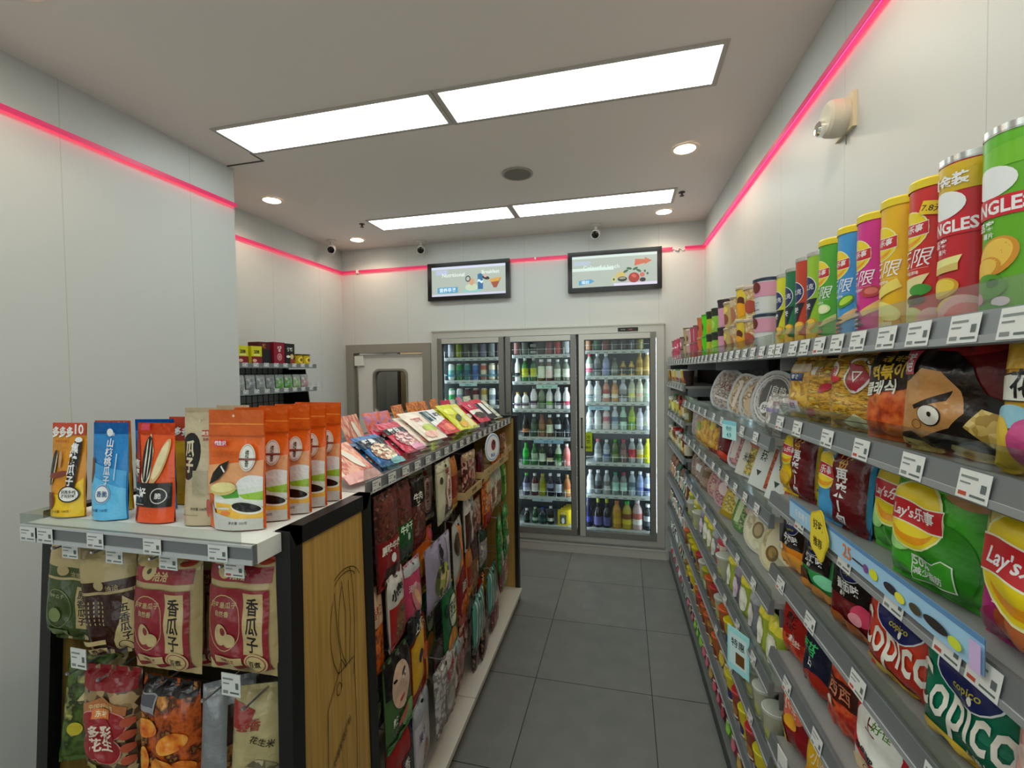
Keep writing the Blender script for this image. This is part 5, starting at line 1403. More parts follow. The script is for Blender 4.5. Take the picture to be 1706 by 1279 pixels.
# ---- everything smaller on lower and farther shelves
def filler(y0, y1, z, step, row, kinds, seed, Hs=(.12, .16), off=.034):
    """one product after another along a shelf, nearest first"""
    r = random.Random(seed)
    y, i = y0, 0
    grp = 'goods on the ' + row
    while y < y1 and i < 30:
        k = kinds[r.randrange(len(kinds))]
        look, typ, c1, c2, c3 = k
        w = step * r.uniform(.80, .92)
        h = r.uniform(*Hs)
        ident = (look, typ)
        if typ == 'cup':
            me = CACHE.setdefault((ident, round(step, 3), 'c'), tub(w * .33, w * .46, min(h, .11), card(c1), plain(c2, .35), [('E', card(c3), 0, .45, .32, .3), ('R', card('#e4dccc'), -.3, .1, .3, .2)]).mesh('snack_cup'))
            nm, cat = 'snack_cup', 'cup'
        elif typ == 'jar':
            me = CACHE.setdefault((ident, round(step, 3), 'j'), tub(w * .42, w * .42, h, card(c1), plain(c2, .35), [('R', card(c3), -.7, .3, .7, 1.0), ('E', card('#d8d0c0'), 0, .7, .2, .2)], lidh=.022).mesh('food_jar'))
            nm, cat = 'food_jar', 'jar'
        elif typ == 'bottle':
            me = bot('small', c1, c2, c3, None, .15, .027)
            nm, cat = 'sauce_bottle', 'bottle'
        else:
            me = CACHE.setdefault((ident, round(step, 3), 'b'), bag(w, h, .05, film(c1), [('R', film(c2), -.5, .75 * h / w, .5, 1.2 * h / w), ('E', film(c3), .02, .42 * h / w, .34, .26 * h / w), ('R', film('#e0d8c8'), -.25, .60 * h / w, .25, .66 * h / w)], seed=seed, nx=8, ny=10).mesh('snack_pack'))
            nm, cat = 'snack_pack', 'pack'
        put(me, nm, f"{look}, {ORD[i]} from near end of {row}", cat, rpt(y + step / 2, off, z), ALPHA + r.uniform(-.1, .25), .1 if typ == 'pack' else 0, 0, grp)
        y += step
        i += 1
CACHE = {}
K_CUP = [('orange-rimmed cup', 'cup', '#a85c34', '#d8602c', '#7c3c28'), ('red-rimmed cup', 'cup', '#8c4434', '#c8343c', '#a8783c'), ('yellow-rimmed cup', 'cup', '#b09c34', '#dcc81c', '#4c4870'), ('clear jelly cup', 'cup', '#a8a890', '#c8ccc0', '#b8b468'), ('olive jelly cup', 'cup', '#8c8c3c', '#b8b828', '#d0d0b0')]
K_JEL = [('clear jelly cup', 'cup', '#a8a890', '#c8ccc0', '#b8b468'), ('white and red pack', 'pack', '#d0c4b8', '#b8404c', '#a83040'), ('yellow pack', 'pack', '#c8b428', '#dccc54', '#7c9c34'), ('green-yellow pack', 'pack', '#9cac3c', '#d8cc40', '#dcdcc8')]
K_LOW = [('purple pack', 'pack', '#4c3458', '#6c4c74', '#c8a860'), ('yellow cup with purple lettering', 'cup', '#c8b428', '#dcd024', '#3c3464'), ('olive pack', 'pack', '#6c6838', '#847c3c', '#c8b048'), ('brown cup', 'cup', '#7c5c3c', '#a8742c', '#c89c4c')]
K_CAN = [('dark red sweets pack', 'pack', '#6c1c28', '#8c3040', '#c8586c'), ('leaf green sweets pack', 'pack', '#4c8c1c', '#5ca42c', '#8cc048'), ('dark green sweets pack', 'pack', '#1c4c34', '#2c5c44', '#7ca86c'), ('black sweets pack', 'pack', '#1c1c20', '#34343c', '#8c7c6c'), ('brown sweets pack', 'pack', '#6c5030', '#8c6c3c', '#b89450')]
K_RED = [('dark red sweets pack', 'pack', '#5c1420', '#7c2030', '#b84054'), ('rose red sweets pack', 'pack', '#8c2c40', '#6c1c2c', '#c86c7c'), ('wine red sweets pack', 'pack', '#4c1420', '#8c2c3c', '#a83c50')]
K_PCH = [('grey pouch', 'pack', '#7c7c84', '#a0a0a4', '#c8c4c0'), ('violet-grey pouch', 'pack', '#6c6478', '#8c8494', '#c8b8c8'), ('dark pouch', 'pack', '#2c3030', '#4c5050', '#a8a49c'), ('brown pouch', 'pack', '#74503c', '#8c6c54', '#c8a078')]
K_SAU = [('amber sauce bottle', 'bottle', '#5c2c14', '#a83020', '#c8a040'), ('dark sauce bottle', 'bottle', '#1c1414', '#b8282c', '#c8c0a8'), ('olive sauce bottle', 'bottle', '#5c5c1c', '#2c5c2c', '#d0c878'), ('red-lidded jar', 'jar', '#6c2418', '#a82420', '#c89c3c'), ('white-lidded jar', 'jar', '#8c7848', '#d8d8d0', '#b8bca0')]
K_DRK = [('black pack', 'pack', '#141818', '#2c3434', '#8c9490'), ('dark green pack', 'pack', '#143424', '#1c4c34', '#98a890'), ('red-brown pack', 'pack', '#5c281c', '#7c3c2c', '#c8a08c'), ('teal grey pack', 'pack', '#4c5c5c', '#6c7c7c', '#c0c8c4')]
MID = 'shelf, middle sections'
filler(1.47, 3.1, .712 + .019, .105, 'fifth ' + MID, K_JEL + K_PCH[:2], 11, (.13, .17))
filler(1.47, 3.1, .492 + .019, .10, 'sixth ' + MID, K_CUP, 12, (.11, .14))
filler(1.47, 3.1, .282 + .019, .095, 'seventh ' + MID, K_LOW + K_CUP[:2], 13, (.11, .14))
filler(1.65, 3.1, .085 + .002, .09, 'bottom ' + MID, K_RED + K_CAN, 14, (.11, .14))
filler(1.12, 1.42, .30 + .019, .10, 'seventh shelf, near section', K_LOW, 15, (.12, .15))
FAR = 'shelf, far section'
filler(3.17, 4.05, 1.530 + .019, .095, 'second ' + FAR, [('yellow noodle cup', 'cup', '#c8a028', '#d8ccb0', '#a87c1c'), ('green-lidded cup', 'cup', '#b8b49c', '#4c8c3c', '#8c2c2c'), ('dark noodle cup', 'cup', '#3c2c28', '#a8a49c', '#a83c34'), ('grey tray pack', 'pack', '#a49c94', '#7c746c', '#c8b8b0')], 16, (.11, .13))
filler(3.17, 4.05, 1.29 + .019, .085, 'third ' + FAR, K_SAU + [('yellow-green cup', 'cup', '#b8b43c', '#dcdcc8', '#6c8c3c')], 17, (.11, .15))
filler(3.17, 4.05, 1.05 + .019, .085, 'fourth ' + FAR, K_SAU, 18, (.12, .16))
filler(3.17, 4.05, .75 + .019, .085, 'fifth ' + FAR, K_DRK + K_PCH[2:], 19, (.14, .18))
filler(3.17, 4.05, .5 + .019, .085, 'sixth ' + FAR, K_DRK, 20, (.13, .17))
filler(3.17, 4.05, .28 + .019, .085, 'seventh ' + FAR, K_DRK, 21, (.12, .16))
filler(3.17, 4.05, .087, .085, 'bottom ' + FAR, K_DRK + K_RED[:1], 22, (.11, .15))

# ------------------------------------------------------------------ double-sided gondola in the middle of the shop
GW = wood_mat('oak_panel', '#a07f3c', '#c49c52')
GY0, GY1 = 1.20, 3.15
BETA = math.pi / 2 + .02         # goods on its aisle side face +X
def LXF(y, off=0.0):             # front line of its upper tray
    return -.755 + .02 * (2.2 - y) + off
GD = thing('gondola', 'long black two-sided gondola with hanging snack bags beside the aisle', 'gondola', (-1.06, GY0, 0), .02)
L = GY1 - GY0
g = G().box(-.015, 0, .08, .015, L, 1.30, black)
for q in range(26):
    g.box(.015, .02, .14 + q * .045, .018, L - .02, .144 + q * .045, plain('#26262a', .5))
g.build('back_panel', GD, False)
G().box(-.29, .02, 0, .29, L, .075, plain('#17171a', .5)).build('plinth', GD, False)
g = G().box(-.36, .01, .075, .375, L * .42, .10, plain('#c9c4b6', .4)).box(-.36, L * .42 + .004, .075, .375, L, .10, plain('#c9c4b6', .4))
g.build('base_deck', GD, False)
for yy in (.0, L * .42, L - .03):
    G().box(-.03, yy, 0, .03, yy + .03, 1.32, black).build('post', GD, False)
tr = G().box(-.32, 0, 1.298, .30, L, 1.306, plain('#b9b7b0', .45)).build('top_shelf', GD, False)
for sx in (1, -1):
    g = G()
    e = .305 * sx
    g.box(min(e, e + .006 * sx), 0, 1.296, max(e, e + .006 * sx), L, 1.336, steel)
    g.box(min(e, e + .010 * sx), 0, 1.296, max(e, e + .010 * sx), L, 1.301, plain('#b4b8ba', .3, .4))
    g.build('price_strip', tr, False)
G().box(.300, .002, 1.336, .302, L, 1.375, lipm).build('clear_lip', tr, False)
for k in range(19):
    g = G()
    u = .05 + k * .1
    marks(g, 0, 0, 0, .052, .036, face=lambda a, b, o, u=u: (.3155 + o, u - .026 + a, 1.298 + b))
    g.build('price_tag', tr, False)
def end_frame(parent, x, y0, y1, zt, lean0=0.0, lean1=0.0, th=.038, name='side_panel', inner=.028):
    """black framed end panel with an oak infill; front and back edges may splay outwards"""
    g = G()
    def bar(p):
        vs = [(x + s * th / 2, a, b) for s in (-1, 1) for a, b in p]
        n = len(p)
        g.add(vs, [tuple(range(n)), tuple(range(n, 2 * n))[::-1]] + [(k, n + k, n + (k + 1) % n, (k + 1) % n) for k in range(n)], black)
    b = inner
    bar([(y0 - lean0, 0), (y0 - lean0 + b, 0), (y0 + b, zt), (y0, zt)][::-1])
    bar([(y1 + lean1 - b, 0), (y1 + lean1, 0), (y1, zt), (y1 - b, zt)][::-1])
    bar([(y0 + b * .5, zt - b), (y1 - b * .5, zt - b), (y1, zt), (y0, zt)][::-1])
    bar([(y0 - lean0, 0), (y1 + lean1, 0), (y1 + lean1, b), (y0 - lean0, b)][::-1])
    fr = g.build(name, parent, False)
    g = G()
    p = [(y0 - lean0 + b, b), (y1 + lean1 - b, b), (y1 - b, zt - b), (y0 + b, zt - b)][::-1]
    t2 = th * .36
    vs = [(x + s * t2, a, c) for s in (-1, 1) for a, c in p]
    g.add(vs, [(0, 1, 2, 3), (7, 6, 5, 4)], GW)
    g.build('wood_infill', fr, False)
    return fr
# far end: an upright oak board with a black edge, facing along the aisle
g = G().box(-.30, L, 0, .325, L + .030, 1.325, GW)
g.build('end_board', GD, False)
g = G().box(.325, L - .004, 0, .352, L + .045, 1.345, black).box(-.34, L - .004, 1.325, .325, L + .045, 1.345, black)
g.build('end_board_edge', GD, False)

hookm = plain('#b8bcc0', .25, .7)
def hook(parent, a, b, labelled=True):
    g = G()
    g.rod(a, b, .0026, hookm, 6)
    g.lathe([(0, 0), (.0045, .001), (.0045, .006), (0, .007)], hookm, 8, tuple(b))
    h = g.build('hook', parent)
    return h
def card_on(parent, x, y, z, nx, ny, w=.05, h=.034, blank=False):
    """price card hanging at a hook tip; (nx, ny) is the direction it faces"""
    g = G()
    tx, ty = -ny, nx
    F = lambda a, b, o: (x + tx * (a - w / 2) + nx * o, y + ty * (a - w / 2) + ny * o, z + b)
    marks(g, 0, 0, 0, w, h, face=F)
    g.add([F(0, 0, -.001), F(0, h, -.001), F(w, h, -.001), F(w, 0, -.001)], [(0, 1, 2, 3)], plain('#cfcfca', .5))
    g.build('price_card', parent, False)

# ---- goods hanging on the aisle side
jerky = food(['#3c1c18', '#6c3028', '#24100c', '#8c5848'], 40, kind='n')
nuts = food(['#6c2420', '#a8685c', '#3c1410', '#b89480'], 65)
crisps = food(['#a8441c', '#d07c34', '#7c2c10', '#c89060'], 55, kind='n')
brownm = food(['#54301c', '#8c5c34', '#2c180c', '#a87c50'], 50, kind='n')
creamm = food(['#b8ac90', '#d8ccb0', '#8c7c5c', '#6c4430'], 40, kind='n')
greenm = food(['#1c6c2c', '#3ca04c', '#0c3c1c', '#a8b868'], 24, kind='n')
clearm = food(['#8c8884', '#b8b4b0', '#5c5450', '#c8c4c0'], 30, kind='n')
orangem = food(['#b8481c', '#e0782c', '#7c2810', '#e0a870'], 28, kind='n')
F_, C_ = film, card
hang = {
 'beef': (.15, .31, jerky, [('R', F_('#7c1418'), -.5, 0, .5, 1.05), ('R', F_('#2c1414'), -.3, .2, .3, .45), ('T', F_('#e0dcd0'), '原味牛肉', 0, .86, .2, {'w': .82, 'b': .03}), ('E', F_('#e8e0d8'), .05, .6, .1, .1), ('R', F_('#a83028'), -.4, .02, .4, .08)]),
 'beefg': (.13, .29, jerky, [('R', F_('#124c20'), -.5, 0, .5, 1.1), ('T', F_('#c8dcc4'), '牛肉干', 0, .95, .24, {'w': .8, 'b': .03}), ('E', F_('#b8ccb0'), .05, .7, .1, .1), ('R', F_('#2c3c34'), -.4, .1, .4, .5)]),
 'brown': (.13, .27, jerky, [('R', F_('#14100f'), -.5, 1.3, .5, 2.2), ('T', F_('#e0d8cc'), '牛肉\n干', -.2, 1.4, .5), ('R', F_('#5c1814'), -.5, 0, .5, .4)]),
 'cream': (.19, .25, F_('#a8a488'), [('R', F_('#b8b498'), -.5, 0, -.22, 1.4), ('R', F_('#8c886c'), -.5, 1.12, .5, 1.14), ('P', F_('#3c2c28'), [(-.2, .15), (.5, .15), (.5, .6), (.35, .5), (.1, .3), (-.2, .4)]), ('E', F_('#d0bcac'), .1, .62, .2, .42), ('O', F_('#8c3c34'), .1, .62, .18, .40, 0, .014), ('T', F_('#8c2c24'), '香\n酥\n条', .1, .6, .6, {'w': .14}), ('E', F_('#8c2c24'), .05, 1.1, .08, .07), ('E', F_('#3c3c30'), -.36, .95, .07, .08)]),
 'orangeslim': (.10, .24, F_('#a8642c'), [('R', F_('#7c2c1c'), -.5, .6, .5, 1.6), ('R', F_('#c8a040'), -.5, 0, .5, .3)]),
 'nuts': (.20, .18, nuts, [('R', F_('#8c7454'), -.5, .72, .5, .9)]),
 'redbag': (.12, .20, F_('#541420'), [('E', F_('#8c2c38'), 0, .5, .4, .2), ('R', F_('#c87c80'), -.3, .45, .3, .55)]),
 'orange': (.17, .15, crisps, [('R', F_('#5c2c14'), -.5, .75, .5, .9)]),
 'brownsnack': (.14, .16, brownm, [('E', F_('#c89c74'), 0, .6, .2, .2)]),
 'r2orange': (.19, .22, F_('#b4581c'), [('E', F_('#c87c2c'), 0, .5, .44, .3), ('E', F_('#3c1c10'), .2, .5, .16, .2), ('E', F_('#c85068'), .3, 1.0, .14, .12), ('R', F_('#8c2c18'), -.4, .2, .1, .3)]),
 'sausage': (.19, .25, F_('#c8c0b4'), [('P', F_('#3c1810'), [(-.5, .1), (-.1, .0), (-.05, .6), (-.2, 1.0), (-.5, .95)]), ('E', F_('#7c4c30'), .28, .5, .1, .42), ('E', F_('#a8c0cc'), .3, 1.05, .2, .2), ('T', F_('#2c2420'), '鸡爪', .1, 1.0, .16), ('E', F_('#3c2018'), .1, .65, .06, .2)]),
 'redcrisp': (.17, .30, orangem, [('R', F_('#8c2018'), -.5, .0, .5, .5), ('T', F_('#d8c08c'), '辣条', 0, .9, .3), ('E', F_('#c8a870'), 0, 1.3, .3, .2), ('R', F_('#c8b04c'), -.5, 1.55, .5, 1.7)]),
 'whitecrisp': (.16, .24, creamm, [('R', F_('#b8bcac'), -.5, 1.0, .5, 1.5), ('E', F_('#7c4030'), 0, .7, .3, .3)]),
 'greenslim': (.09, .26, F_('#4c7c2c'), [('R', F_('#8cb058'), -.3, .4, .3, 2.4), ('T', F_('#244c14'), '青豆', 0, 1.6, .7)]),
 'xiao': (.13, .24, F_('#b8b4ac'), [('R', F_('#94201c'), -.5, 0, .5, 1.1), ('E', brownm, .05, .55, .36, .45), ('T', F_('#181414'), '小麻仔', 0, 1.42, .3, {'w': .9, 'r': .15, 'b': .04}), ('R', F_('#c02c28'), -.5, .05, .5, .16)]),
 'r3orange': (.11, .28, orangem, [('R', F_('#c8a888'), -.5, 1.5, .5, 2.6), ('T', F_('#8c3c1c'), '香辣', 0, 1.9, .3), ('R', F_('#d8641c'), -.5, 0, .5, .5)]),
 'pink': (.13, .23, F_('#b03c5c'), [('R', F_('#a0a4a4'), -.5, 1.45, .5, 1.8), ('E', F_('#c87c84'), .1, .7, .3, .5, .6), ('E', F_('#d8a878'), .1, .7, .1, .4, .6), ('R', F_('#8cb0c8'), .38, 0, .5, 1.5), ('T', F_('#e0c8c8'), '泡椒', -.2, 1.1, .2)]),
 'lav': (.25, .25, F_('#8c8498'), [('R', F_('#a09cac'), .25, 0, .5, 1.0), ('E', food(['#4c5c20', '#a8a850', '#2c2c14', '#c8b878'], 35), .0, .36, .3, .26), ('E', F_('#1c1820'), .0, .78, .09, .1), ('O', F_('#b0a8bc'), .0, .78, .1, .11, 0, .01), ('T', F_('#181418'), '酸\n菜', .0, .56, .26), ('R', F_('#5c5468'), -.4, .06, .4, .08)]),
 'swoosh': (.19, .28, F_('#9c9c94'), [('P', F_('#d8782c'), [(-.1, 1.4), (.12, 1.3), (.1, .9), (.4, .6), (.5, .1), (-.5, .05), (-.3, .35), (.1, .5), (-.05, .9)]), ('E', F_('#3c2818'), -.28, 1.0, .2, .28), ('E', F_('#3c1410'), .1, .18, .3, .14)]),
 'green': (.18, .34, greenm, [('E', F_('#a8a04c'), .0, 1.2, .3, .3), ('E', F_('#3c2c1c'), .1, 1.2, .12, .2), ('E', F_('#d8dcd0'), -.1, .6, .24, .16), ('R', F_('#1c8c3c'), -.5, .9, .5, 1.0)]),
 'silver': (.13, .22, clearm, [('R', F_('#24342c'), -.5, 1.1, .5, 1.6)]),
 'face': (.18, .29, F_('#3c5c30'), [('R', F_('#14100f'), -.5, .95, .5, 1.7), ('E', F_('#18120f'), .05, 1.1, .42, .46), ('E', F_('#c8a890'), -.02, 1.0, .33, .42, .15), ('E', F_('#18120f'), .08, 1.18, .10, .035, .3), ('E', F_('#e8e0d4'), .09, 1.10, .08, .03, .2), ('E', F_('#1c1410'), .10, 1.10, .03, .03), ('E', F_('#a83c44'), -.02, .76, .09, .035, .2), ('E', F_('#18120f'), -.25, 1.18, .07, .03, -.2),
                           ('E', F_('#6c9c50'), .2, .35, .26, .2), ('E', F_('#b85c4c'), .0, .42, .2, .08, .5), ('R', F_('#2c7c34'), -.5, 0, .5, .15), ('T', F_('#d8dcc8'), '辣', -.3, .5, .16)]),
 'black': (.12, .10, F_('#141316'), [('T', F_('#d0ccc4'), '上新', .1, .42, .3)]),
 'redyel': (.17, .28, F_('#8c1c14'), [('P', F_('#c89c20'), [(-.5, .3), (.0, .5), (.2, 1.65), (-.5, 1.3)]), ('E', F_('#24140c'), -.1, .95, .14, .14), ('E', F_('#c8841c'), .3, .4, .14, .5), ('T', F_('#e0c8a0'), '大辣片', .1, 1.5, .16, {'w': .7, 'r': .2}), ('E', F_('#c85028'), .2, .9, .16, .2)]),
 'gy': (.2, .32, F_('#1c5c34'), [('R', F_('#c8b41c'), .3, 0, .5, 1.7), ('R', F_('#c8b41c'), -.5, 1.5, .5, 1.7), ('E', F_('#c8ccb4'), .0, .95, .26, .34), ('T', F_('#14301c'), '豌豆', .0, 1.0, .36, {'w': .4}), ('E', F_('#c87c2c'), -.1, .35, .3, .24), ('R', F_('#38a828'), -.5, 0, .5, .16), ('E', F_('#14301c'), -.38, 1.1, .1, .14)]),
 'redword': (.16, .28, F_('#7c1820'), [('T', F_('#181010'), '面筋', .1, 1.0, .34, {'w': .7, 'b': .05}), ('T', F_('#d8c8b8'), '面筋', .08, 1.02, .34, {'w': .7}), ('E', orangem, .0, .4, .4, .34), ('R', F_('#a0201c'), -.5, 1.45, .5, 1.75)]),
 'beans': (.18, .26, nuts, [('R', F_('#8c4c44'), -.5, 1.1, .5, 1.4), ('E', F_('#c8b8a0'), 0, .7, .2, .14)]),
 'dark': (.16, .30, brownm, [('R', F_('#3c1c1c'), -.5, 1.2, .5, 1.9), ('E', F_('#b89878'), .1, .8, .2, .2)]),
 'redblack': (.18, .24, F_('#8c1c18'), [('R', F_('#1c1c40'), .3, 0, .5, 1.3), ('R', F_('#14100f'), -.1, 0, .4, .8), ('T', F_('#e0d8cc'), '香\n干', .1, .5, .44), ('E', F_('#c8a088'), -.3, .5, .12, .3)]),
 'clearred': (.21, .27, clearm, [('E', F_('#7c7468'), .1, .45, .3, .3), ('E', F_('#a09c94'), .1, .45, .2, .2), ('T', F_('#a83038'), '蛋卷', .2, .95, .26, {'r': .15, 'b': .03}), ('R', F_('#8c3830'), -.4, .1, .4, .16)]),
 'clearwhite': (.19, .27, F_('#a8a8a8'), [('R', F_('#b8b0b8'), -.5, 0, .0, 1.1), ('E', brownm, .0, .3, .2, .24), ('T', F_('#5c4c74'), '果干', -.2, .8, .18), ('R', F_('#8c9094'), -.5, 1.1, .5, 1.4)]),
 'meat': (.17, .24, food(['#6c3434', '#a8706c', '#3c1818', '#c8a098'], 30, kind='n'), [('R', F_('#8c8c88'), -.5, 1.1, .5, 1.4), ('R', F_('#6c2018'), -.5, .3, .5, .4)]),
 'teal': (.26, .24, F_('#4c8c80'), [('P', F_('#a8b8b0'), [(-.5 + .16 * k, 0), (-.44 + .16 * k, 0), (-.24 + .16 * k, .9), (-.3 + .16 * k, .9)]) for k in range(6)] + [('E', F_('#2c5c54'), -.36, .12, .1, .1)]),
 'choc': (.15, .22, food(['#34201c', '#5c3c34', '#1c1010', '#8c6c60'], 60), [('R', F_('#8c5c54'), -.5, 1.2, .5, 1.4)]),
 'plum': (.15, .24, food(['#5c2430', '#8c4c54', '#34141c', '#b88c8c'], 50, kind='n'), [('E', F_('#c8b0a0'), 0, 1.2, .3, .2)]),
 'pale': (.15, .28, creamm, [('R', F_('#7c8c5c'), -.5, 0, .5, .3), ('E', F_('#a87468'), 0, 1.0, .3, .3)]),
}
hmesh = {}
def hung(key, y, ztop, label, off=.02, turn=.0, deep=0, roll=0.0, kind='pillow'):
    W, H, base, art = hang[key]
    if key not in hmesh:
        hmesh[key] = bag(W, H, .034, base, art + [('E', F_('#20201f'), 0, H / W - .10, .05, .03)], seed=hash(key) % 97 if False else len(hmesh), nx=10, ny=14, pinch=.02).mesh('snack_bag')
    x = LXF(y) + off - .02 - deep * .045
    put(hmesh[key], 'snack_bag', label, 'bag', (x, y, ztop - H), BETA + turn, .03, roll, 'bags hanging on the aisle side of the gondola')
    return x
def peg(y, z, cardz=True, off=.02):
    """hook in the gondola's own coordinates"""
    yy = y - GY0
    a = (.012, yy, z + .012)
    b = (.012 + .275 + off, yy, z - .002)
    h = hook(GD, a, b)
    if cardz:
        card_on(h, b[0] + .004, yy, z - .03, 1, 0, .034, .032)
HL = [
 ('beef', 1.34, 1.275, 'red and clear beef pack with white writing at gondola near end', 0, .0),
 ('beefg', 1.475, 1.275, 'green beef pack beside the red beef pack, top row', -.01, .0),
 ('brown', 1.60, 1.265, 'black and brown jerky pack between green and cream packs', -.01, .05),
 ('cream', 1.80, 1.285, 'cream pack with red oval lettering, top hanging row', .02, .05),
 ('orangeslim', 1.965, 1.27, 'slim orange and maroon pack beside the cream pack', 0, .1),
 ('nuts', 2.13, 1.265, 'clear pack of dark red nuts above paper tray label', .02, .0),
 ('redbag', 2.40, 1.22, 'maroon bag behind the round white sign', .0, .1),
 ('orange', 2.68, 1.245, 'orange crisp pack behind the paper labels, top row', .01, .0),
 ('brownsnack', 2.92, 1.25, 'brown snack pack by the far oak board, top row', .0, .0),
 ('r2orange', 1.66, 1.03, 'orange bag with dark spot hanging above the lavender bag', -.02, .0),
 ('sausage', 2.14, 1.04, 'white and brown bag hanging under the paper trays', .015, .1),
 ('redcrisp', 2.48, 1.08, 'red bag with orange strips and cream oval', .01, .0),
 ('whitecrisp', 2.76, 1.06, 'cream-topped snack bag below the orange crisp pack', .0, .0),
 ('greenslim', 2.96, 1.05, 'slim green bag against the far oak board', -.01, .0),
 ('r3orange', 1.255, .985, 'orange bag at the near edge of second hanging row', -.01, .0),
 ('xiao', 1.36, 1.0, 'white and red bag with black slanted lettering', .015, .1),
 ('pink', 1.495, .985, 'pink bag between the white-red bag and lavender bag', .01, .0),
 ('lav', 1.70, .985, 'wide lavender bag with green pickle picture', .03, .0),
 ('swoosh', 1.955, .98, 'grey bag with bright orange swoosh', .02, .15),
 ('green', 2.62, .79, 'tall shiny green bag in middle hanging row', .05, .2),
 ('green', 2.85, .80, 'shiny green bag near the far end, middle hanging row', .03, .1),
 ('silver', 2.42, .80, 'silver and dark clear bag before the shiny green bags', .0, .0),
 ('face', 1.335, .755, 'bag with drawn woman face and green food picture', .03, .0),
 ('black', 1.475, .80, 'small black bag with white lettering under pink bag', .02, .1),
 ('redyel', 1.54, .735, 'red and yellow bag beside the woman-face bag', .01, .1),
 ('gy', 1.83, .76, 'dark green bag with yellow border and pale oval', .025, .1),
 ('redword', 2.07, .745, 'dark red bag with black and white lettering', .0, .0),
 ('beans', 2.25, .76, 'bag of red beans in the middle hanging row', -.01, .0),
 ('redblack', 1.36, .46, 'red and black bag low at the near end of gondola', .02, .0),
 ('clearwhite', 1.53, .46, 'pale clear bag with small violet lettering, low row', .02, .15),
 ('clearred', 1.70, .50, 'clear bag with red lettering above the white deck', .05, .0),
 ('meat', 1.97, .42, 'clear bag of red meat strips, lowest row', .01, .1),
 ('teal', 2.20, .52, 'teal striped bag hanging in the lowest row', .04, .1),
 ('teal', 2.50, .53, 'teal striped bag, farther of two in the lowest row', .03, .1),
 ('choc', 2.27, .30, 'dark brown bean bag just above the white deck', .0, .1),
 ('plum', 2.62, .36, 'plum red dried-fruit bag low near the far end', .01, .0),
 ('pale', 2.90, .50, 'pale bag hanging lowest beside the far oak board', .0, .0)]
HL += [
 ('dark', 2.26, .80, 'brown snack bag hanging before the silver clear bag', .0, .1),
 ('redyel', 2.46, .50, 'red and yellow bag in lowest row among the teal bags', -.02, .1),
 ('sausage', 1.86, .47, 'white and brown bag in the lowest row above the deck', .02, .1),
 ('beans', 2.08, .52, 'red bean bag in the lowest row before the teal bags', .0, .1),
 ('choc', 2.36, .33, 'dark brown bean bag second along the lowest row', .02, .1),
 ('plum', 2.76, .52, 'plum red dried-fruit bag second from the far oak board', .02, .1),
 ('orangeslim', 2.14, .78, 'slim orange pack beside the dark red lettered bag', .01, .1),
 ('whitecrisp', 2.62, 1.05, 'cream-topped snack bag beside the red strip bag', .0, .1),
 ('nuts', 2.30, .98, 'clear pack of red nuts in the middle of second hanging row', .0, .1)]
for key, y, zt, lb, off, tn in HL:
    hung(key, y, zt, lb, off, tn)
    if zt > .38:
        peg(y, zt - .012, off=off + .0)
# one more of the same hanging behind some of them, its edge in view
for key, y, zt, lb, tn in [('beef', 1.30, 1.27, 'second red beef pack hanging behind the first', .15), ('beefg', 1.44, 1.27, 'second green beef pack hanging behind the first', .2), ('cream', 1.75, 1.28, 'second cream pack hanging behind the first', -.2),
                           ('r2orange', 1.61, 1.02, 'second orange spotted bag hanging behind the first', .1), ('sausage', 2.08, 1.03, 'second white and brown bag behind the first', .2), ('redcrisp', 2.40, 1.07, 'second red strip bag behind the first', -.1),
                           ('r3orange', 1.29, .985, 'second orange bag behind the white-red bag', .1), ('pink', 1.54, .98, 'second pink bag behind the first', -.1), ('green', 2.56, .78, 'second shiny green bag behind the tall one', -.1),
                           ('face', 1.29, .75, 'second woman-face bag hanging behind the first', .1), ('gy', 1.78, .755, 'second green and yellow bag behind the first', .2), ('redword', 2.03, .74, 'second dark red lettered bag behind the first', .2),
                           ('clearred', 1.65, .495, 'second clear red-lettered bag behind the first', .1), ('meat', 1.93, .415, 'second bag of meat strips behind the first', .1), ('teal', 2.36, .52, 'teal striped bag hanging between two others', .1)]:
    hung(key, y, zt, lb, -.062, tn * .6)
# brown paper trays with lettering, carried by two hooks each
kraft = card('#b09468')
for i, (y0, y1, z, wd, off) in enumerate([(1.98, 2.24, 1.065, '肉干铺', .035), (2.26, 2.46, 1.10, '零食', .04), (2.50, 2.86, 1.09, '炭烧豆干', .03), (2.88, 3.10, 1.11, '好味', .0)]):
    t = thing('paper_tray', ['brown paper tray under the dark red nut pack', 'brown paper tray under the round white sign', 'long brown paper tray under the orange crisp pack', 'brown paper tray beside the far oak board'][i], 'tray', (LXF((y0 + y1) / 2, off), (y0 + y1) / 2, z), .02, 'lettered brown paper trays')
    w = (y1 - y0) / 2
    G().box(-.20, -w, 0, 0, w, .004, kraft).box(-.003, -w, .004, 0, w, .04, kraft).box(-.2, -w, .004, -.003, -w + .003, .035, kraft).box(-.2, w - .003, .004, -.003, w, .035, kraft).build('tray_body', t, False)
    g = G()
    W = 2 * w
    lay_art(g, [('T', card('#24140c'), wd, 0, .075, .09 if i < 2 else .07, {'b': .03}), ('E', card('#8c3c24'), .4, .08, .02, .03)], lambda x, yy, o: (o, x * W, yy * W), W, L=.3)
    g.build('lettering', t, False)
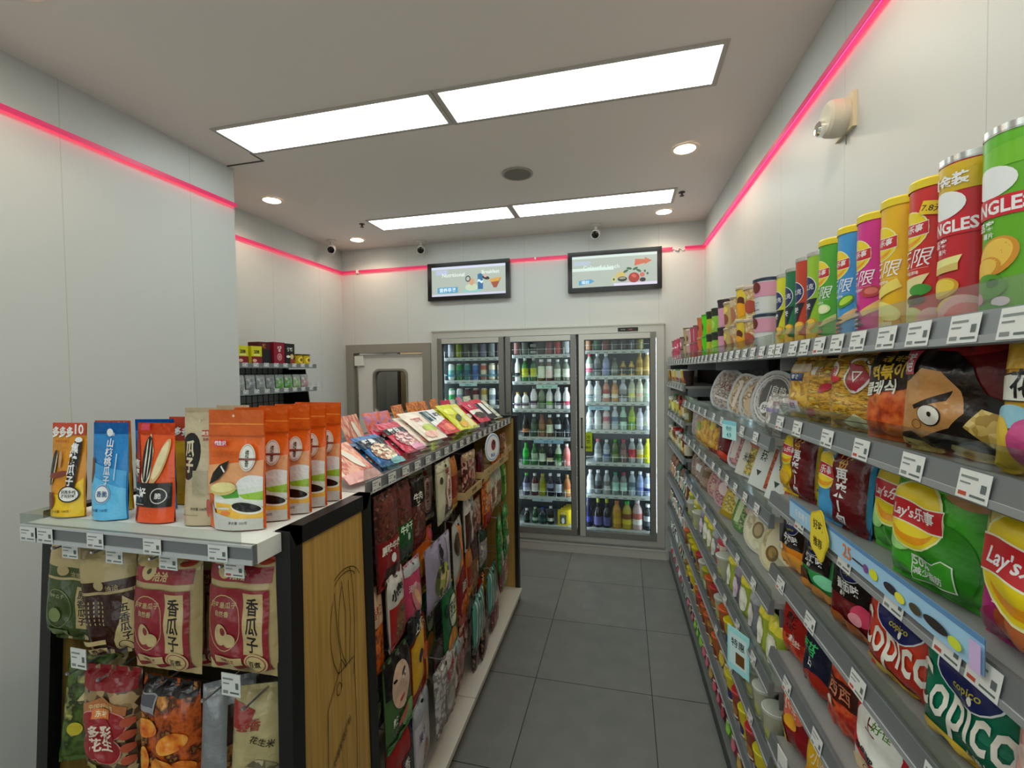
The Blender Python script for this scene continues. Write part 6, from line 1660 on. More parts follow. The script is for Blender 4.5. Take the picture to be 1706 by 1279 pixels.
# round sign
t = thing('hanging_sign', 'round white sign with blue rim below the upper tray', 'sign', (LXF(2.40, .05), 2.40, 1.245), -.25)
S = lambda x, y, o: (.0015 + o, x * .15, y * .15)
g = G().lathe([(0, -.0015), (.077, -.0015), (.077, .0015), (0, .0015)], card('#e0e4e8'), 32, ax='x')
g.build('disc', t, False)
g = G()
lay_art(g, [('O', card('#7cb0d4'), 0, 0, .48, .48, 0, .05), ('E', card('#8c3c44'), .05, .08, .16, .2), ('E', card('#3c2c28'), .1, .15, .1, .08), ('T', card('#4c84b8'), '新品', 0, -.28, .14)], S, .15, L=.3, clampx=.6)
g.build('picture', t, False)

# ---- packs leaning in the upper tray, aisle side, nearest first
topk = {
 'peach': (.15, .19, food(['#d8704c', '#ecb098', '#b84838', '#f0d0c0'], 40, aniso=(1, 1, .3), kind='n'), [('R', F_('#e0a4a0'), -.5, 0, .5, .25), ('E', F_('#f0d8cc'), .1, .7, .1, .4, .3)]),
 'blue': (.13, .17, F_('#1c5c94'), [('R', F_('#1c2838'), -.5, .75, .5, 1.1), ('T', F_('#e8ecf0'), '坚果', -.1, .98, .22, {'b': .04}), ('E', food(['#a87c60', '#d8b89c', '#6c4438', '#e8d8c0'], 90), .05, .5, .42, .36), ('E', F_('#8cd0d8'), .25, .1, .3, .12)]),
 'foil': (.13, .18, food(['#1c6ca8', '#3c9cd8', '#0c3c64', '#a0d0ec'], 30, kind='n'), []),
 'maroon': (.13, .19, F_('#b82c44'), [('R', F_('#1c1418'), -.5, .85, .5, 1.12), ('T', F_('#f0ece4'), '每日', -.1, 1.0, .24, {'b': .04}), ('E', food(['#a86c68', '#d8a8a0', '#6c3438', '#e8c8c8'], 90), .05, .55, .42, .36), ('E', F_('#d890b0'), .2, .15, .3, .14)]),
 'creamy': (.14, .20, F_('#d8ccbc'), [('R', F_('#c87c74'), -.3, 1.0, .2, 1.06), ('T', F_('#b03c34'), '瓜子', 0, .95, .2), ('E', F_('#a8b848'), .1, .5, .3, .2), ('E', F_('#d8a898'), -.1, .25, .3, .16)]),
 'striped': (.13, .19, F_('#e0e4e4'), [('R', F_('#344c54'), -.5, .78, -.3, 1.4), ('R', F_('#344c54'), -.2, .82, -.1, 1.4), ('T', F_('#181c24'), '兰花', .2, 1.1, .22, {'b': .04}), ('P', F_('#b82428'), [(-.5, 0), (.5, 0), (.5, .8), (-.5, .5)]), ('E', F_('#d86c50'), .1, .3, .3, .2)]),
 'lime': (.13, .19, F_('#c0c41c'), [('E', F_('#dce05c'), -.1, 1.0, .3, .2), ('E', F_('#38441c'), .1, .6, .3, .14, .6), ('E', F_('#d8a848'), .1, .25, .3, .16)]),
 'yellow': (.13, .20, F_('#d0cc5c'), [('E', F_('#e8e4a0'), 0, 1.0, .3, .3), ('E', F_('#e0d8a0'), 0, .4, .3, .3)]),
 'redpk': (.13, .18, F_('#b83048'), [('R', F_('#e0d4cc'), -.5, .5, .5, .75), ('E', F_('#3c2c28'), 0, .4, .4, .2), ('T', F_('#f0e8e0'), '辣', -.1, 1.0, .24)]),
 'whiteblk': (.12, .18, F_('#1c1c24'), [('R', F_('#dcdcd8'), -.2, .3, .2, 1.4), ('R', F_('#b82838'), -.5, 1.15, .5, 1.5)]),
 'clearg': (.13, .18, food(['#c8c8b4', '#e4e4d8', '#8c9474', '#d8c88c'], 60, kind='n'), []),
 'orangep': (.14, .20, food(['#c84c1c', '#e88c3c', '#8c2c10', '#d8b060'], 34, kind='n'), []),
 'purple': (.12, .185, food(['#5c3474', '#a87cb0', '#d86c3c', '#c83c50'], 34, kind='n'), []),
}
kmesh = {}
for k, (key, (W, H, base, art)) in enumerate(topk.items()):
    kmesh[key] = bag(W, H, .014, base, art, seed=60 + k, nx=8, ny=10, pinch=.02).mesh('snack_pack')
class Cursor:
    y = 1.215
def lean(key, look, n=1, dy=.021, turn=-.22, tilt=1.0, off=-.062, z=1.322):
    """n packs of a kind shingled on one another, the farthest on top"""
    W = topk[key][0]
    nv = Vector((math.cos(tilt) * math.cos(turn + .02), math.cos(tilt) * math.sin(turn + .02), math.sin(tilt)))
    y0 = Cursor.y + W / 2
    for i in range(n):
        lb = look if n == 1 else f"{look}, {ORD[i]} nearest of its kind in the upper tray"
        p = Vector((LXF(y0, off), y0 + i * dy, z)) + nv * (.0215 * i)
        put(kmesh[key], 'snack_pack', lb, 'pack', tuple(p), BETA + turn, tilt, 0, 'snack packs leaning in the upper tray')
    Cursor.y += W + (n - 1) * dy * .75 + .004
lean('peach', 'peach striped clear pack at the near corner of upper tray')
lean('blue', 'blue nut pack', 2)
lean('maroon', 'maroon and pink nut pack', 3)
lean('creamy', 'cream seed pack', 4)
lean('striped', 'white and red striped pack', 4)
lean('lime', 'lime yellow pack', 4, tilt=.9)
lean('yellow', 'pale yellow pack', 3, tilt=.9)
lean('redpk', 'red and white pack', 4, tilt=.9)
lean('whiteblk', 'black and white pack', 4, tilt=.9)
lean('clearg', 'clear pale green pack', 3, tilt=.9)
def back(y, items, x=-.262, z=1.318, tilt=.38, grp='packs along the middle of the upper tray'):
    for i, (key, look) in enumerate(items):
        W = topk[key][0]
        y += W / 2
        put(kmesh[key], 'snack_pack', look, 'pack', (LXF(y, x), y, z), BETA + .08 * ((i * 7) % 3 - 1), tilt + .05 * ((i * 5) % 3 - 1), 0, grp)
        y += W / 2 + .012
back(1.25, [('foil', 'crumpled blue foil pack, nearest in the tray middle'), ('foil', 'crumpled blue foil pack behind the blue nut packs'), ('peach', 'orange and white long pack beside the blue foil'), ('purple', 'purple and orange pack behind maroon nut packs'),
     ('purple', 'purple and orange pack behind cream seed packs'), ('orangep', 'orange fried snack pack behind white-red striped packs'), ('orangep', 'orange fried snack pack second along the middle'), ('orangep', 'orange fried snack pack third along the middle'),
     ('orangep', 'orange fried snack pack farthest along the middle'), ('redpk', 'red pack standing behind the pale yellow packs'), ('clearg', 'whitish clear pack behind the red packs'), ('purple', 'purple pack behind black and white packs'), ('clearg', 'whitish clear pack standing farthest in tray middle')])

# ------------------------------------------------------------------ end display facing the camera
EC = thing('end_display', 'black and oak end display with seed bags facing the camera', 'end display', (-1.09, .85, 0))
fl = end_frame(EC, -.365, .0, .33, 1.315, .075, .03)
fr = end_frame(EC, .35, .0, .33, 1.315, .02, .03, inner=.04)
g = G().box(-.34, .28, .05, .328, .30, 1.29, black)
for q in range(25):
    g.box(-.34, .277, .08 + q * .048, .328, .28, .084 + q * .048, plain('#2c2a2a', .5))
g.build('back_panel', EC, False)
g = G().box(-.342, -.06, 0, -.338, .28, 1.0, GW)
G().box(-.34, .0, 0, .328, .28, .09, plain('#1c1b1b', .5)).build('plinth', EC, False)
tp = G().box(-.318, -.07, 1.298, .348, -.002, 1.312, plain('#dfe2dc', .4)).box(-.318, -.002, 1.298, .326, .33, 1.312, plain('#dfe2dc', .4)).box(.341, -.07, 1.27, .348, -.002, 1.298, plain('#dfe2dc', .4)).build('top_shelf', EC, False)
g = G().box(-.318, -.082, 1.272, .348, -.070, 1.312, steel).box(-.318, -.085, 1.272, .348, -.082, 1.282, plain('#c4c8ca', .3, .3)).box(-.318, -.086, 1.308, .348, -.080, 1.313, plain('#c4c8ca', .3, .3))
g.build('price_strip', tp, False)
g = G().box(-.318, -.083, 1.313, .320, -.081, 1.338, lipm).box(-.319, -.083, 1.313, -.317, -.0, 1.338, lipm)
g.build('clear_lip', tp, False)
for x in (-.288, -.232, -.075, .09, .265):
    g = G(); marks(g, x - .025, -.0865, 1.275, .05, .034); g.build('price_tag', tp, False)
# engraved drawing and lettering on the oak infill of the right panel
g = G()
dark = plain('#6b5226', .7)
def line(pts, w=.0010):
    for (a, b), (c, d) in zip(pts, pts[1:]):
        dx, dy = c - a, d - b
        l = math.hypot(dx, dy) or 1
        nx, ny = -dy / l * w, dx / l * w
        q = [(.3665, a - nx, b - ny), (.3665, a + nx, b + ny), (.3665, c + nx, d + ny), (.3665, c - nx, d - ny)]
        g.add(q, [(0, 1, 2, 3), (3, 2, 1, 0)], dark)
def arc(cx, cy, rx, ry, a0, a1, n=14, **k):
    line([(cx + rx * math.cos(math.radians(a0 + (a1 - a0) * i / n)), cy + ry * math.sin(math.radians(a0 + (a1 - a0) * i / n))) for i in range(n + 1)], **k)
arc(.235, 1.00, .100, .16, 150, 228); arc(.245, 1.01, .075, .15, 140, 232); arc(.22, .98, .02, .16, 90, -60); arc(.20, 1.10, .05, .035, 20, 150); arc(.20, 1.09, .07, .055, 15, 130)
line([(.155, 1.10), (.165, .99), (.175, .93), (.178, .84)]); line([(.185, 1.12), (.20, 1.03), (.196, .88)]); line([(.215, 1.11), (.222, 1.0), (.212, .88)])
line([(.115, .70), (.118, .82), (.165, .885), (.235, .89), (.240, .70), (.238, .55)]); line([(.165, .885), (.178, .915), (.195, .885)]); arc(.165, .845, .010, .016, 0, 360)
line([(.115, .70), (.117, .45)])
lay_art(g, [('T', dark, '四季鲜选便利', .0, .5, .12, {'r': .55, 'w': .9, 'b': .03})], lambda x, yy, o: (.3667 + o, .175 + x * .12, .60 + yy * .2), .12, L=.3)
g.build('engraved_drawing', fr, False)

# ---- pouches standing on top of the end display
EZ = 1.3150
def seeds():
    return [('E', F_('#14100f'), -.18, .95, .28, .075, .9), ('O', F_('#d8d4cc'), -.14, .98, .2, .02, .9, .012), ('E', F_('#24301c'), -.36, .5, .08, .14)]
orng = [('P', F_('#c05418'), [(-.5, 1.42), (.5, 1.42), (.5, 2.0), (-.5, 2.0)]), ('R', F_('#e08438'), -.5, 1.58, .5, 1.60), ('R', F_('#a84814'), -.5, 1.395, .5, 1.42),
        ('P', F_('#e89c6c'), [(-.5, .5), (.5, .7), (.5, 1.05), (-.5, .95)]), ('E', F_('#dce0e0'), .34, .62, .28, .20), ('P', F_('#d0d4cc'), [(-.3, .3), (.5, .3), (.5, .66), (.1, .60), (-.3, .58)]),
        ('P', F_('#8cb82c'), [(.12, .52), (.5, .58), (.5, .44), (.22, .46)]), ('P', F_('#4c9c34'), [(-.18, .50), (-.02, .54), (.02, .58), (.10, .60), (.14, .48), (-.1, .46)]),
        ('P', F_('#e0ac3c'), [(-.26, .40), (.5, .34), (.5, .14), (.1, .16), (-.22, .24)]), ('E', F_('#e0dcd0'), .26, .32, .24, .085, -.12), ('E', F_('#18120f'), .25, .335, .22, .07, -.12), ('R', F_('#c8c8c4'), -.2, .30, .0, .33), ('E', F_('#d8783c'), -.06, .25, .08, .03),
        ('P', F_('#b8b8b4'), [(-.26, 0), (.5, 0), (.5, .17), (.1, .17), (-.24, .25), (-.32, .4)]), ('T', F_('#4c4c48'), '净含量: 250克', .15, .105, .045),
        ('E', F_('#c8b470'), -.14, .61, .24, .10, .08), ('E', F_('#e0d090'), -.14, .63, .22, .075, .08), ('P', F_('#14100f'), [(-.40, .66), (-.34, .84), (-.22, .97), (-.04, 1.04), (-.10, .88), (-.24, .74)]), ('P', F_('#d8d0c8'), [(-.2, .94), (-.18, .96), (-.11, .87), (-.13, .85)]),
        ('R', F_('#c42c4c'), -.34, 1.25, -.1, 1.345), ('T', F_('#f0ece8'), '姚生记', -.22, 1.298, .075, {'b': .03}), ('T', F_('#b8541c'), '山核桃味瓜子', -.12, 1.13, .10, {'w': .5}),
        ('E', F_('#d8d4cc'), .27, 1.09, .125, .205), ('O', F_('#8c8c84'), .27, 1.09, .11, .19, 0, .006), ('T', F_('#34302c'), '焙\n香', .27, 1.08, .26, {'w': .06}), ('B', F_('#7c3c34'), .27, 1.065, .26, .03, .0),
        ('E', F_('#a83c30'), -.40, .3, .08, .14), ('E', F_('#f0c0a0'), .0, 1.72, .02, .02)]
om = bag(.148, .268, .044, F_('#d8601c'), orng, kind='pouch', seed=3, nx=12, ny=18, pinch=.0).mesh('seed_pouch')
for i, (x, y, tn, lb) in enumerate([(-.866, .855, .06, 'front orange seed pouch with white oval crest, end display top'), (-.858, .92, .08, 'orange seed pouch second behind the front orange one'), (-.843, .98, .06, 'orange seed pouch third in line, half hidden'),
                                (-.840, 1.035, .10, 'orange seed pouch fourth in line, mostly hidden'), (-.836, 1.10, .0, 'rearmost orange seed pouch beside the upper tray')]):
    put(om, 'seed_pouch', lb, 'pouch', (x, y, EZ), tn, .03, group='orange seed pouches on the end display')
kr = [('R', F_('#b4a488'), -.5, 0, .5, 2.9), ('E', F_('#14100f'), -.28, 1.75, .36, .62, -.12), ('E', F_('#b4a488'), -.30, 1.75, .18, .5, -.12) if False else ('T', F_('#c8b898'), '瓜\n子', -.26, 1.75, .85, {'w': .32, 'b': .04}), ('R', F_('#a83030'), .08, 2.28, .42, 2.44), ('T', F_('#e8dcc8'), '姚生记', .25, 2.36, .11), ('T', F_('#8c3c30'), '焦糖味', .25, 2.2, .08),
      ('R', F_('#9c9278'), -.1, .8, .35, 1.4), ('T', F_('#3c342c'), '净含量 308克', .1, .42, .08), ('R', F_('#8c8068'), -.4, .25, .1, .27), ('E', F_('#c8bca4'), .0, 2.68, .03, .03)]
km = bag(.090, .272, .045, F_('#b4a488'), kr, kind='pouch', seed=5, pinch=.0, nx=10).mesh('seed_pouch')
put(km, 'seed_pouch', 'tan kraft seed pouch with black oval, in front', 'pouch', (-.970, .86, EZ), .05, .02, group='kraft seed pouches')
put(km, 'seed_pouch', 'tan kraft seed pouch standing behind the front kraft pouch', 'pouch', (-.955, .935, EZ), .12, .02, group='kraft seed pouches')
seedart = [('P', F_('#e4dcc8'), [(-.12, .75), (-.02, 1.0), (.0, 1.6), (-.12, 1.98), (-.22, 1.6), (-.26, .95)]), ('E', F_('#1c1a16'), -.14, 1.4, .13, .52), ('E', F_('#d8d0bc'), -.17, 1.4, .02, .46), ('E', F_('#d8d0bc'), -.08, 1.4, .014, .44),
           ('E', F_('#c8a070'), .22, 1.35, .12, .55, -.35), ('E', F_('#e4cca0'), .22, 1.38, .09, .45, -.35)]
oj = bag(.106, .235, .045, F_('#d8501c'), [('P', F_('#8c2418'), [(-.5, 0), (-.38, 0), (-.3, 1.2), (-.5, 2.2)])] + seedart + [('R', F_('#14110f'), -.5, .35, .48, .88), ('T', F_('#f0ece8'), '仁好', -.30, .66, .24, {'b': .03}), ('O', F_('#c8c4bc'), .24, .60, .17, .17, 0, .02), ('T', F_('#e0dcd4'), '脆', .24, .60, .13), ('T', F_('#e8dcc8'), '焦\n糖', -.4, 1.2, .4), ('R', F_('#c83c50'), -.35, 2.05, -.12, 2.2), ('R', F_('#e0d0c0'), -.4, .4, -.1, .41), ('E', F_('#c8b8a8'), .0, 2.3, .03, .03)], kind='pouch', seed=6, pinch=.0, nx=10).mesh('seed_pouch')
put(oj, 'seed_pouch', 'orange red seed pouch with large seed and black band', 'pouch', (-1.098, .85, EZ), .06, .04)
bl = bag(.106, .235, .045, F_('#1c78b8'), [('P', F_('#5cb0dc'), [(-.5, 0), (.5, 0), (.5, .7), (-.5, 1.0)]), ('P', F_('#3c94cc'), [(-.5, 1.0), (.5, .7), (.5, 1.1), (-.5, 1.3)]), ('E', F_('#5c3c2c'), -.45, 1.1, .1, .3), ('E', F_('#d8e8f0'), -.0, 1.98, .09, .09), ('T', F_('#f0f4f8'), '洽洽', .06, 1.94, .08), ('T', F_('#f0f4f8'), '山\n核\n桃\n瓜\n子', .06, 1.32, 1.05, {'w': .2, 'b': .02}), ('R', F_('#c8dce8'), .26, .9, .28, 1.5),
        ('E', F_('#d8e8f0'), -.02, .58, .21, .21), ('E', F_('#1c6ca8'), -.02, .58, .17, .17) if False else ('O', F_('#1c5c94'), -.02, .58, .2, .2, 0, .02), ('T', F_('#1c4c7c'), '香脆', -.02, .58, .14), ('T', F_('#1c3c64'), '净含量: 108克', -.05, .22, .07), ('E', F_('#b8d0e0'), .0, 2.3, .03, .03)], kind='pouch', seed=7, pinch=.0, nx=10).mesh('seed_pouch')
put(bl, 'seed_pouch', 'bright blue seed pouch with white upright lettering', 'pouch', (-1.235, .845, EZ), .05, .04)
put(bl, 'seed_pouch', 'blue seed pouch peeping out behind the orange red pouch', 'pouch', (-1.06, .965, EZ), .3, .0, group='blue seed pouches behind')
put(bl, 'seed_pouch', 'blue seed pouch behind the bright blue front pouch', 'pouch', (-1.195, .93, EZ), .2, .0, group='blue seed pouches behind')
ye = bag(.108, .232, .045, F_('#c8841c'), [('P', F_('#dcb41c'), [(-.5, 0), (.5, 0), (.5, .9), (.1, .5), (-.5, .5)]), ('R', F_('#b83c24'), -.5, 1.86, .5, 2.4), ('T', F_('#f0e4d4'), '多多多', -.18, 1.93, .26, {'b': .05, 'w': .62}), ('T', F_('#f0e4d4'), '10', .30, 2.0, .24, {'b': .03}),
        ('E', F_('#241814'), -.34, 1.1, .10, .42, -.1), ('E', F_('#d8c0a0'), -.27, 1.1, .02, .36, -.1), ('E', F_('#b88c64'), -.12, 1.3, .05, .2), ('E', F_('#7c3820'), -.15, .95, .3, .07, .2), ('E', F_('#6c3018'), -.3, .35, .2, .2), ('P', F_('#241410'), [(.12, .55), (.34, .55), (.44, 1.72), (.22, 1.72)]),
        ('T', F_('#f4f0e8'), '焦\n糖\n瓜\n子', .24, 1.2, 1.0, {'w': .2, 'b': .03, 'r': -.05}), ('E', F_('#f0ece4'), .34, 1.76, .1, .06), ('E', F_('#241410'), .22, .52, .24, .19), ('E', F_('#f0e8d8'), .22, .52, .21, .16), ('T', F_('#241410'), '别再多啦\n才叫好吃', .22, .52, .18, {'w': .34}), ('T', F_('#a84818'), '焦糖瓜子零食', -.1, 1.72, .07), ('T', F_('#5c3010'), '净含量: 108克', .1, .14, .06), ('E', F_('#f0e8d8'), -.02, 2.18, .03, .04)], kind='pouch', seed=8, pinch=.0, nx=10).mesh('seed_pouch')
put(ye, 'seed_pouch', 'yellow and red caramel seed pouch at the left corner', 'pouch', (-1.368, .84, EZ), .05, .05, group='yellow seed pouches')
put(ye, 'seed_pouch', 'yellow seed pouch half hidden between yellow and blue pouches', 'pouch', (-1.31, .91, EZ), .1, .0, group='yellow seed pouches')
rdp = bag(.10, .235, .04, F_('#b03c24'), [('T', F_('#f0e4d4'), '多多', -.1, 1.95, .24, {'b': .03}), ('R', F_('#c8981c'), -.5, 0, .5, 1.7)], kind='pouch', seed=9, pinch=0, nx=8).mesh('seed_pouch')
put(rdp, 'seed_pouch', 'red-topped seed pouch behind the blue front pouch', 'pouch', (-1.17, .995, EZ), .1, .0, group='red-topped seed pouches behind')
put(rdp, 'seed_pouch', 'red-topped seed pouch behind the orange red front pouch', 'pouch', (-1.08, 1.02, EZ), .1, .0, group='red-topped seed pouches behind')

# ---- seed bags hanging on the end display
def ehook(x, z, y=-.03, cardx=None, cardz=0.0):
    """x, z world-ish; hook in display coordinates"""
    h = hook(EC, (x + 1.09 + .01, .28, z + .02), (x + 1.09, y, z))
    if cardx is not None:
        card_on(h, cardx + 1.09, y - .006, z + cardz, 0, -1)
    return h
def cha(base, flavour, band, cream='#b8a274'):
    b, c = F_(base), F_(cream)
    return [('R', c, -.5, 1.32, .5, 1.7), ('R', b, -.44, 1.16, .44, 1.34), ('E', c, -.17, 1.29, .10, .10), ('E', F_('#3c3428'), -.17, 1.29, .03, .03), ('T', c, '洽洽', .02, 1.24, .11, {'b': .03}),
            ('P', b, [(-.47, .08), (.42, .08), (.42, 1.08), (-.44, 1.08)]), ('R', c, .10, .30, .36, 1.04), ('T', F_('#241a14'), flavour, .23, .66, .66, {'w': .17, 'b': .02}),
            ('O', c, -.17, .66, .24, .34, 0, .008), ('T', c, '好吃最瓜子', -.17, .88, .07), ('T', c, '自然香', -.17, .78, .07), ('E', c, -.2, .52, .1, .13), ('E', b, -.17, .56, .04, .05), ('E', c, -.08, .46, .08, .08),
            ('R', c, -.3, .16, .08, .26), ('T', b, '传统工艺', -.11, .21, .05), ('E', c, .26, .20, .15, .13), ('O', b, .26, .20, .13, .11, 0, .01), ('T', F_('#241a14'), '百煮', .26, .20, .08),
            ('E', F_('#a03c2c') if base != '#3c4c20' else F_('#5c3c20'), .36, 1.42, .09, .05), ('E', F_('#8c8878'), -.08, 1.44, .03, .02)]
gb = [('P', F_('#38461c'), [(-.5, 0), (.5, 0), (.5, 1.32), (-.5, 1.32)]), ('R', F_('#a89468'), -.5, 1.1, .5, 1.14), ('R', F_('#a89468'), -.5, 1.32, .5, 1.7), ('E', F_('#a89468'), -.1, 1.26, .1, .09), ('T', F_('#a89468'), '洽洽', .12, 1.2, .09), ('R', F_('#a89468'), .16, .28, .38, 1.0), ('T', F_('#1c1812'), '原\n香\n瓜\n子', .27, .64, .6, {'w': .15, 'b': .02}),
      ('O', F_('#6c7840'), -.15, .62, .24, .34, 0, .01), ('E', F_('#6c7c48'), -.2, .5, .12, .12), ('T', F_('#8c9468'), '好吃瓜子', -.15, .84, .07), ('R', F_('#54643c'), -.4, .14, .05, .26)]
bb = [('P', F_('#34180f'), [(-.5, 0), (.5, 0), (.5, 1.32), (-.5, 1.32)]), ('R', F_('#a89468'), -.5, 1.1, .5, 1.15), ('R', F_('#a89468'), -.5, 1.32, .5, 1.7), ('E', F_('#a89468'), -.05, 1.26, .1, .09), ('T', F_('#a89468'), '洽洽', .17, 1.2, .09), ('P', F_('#b8a274'), [(.05, .1), (.42, .1), (.44, .9), (.3, 1.05), (.22, .6), (.05, .3)]), ('T', F_('#1c1410'), '五\n香\n瓜\n子', .30, .6, .62, {'w': .15, 'b': .02}),
      ('O', F_('#1c1410'), .22, .17, .13, .12, 0, .012)] + [('R', F_('#a08c64'), -.42 + .09 * i, .62 + .07 * j, -.40 + .09 * i, .66 + .07 * j) for i in range(6) for j in range(6)] + [('R', F_('#b8a274'), -.44, .28, -.02, .36), ('R', F_('#b8a274'), -.44, .12, -.02, .22), ('T', F_('#34180f'), '煮造', -.2, .17, .08)]
ebag = lambda W, H, art, seed, base='#a8946a', T=.06: bag(W, H, T, F_(base), art, seed=seed, pinch=.0, nx=12, ny=16).mesh('seed_bag')
ex = lambda x: x
red_m = ebag(.185, .275, cha('#84202a', '香\n瓜\n子', 0), 71)
grn_m = ebag(.150, .27, gb, 72)
brn_m = ebag(.145, .275, bb, 73)
put(red_m, 'seed_bag', 'red and tan seed bag hanging beside the oak side panel', 'bag', (-.845, .845, .985), .03, .05, group='red seed bags hanging on the end display')
put(red_m, 'seed_bag', 'red and tan seed bag hanging second from the oak panel', 'bag', (-1.055, .835, .965), .04, .05, group='red seed bags hanging on the end display')
put(red_m, 'seed_bag', 'red and tan seed bag pushed behind the second red bag', 'bag', (-1.02, .91, .93), .10, .05, group='red seed bags hanging on the end display')
put(red_m, 'seed_bag', 'red and tan seed bag hanging behind the rightmost red bag', 'bag', (-.84, .93, .975), .05, .05, group='red seed bags hanging on the end display')
put(brn_m, 'seed_bag', 'dark brown and tan seed bag hanging between green and red', 'bag', (-1.222, .85, .975), .25, .02, -.10)
put(brn_m, 'seed_bag', 'dark brown seed bag hanging behind the front brown bag', 'bag', (-1.20, .93, .96), .2, .02, 0)
put(grn_m, 'seed_bag', 'olive green and tan seed bag hanging leftmost', 'bag', (-1.385, .855, .985), .20, .03, .08)
put(grn_m, 'seed_bag', 'olive green seed bag hanging behind the leftmost one', 'bag', (-1.32, .95, .985), .1, .03, 0)
for x, z, cz in ((-.875, 1.235, .03), (-1.075, 1.235, .03), (-1.255, 1.235, .03), (-1.385, 1.235, .03)):
    ehook(x, z, -.035)
for x in (-.82, -1.0, -1.16, -1.30):
    h = hook(EC, (x + 1.10, .28, 1.262), (x + 1.09, -.045, 1.252)); card_on(h, x + 1.09, -.052, 1.226, 0, -1, .052, .034)
pn = [('R', F_('#7c141c'), -.5, 1.45, .5, 1.75), ('O', F_('#b87c78'), 0, 1.6, .5, .02, 0, .01), ('P', F_('#a8683c'), [(-.38, 1.22), (0, 1.36), (.4, 1.22), (.38, 1.08), (0, 1.2), (-.36, 1.08)]), ('T', F_('#e0c08c'), '中国好味道', 0, 1.22, .08, {'w': .6, 'arc': -.2}),
      ('E', F_('#d08c84'), -.14, .95, .25, .22), ('E', F_('#d08c84'), .16, .95, .25, .22), ('E', F_('#d08c84'), -.12, .62, .23, .2), ('E', F_('#d08c84'), .12, .56, .22, .22),
      ('E', F_('#8c1c20'), -.14, .95, .235, .205), ('E', F_('#8c1c20'), .16, .95, .235, .205), ('E', F_('#8c1c20'), -.12, .62, .215, .185), ('E', F_('#8c1c20'), .12, .56, .205, .205), ('E', F_('#8c1c20'), 0, .78, .25, .3),
      ('R', F_('#c86c28'), -.12, 1.06, .16, 1.2), ('T', F_('#f0dcb0'), '东坡', .02, 1.13, .09), ('T', F_('#dcc8b8'), '多彩\n花生', .02, .76, .42, {'w': .46, 'b': .03}), ('R', F_('#a8a048'), -.25, .12, -.05, .36)] + [('E', F_('#a84c34'), .42, .4 + .2 * k, .08, .07) for k in range(4)]
pm = bag(.155, .27, .07, food(['#54402c', '#8c7450', '#34241c', '#a88c64'], 60), pn, seed=74, pinch=0).mesh('peanut_bag')
put(pm, 'peanut_bag', 'dark red peanut bag with flower-shaped white lettering', 'bag', (-1.235, .835, .675), .10, .03, .0)
zu = bag(.13, .27, .06, food(['#2c3c14', '#4c6424', '#1c240c', '#a8a85c'], 22, kind='n'), [('P', F_('#b8a870'), [(-.2, 1.3), (.05, 1.3), (.25, 1.75), (.1, 1.75)]), ('P', F_('#1c2010'), [(.12, 0), (.5, 0), (.5, 1.5), (.2, 1.1)]), ('E', F_('#b8a82c'), -.2, .75, .14, .12), ('P', F_('#b8a870'), [(.4, 1.5), (.5, 2.1), (.46, 2.1), (.2, 1.9)])], seed=75, pinch=.0).mesh('snack_bag')
put(zu, 'snack_bag', 'dark green cucumber-picture bag at the lower left hook', 'bag', (-1.36, .86, .67), .55, .03, .1)
cd = bag(.165, .27, .07, food(['#6c2410', '#b8541c', '#2c0c08', '#d08c3c'], 22, kind='n', rough=.15), [('R', F_('#8c8c90'), -.5, 1.22, -.08, 1.48), ('R', F_('#4c4c54'), -.42, 1.30, -.12, 1.44), ('R', F_('#141010'), -.5, 1.46, .5, 1.7)] + [('E', food(['#a83c10', '#d87c24', '#e0a848'], 30, kind='n', rough=.12), x, y, a, b, r) for x, y, a, b, r in ((-.25, 1.0, .2, .13, 0), (.2, .85, .24, .13, .4), (.05, .45, .22, .18, 0), (-.3, .5, .1, .26, -.2), (.35, .5, .14, .12, 0), (.3, .15, .2, .14, .2), (-.1, .12, .2, .12, 0))], seed=76, pinch=0).mesh('snack_bag')
put(cd, 'snack_bag', 'bag of glossy orange-brown glazed pieces, lower row', 'bag', (-1.065, .845, .665), .02, .02, 0)
sl = bag(.115, .27, .06, plain('#8c9094', .3, .25, bump=(26, .5, .012)), [('E', brownm, .1, .9, .14, .7), ('R', F_('#2c1c18'), -.05, 1.1, .22, 1.9)], seed=77, pinch=0).mesh('snack_bag')
put(sl, 'snack_bag', 'silver foil bag turned edge-on in the lower row', 'bag', (-.93, .87, .665), .75, .02, .05)
cr = bag(.125, .27, .06, F_('#a89c70'), [('P', F_('#8c2c24'), [(-.5, 1.5), (-.2, 1.5), (-.1, 1.8), (-.5, 2.0)]), ('T', F_('#8c2c24'), '五香', -.2, 1.55, .2), ('T', F_('#2c2414'), '花生米', .05, 1.25, .14, {'r': -.3}), ('E', food(['#84785c', '#a89c7c', '#5c5440'], 70), .0, .5, .42, .4)], seed=78, pinch=0).mesh('snack_bag')
put(cr, 'snack_bag', 'cream and red bag turned sideways beside the oak panel, low', 'bag', (-.835, .865, .67), .5, .02, .06)
for x, z, cx in ((-1.345, .925, -1.29), (-1.245, .925, None), (-1.08, .925, None), (-.93, .925, None), (-.82, .925, -.84)):
    h = ehook(x, z, -.04)
    if cx is not None:
        card_on(h, cx + 1.09, -.05, .955 if cx < -1 else .96, 0, -1, .05, .05)

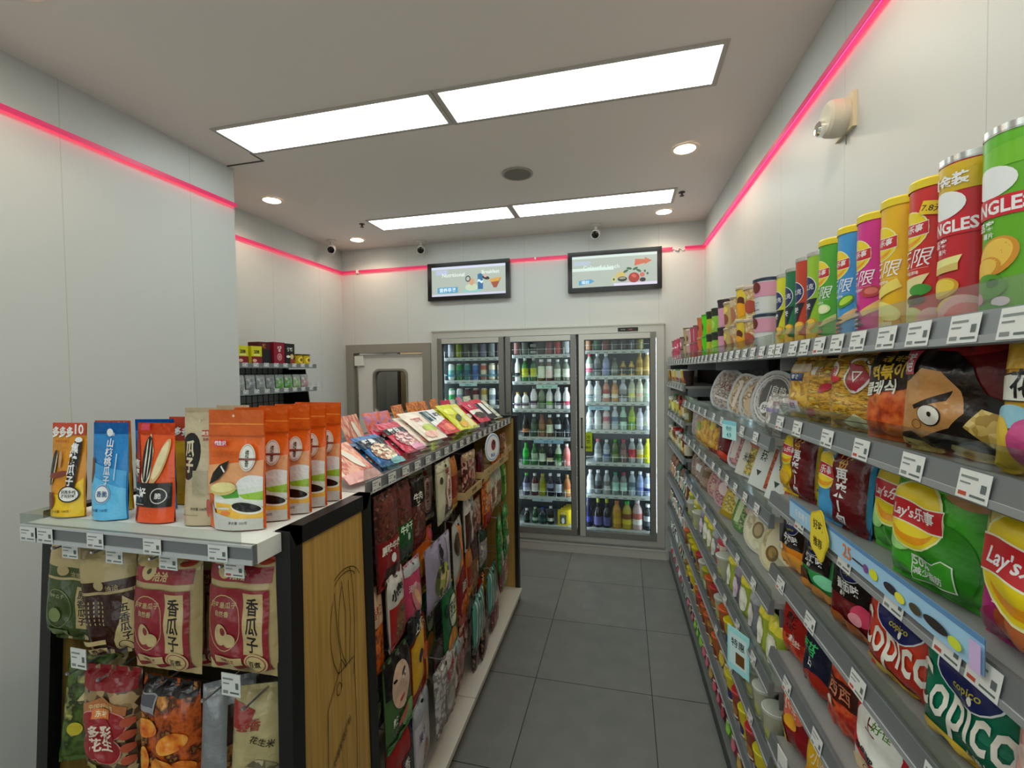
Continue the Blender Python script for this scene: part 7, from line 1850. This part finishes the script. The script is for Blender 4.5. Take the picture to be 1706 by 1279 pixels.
# ------------------------------------------------------------------ small rack in the alcove
RK = thing('wall_rack', 'small black wall rack in the alcove with boxes and pouches', 'shelf rack', (-2.79, 2.50, 0))
Lr = .79
g = G()
for q in range(14):
    g.box(.010, .02 + q * .056, .3, .013, .024 + q * .056, 1.72, black)
for q in range(26):
    g.box(.010, .02, .32 + q * .056, .013, Lr - .02, .324 + q * .056, black)
g.box(.004, 0, .05, .006, Lr, 1.72, plain('#9ca098', .6))
g.build('mesh_back', RK, False)
for yy in (0, Lr - .03):
    G().box(0.002, yy, 0, .034, yy + .03, 1.735, black).build('post', RK, False)
g = G()
g.add([(.03, Lr - .012, 1.70), (.20, Lr - .012, 1.70), (.26, Lr - .012, 1.2), (.03, Lr - .012, 1.2), (.03, Lr, 1.70), (.20, Lr, 1.70), (.26, Lr, 1.2), (.03, Lr, 1.2)], [(0, 1, 2, 3), (7, 6, 5, 4), (1, 5, 6, 2), (0, 4, 5, 1)], black)
g.build('side_arm', RK, False)
G().box(0.002, 0, 0, .30, Lr, .10, black).build('base_shelf', RK, False)
for i, z in enumerate((1.735, 1.548, 1.30)):
    s = G().box(.006, 0, z - .012, .285, Lr, z, board).build('shelf', RK, False)
    G().box(.285, -.01, z - .028, .297, Lr + .01, z + .006, steel).build('price_strip', s, False)
    for k in range(8):
        g = G(); u = .06 + k * .095
        marks(g, 0, 0, 0, .045, .028, face=lambda a, b, o, u=u, z=z: (.2975 + o, u - .02 + a, z - .02 + b))
        g.build('price_tag', s, False)
AR = math.pi / 2
def rk(me, nm, lb, cat, y, z, x=.22, grp=None, tilt=0):
    put(me, nm, lb, cat, (-2.79 + x, 2.50 + y, z), AR, tilt, 0, grp)
GB = 'food boxes on top of the alcove rack'
yb = carton(.095, .08, .125, card('#c8c41c'), [('R', card('#7c1824'), -.5, 0, .5, .55), ('T', card('#242414'), '208', 0, .9, .26, {'b': .04}), ('E', card('#e0dc8c'), 0, .9, .4, .26) if False else ('R', card('#e0dc8c'), -.3, .6, .3, .72), ('E', card('#d8a898'), -.2, .25, .2, .12)]).mesh('food_box')
rk(yb, 'food_box', 'yellow and maroon food box at the left end of rack top', 'box', .085, 1.736, grp=GB)
rk(yb, 'food_box', 'yellow and maroon food box second from left, rack top', 'box', .19, 1.736, .235, grp=GB)
rk(carton(.11, .10, .16, card('#4c141c'), [('R', card('#1c1a1c'), -.5, 0, .5, .95), ('T', card('#c87c34'), '辣', -.1, 1.2, .3)], top=card('#4c1c1c')).mesh('food_box'), 'food_box', 'black and maroon box between yellow boxes and red box', 'box', .30, 1.736, .20, grp=GB)
rk(carton(.11, .10, .165, card('#84142c'), [('T', card('#e8d8d0'), '火鸡\n面', 0, 1.05, .4, {'w': .6, 'b': .03}), ('O', card('#d8a0a0'), 0, .5, .22, .24, 0, .05), ('E', card('#c87c7c'), 0, .5, .12, .14)]).mesh('food_box'), 'food_box', 'crimson food box with white lettering on the alcove rack', 'box', .415, 1.736, .22, grp=GB)
rk(carton(.10, .10, .16, card('#18181a'), [('T', card('#e0dcd4'), '炸酱', -.0, 1.15, .3, {'w': .7, 'b': .04}), ('E', card('#c8b078'), .2, .6, .2, .2), ('E', card('#e0dcd0'), -.2, .6, .2, .1), ('R', card('#8c3c20'), 0, 0, .5, .4)]).mesh('food_box'), 'food_box', 'black food box with white lettering on the alcove rack', 'box', .52, 1.736, .225, grp=GB)
rk(tub(.030, .030, .14, card('#c8a818'), plain('#c8a418', .35), [('E', card('#8c3c1c'), 0, .8, .3, .4), ('R', card('#d8c878'), -.5, 1.6, .5, 1.8)]).mesh('food_jar'), 'food_jar', 'tall yellow jar right of the black food box', 'jar', .605, 1.736, .21)
tb = tub(.038, .038, .085, card('#b8a01c'), plain('#141414', .35), [('E', card('#e0d04c'), 0, .5, .4, .3), ('E', card('#7c5c14'), 0, .5, .2, .2)]).mesh('food_jar')
rk(tb, 'food_jar', 'short yellow jar with black lid, left of two', 'jar', .675, 1.736, .215, 'short yellow jars')
rk(tb, 'food_jar', 'short yellow jar with black lid, at the rack end', 'jar', .752, 1.736, .225, 'short yellow jars')
gp = lambda c, d, s: bag(.085, .11, .03, food([c, c, d, '#c8ccc8'], 40, kind='n'), [('R', F_(d), -.5, 1.0, .5, 1.3)], seed=s, nx=8, ny=8).mesh('small_pouch')
pc = [('#8c908c', '#a8aca8', 'grey pouch leftmost on second shelf of alcove rack'), ('#787c80', '#9ca0a0', 'grey pouch with dark spot, second on alcove rack'), ('#848888', '#989c9c', 'wide grey pouch third on alcove rack shelf'), ('#787c7c', '#8c9090', 'grey pouch just before the green pouches'),
      ('#5c9c34', '#8c9490', 'first green pouch on the alcove rack shelf'), ('#4c9430', '#8c9490', 'second green pouch on the alcove rack shelf'), ('#84a45c', '#a0a4a0', 'pale green pouch third on the alcove rack shelf'), ('#a87c84', '#a8a8a4', 'pinkish round-marked pouch at end of alcove shelf')]
for i, (c, d, lb) in enumerate(pc):
    rk(gp(c, d, 80 + i), 'small_pouch', lb, 'pouch', .07 + i * .093, 1.549, .245, 'pouches on the second shelf of alcove rack', .1)
cb = thing('wire_basket', 'small clear basket at the right end of alcove rack', 'basket', (-2.79 + .27, 2.50 + Lr + .035, 1.53))
g = G()
for a in range(5):
    g.rod((-.03 + .015 * a, -.03, 0), (-.03 + .015 * a, -.03, .06), .0012, wire, 5).rod((-.03 + .015 * a, .03, 0), (-.03 + .015 * a, .03, .06), .0012, wire, 5)
    g.rod((-.03, -.03 + .015 * a, 0), (-.03, -.03 + .015 * a, .06), .0012, wire, 5).rod((.03, -.03 + .015 * a, 0), (.03, -.03 + .015 * a, .06), .0012, wire, 5)
for z in (.0, .03, .06):
    for p, q in (((-.03, -.03), (.03, -.03)), ((.03, -.03), (.03, .03)), ((.03, .03), (-.03, .03)), ((-.03, .03), (-.03, -.03))):
        g.rod((*p, z), (*q, z), .0012, wire, 5)
g.build('wire_frame', cb)
rp = bag(.10, .12, .04, food(['#8c3424', '#c87c64', '#4c1814', '#d8b8a8'], 40, kind='n'), [], seed=90, nx=8, ny=8).mesh('snack_pack')
for i in range(4):
    rk(rp, 'snack_pack', 'red snack pack %s from the right on lowest visible alcove shelf' % ORD[i], 'pack', .73 - i * .11, 1.302, .20, 'red packs low on the alcove rack', .1)
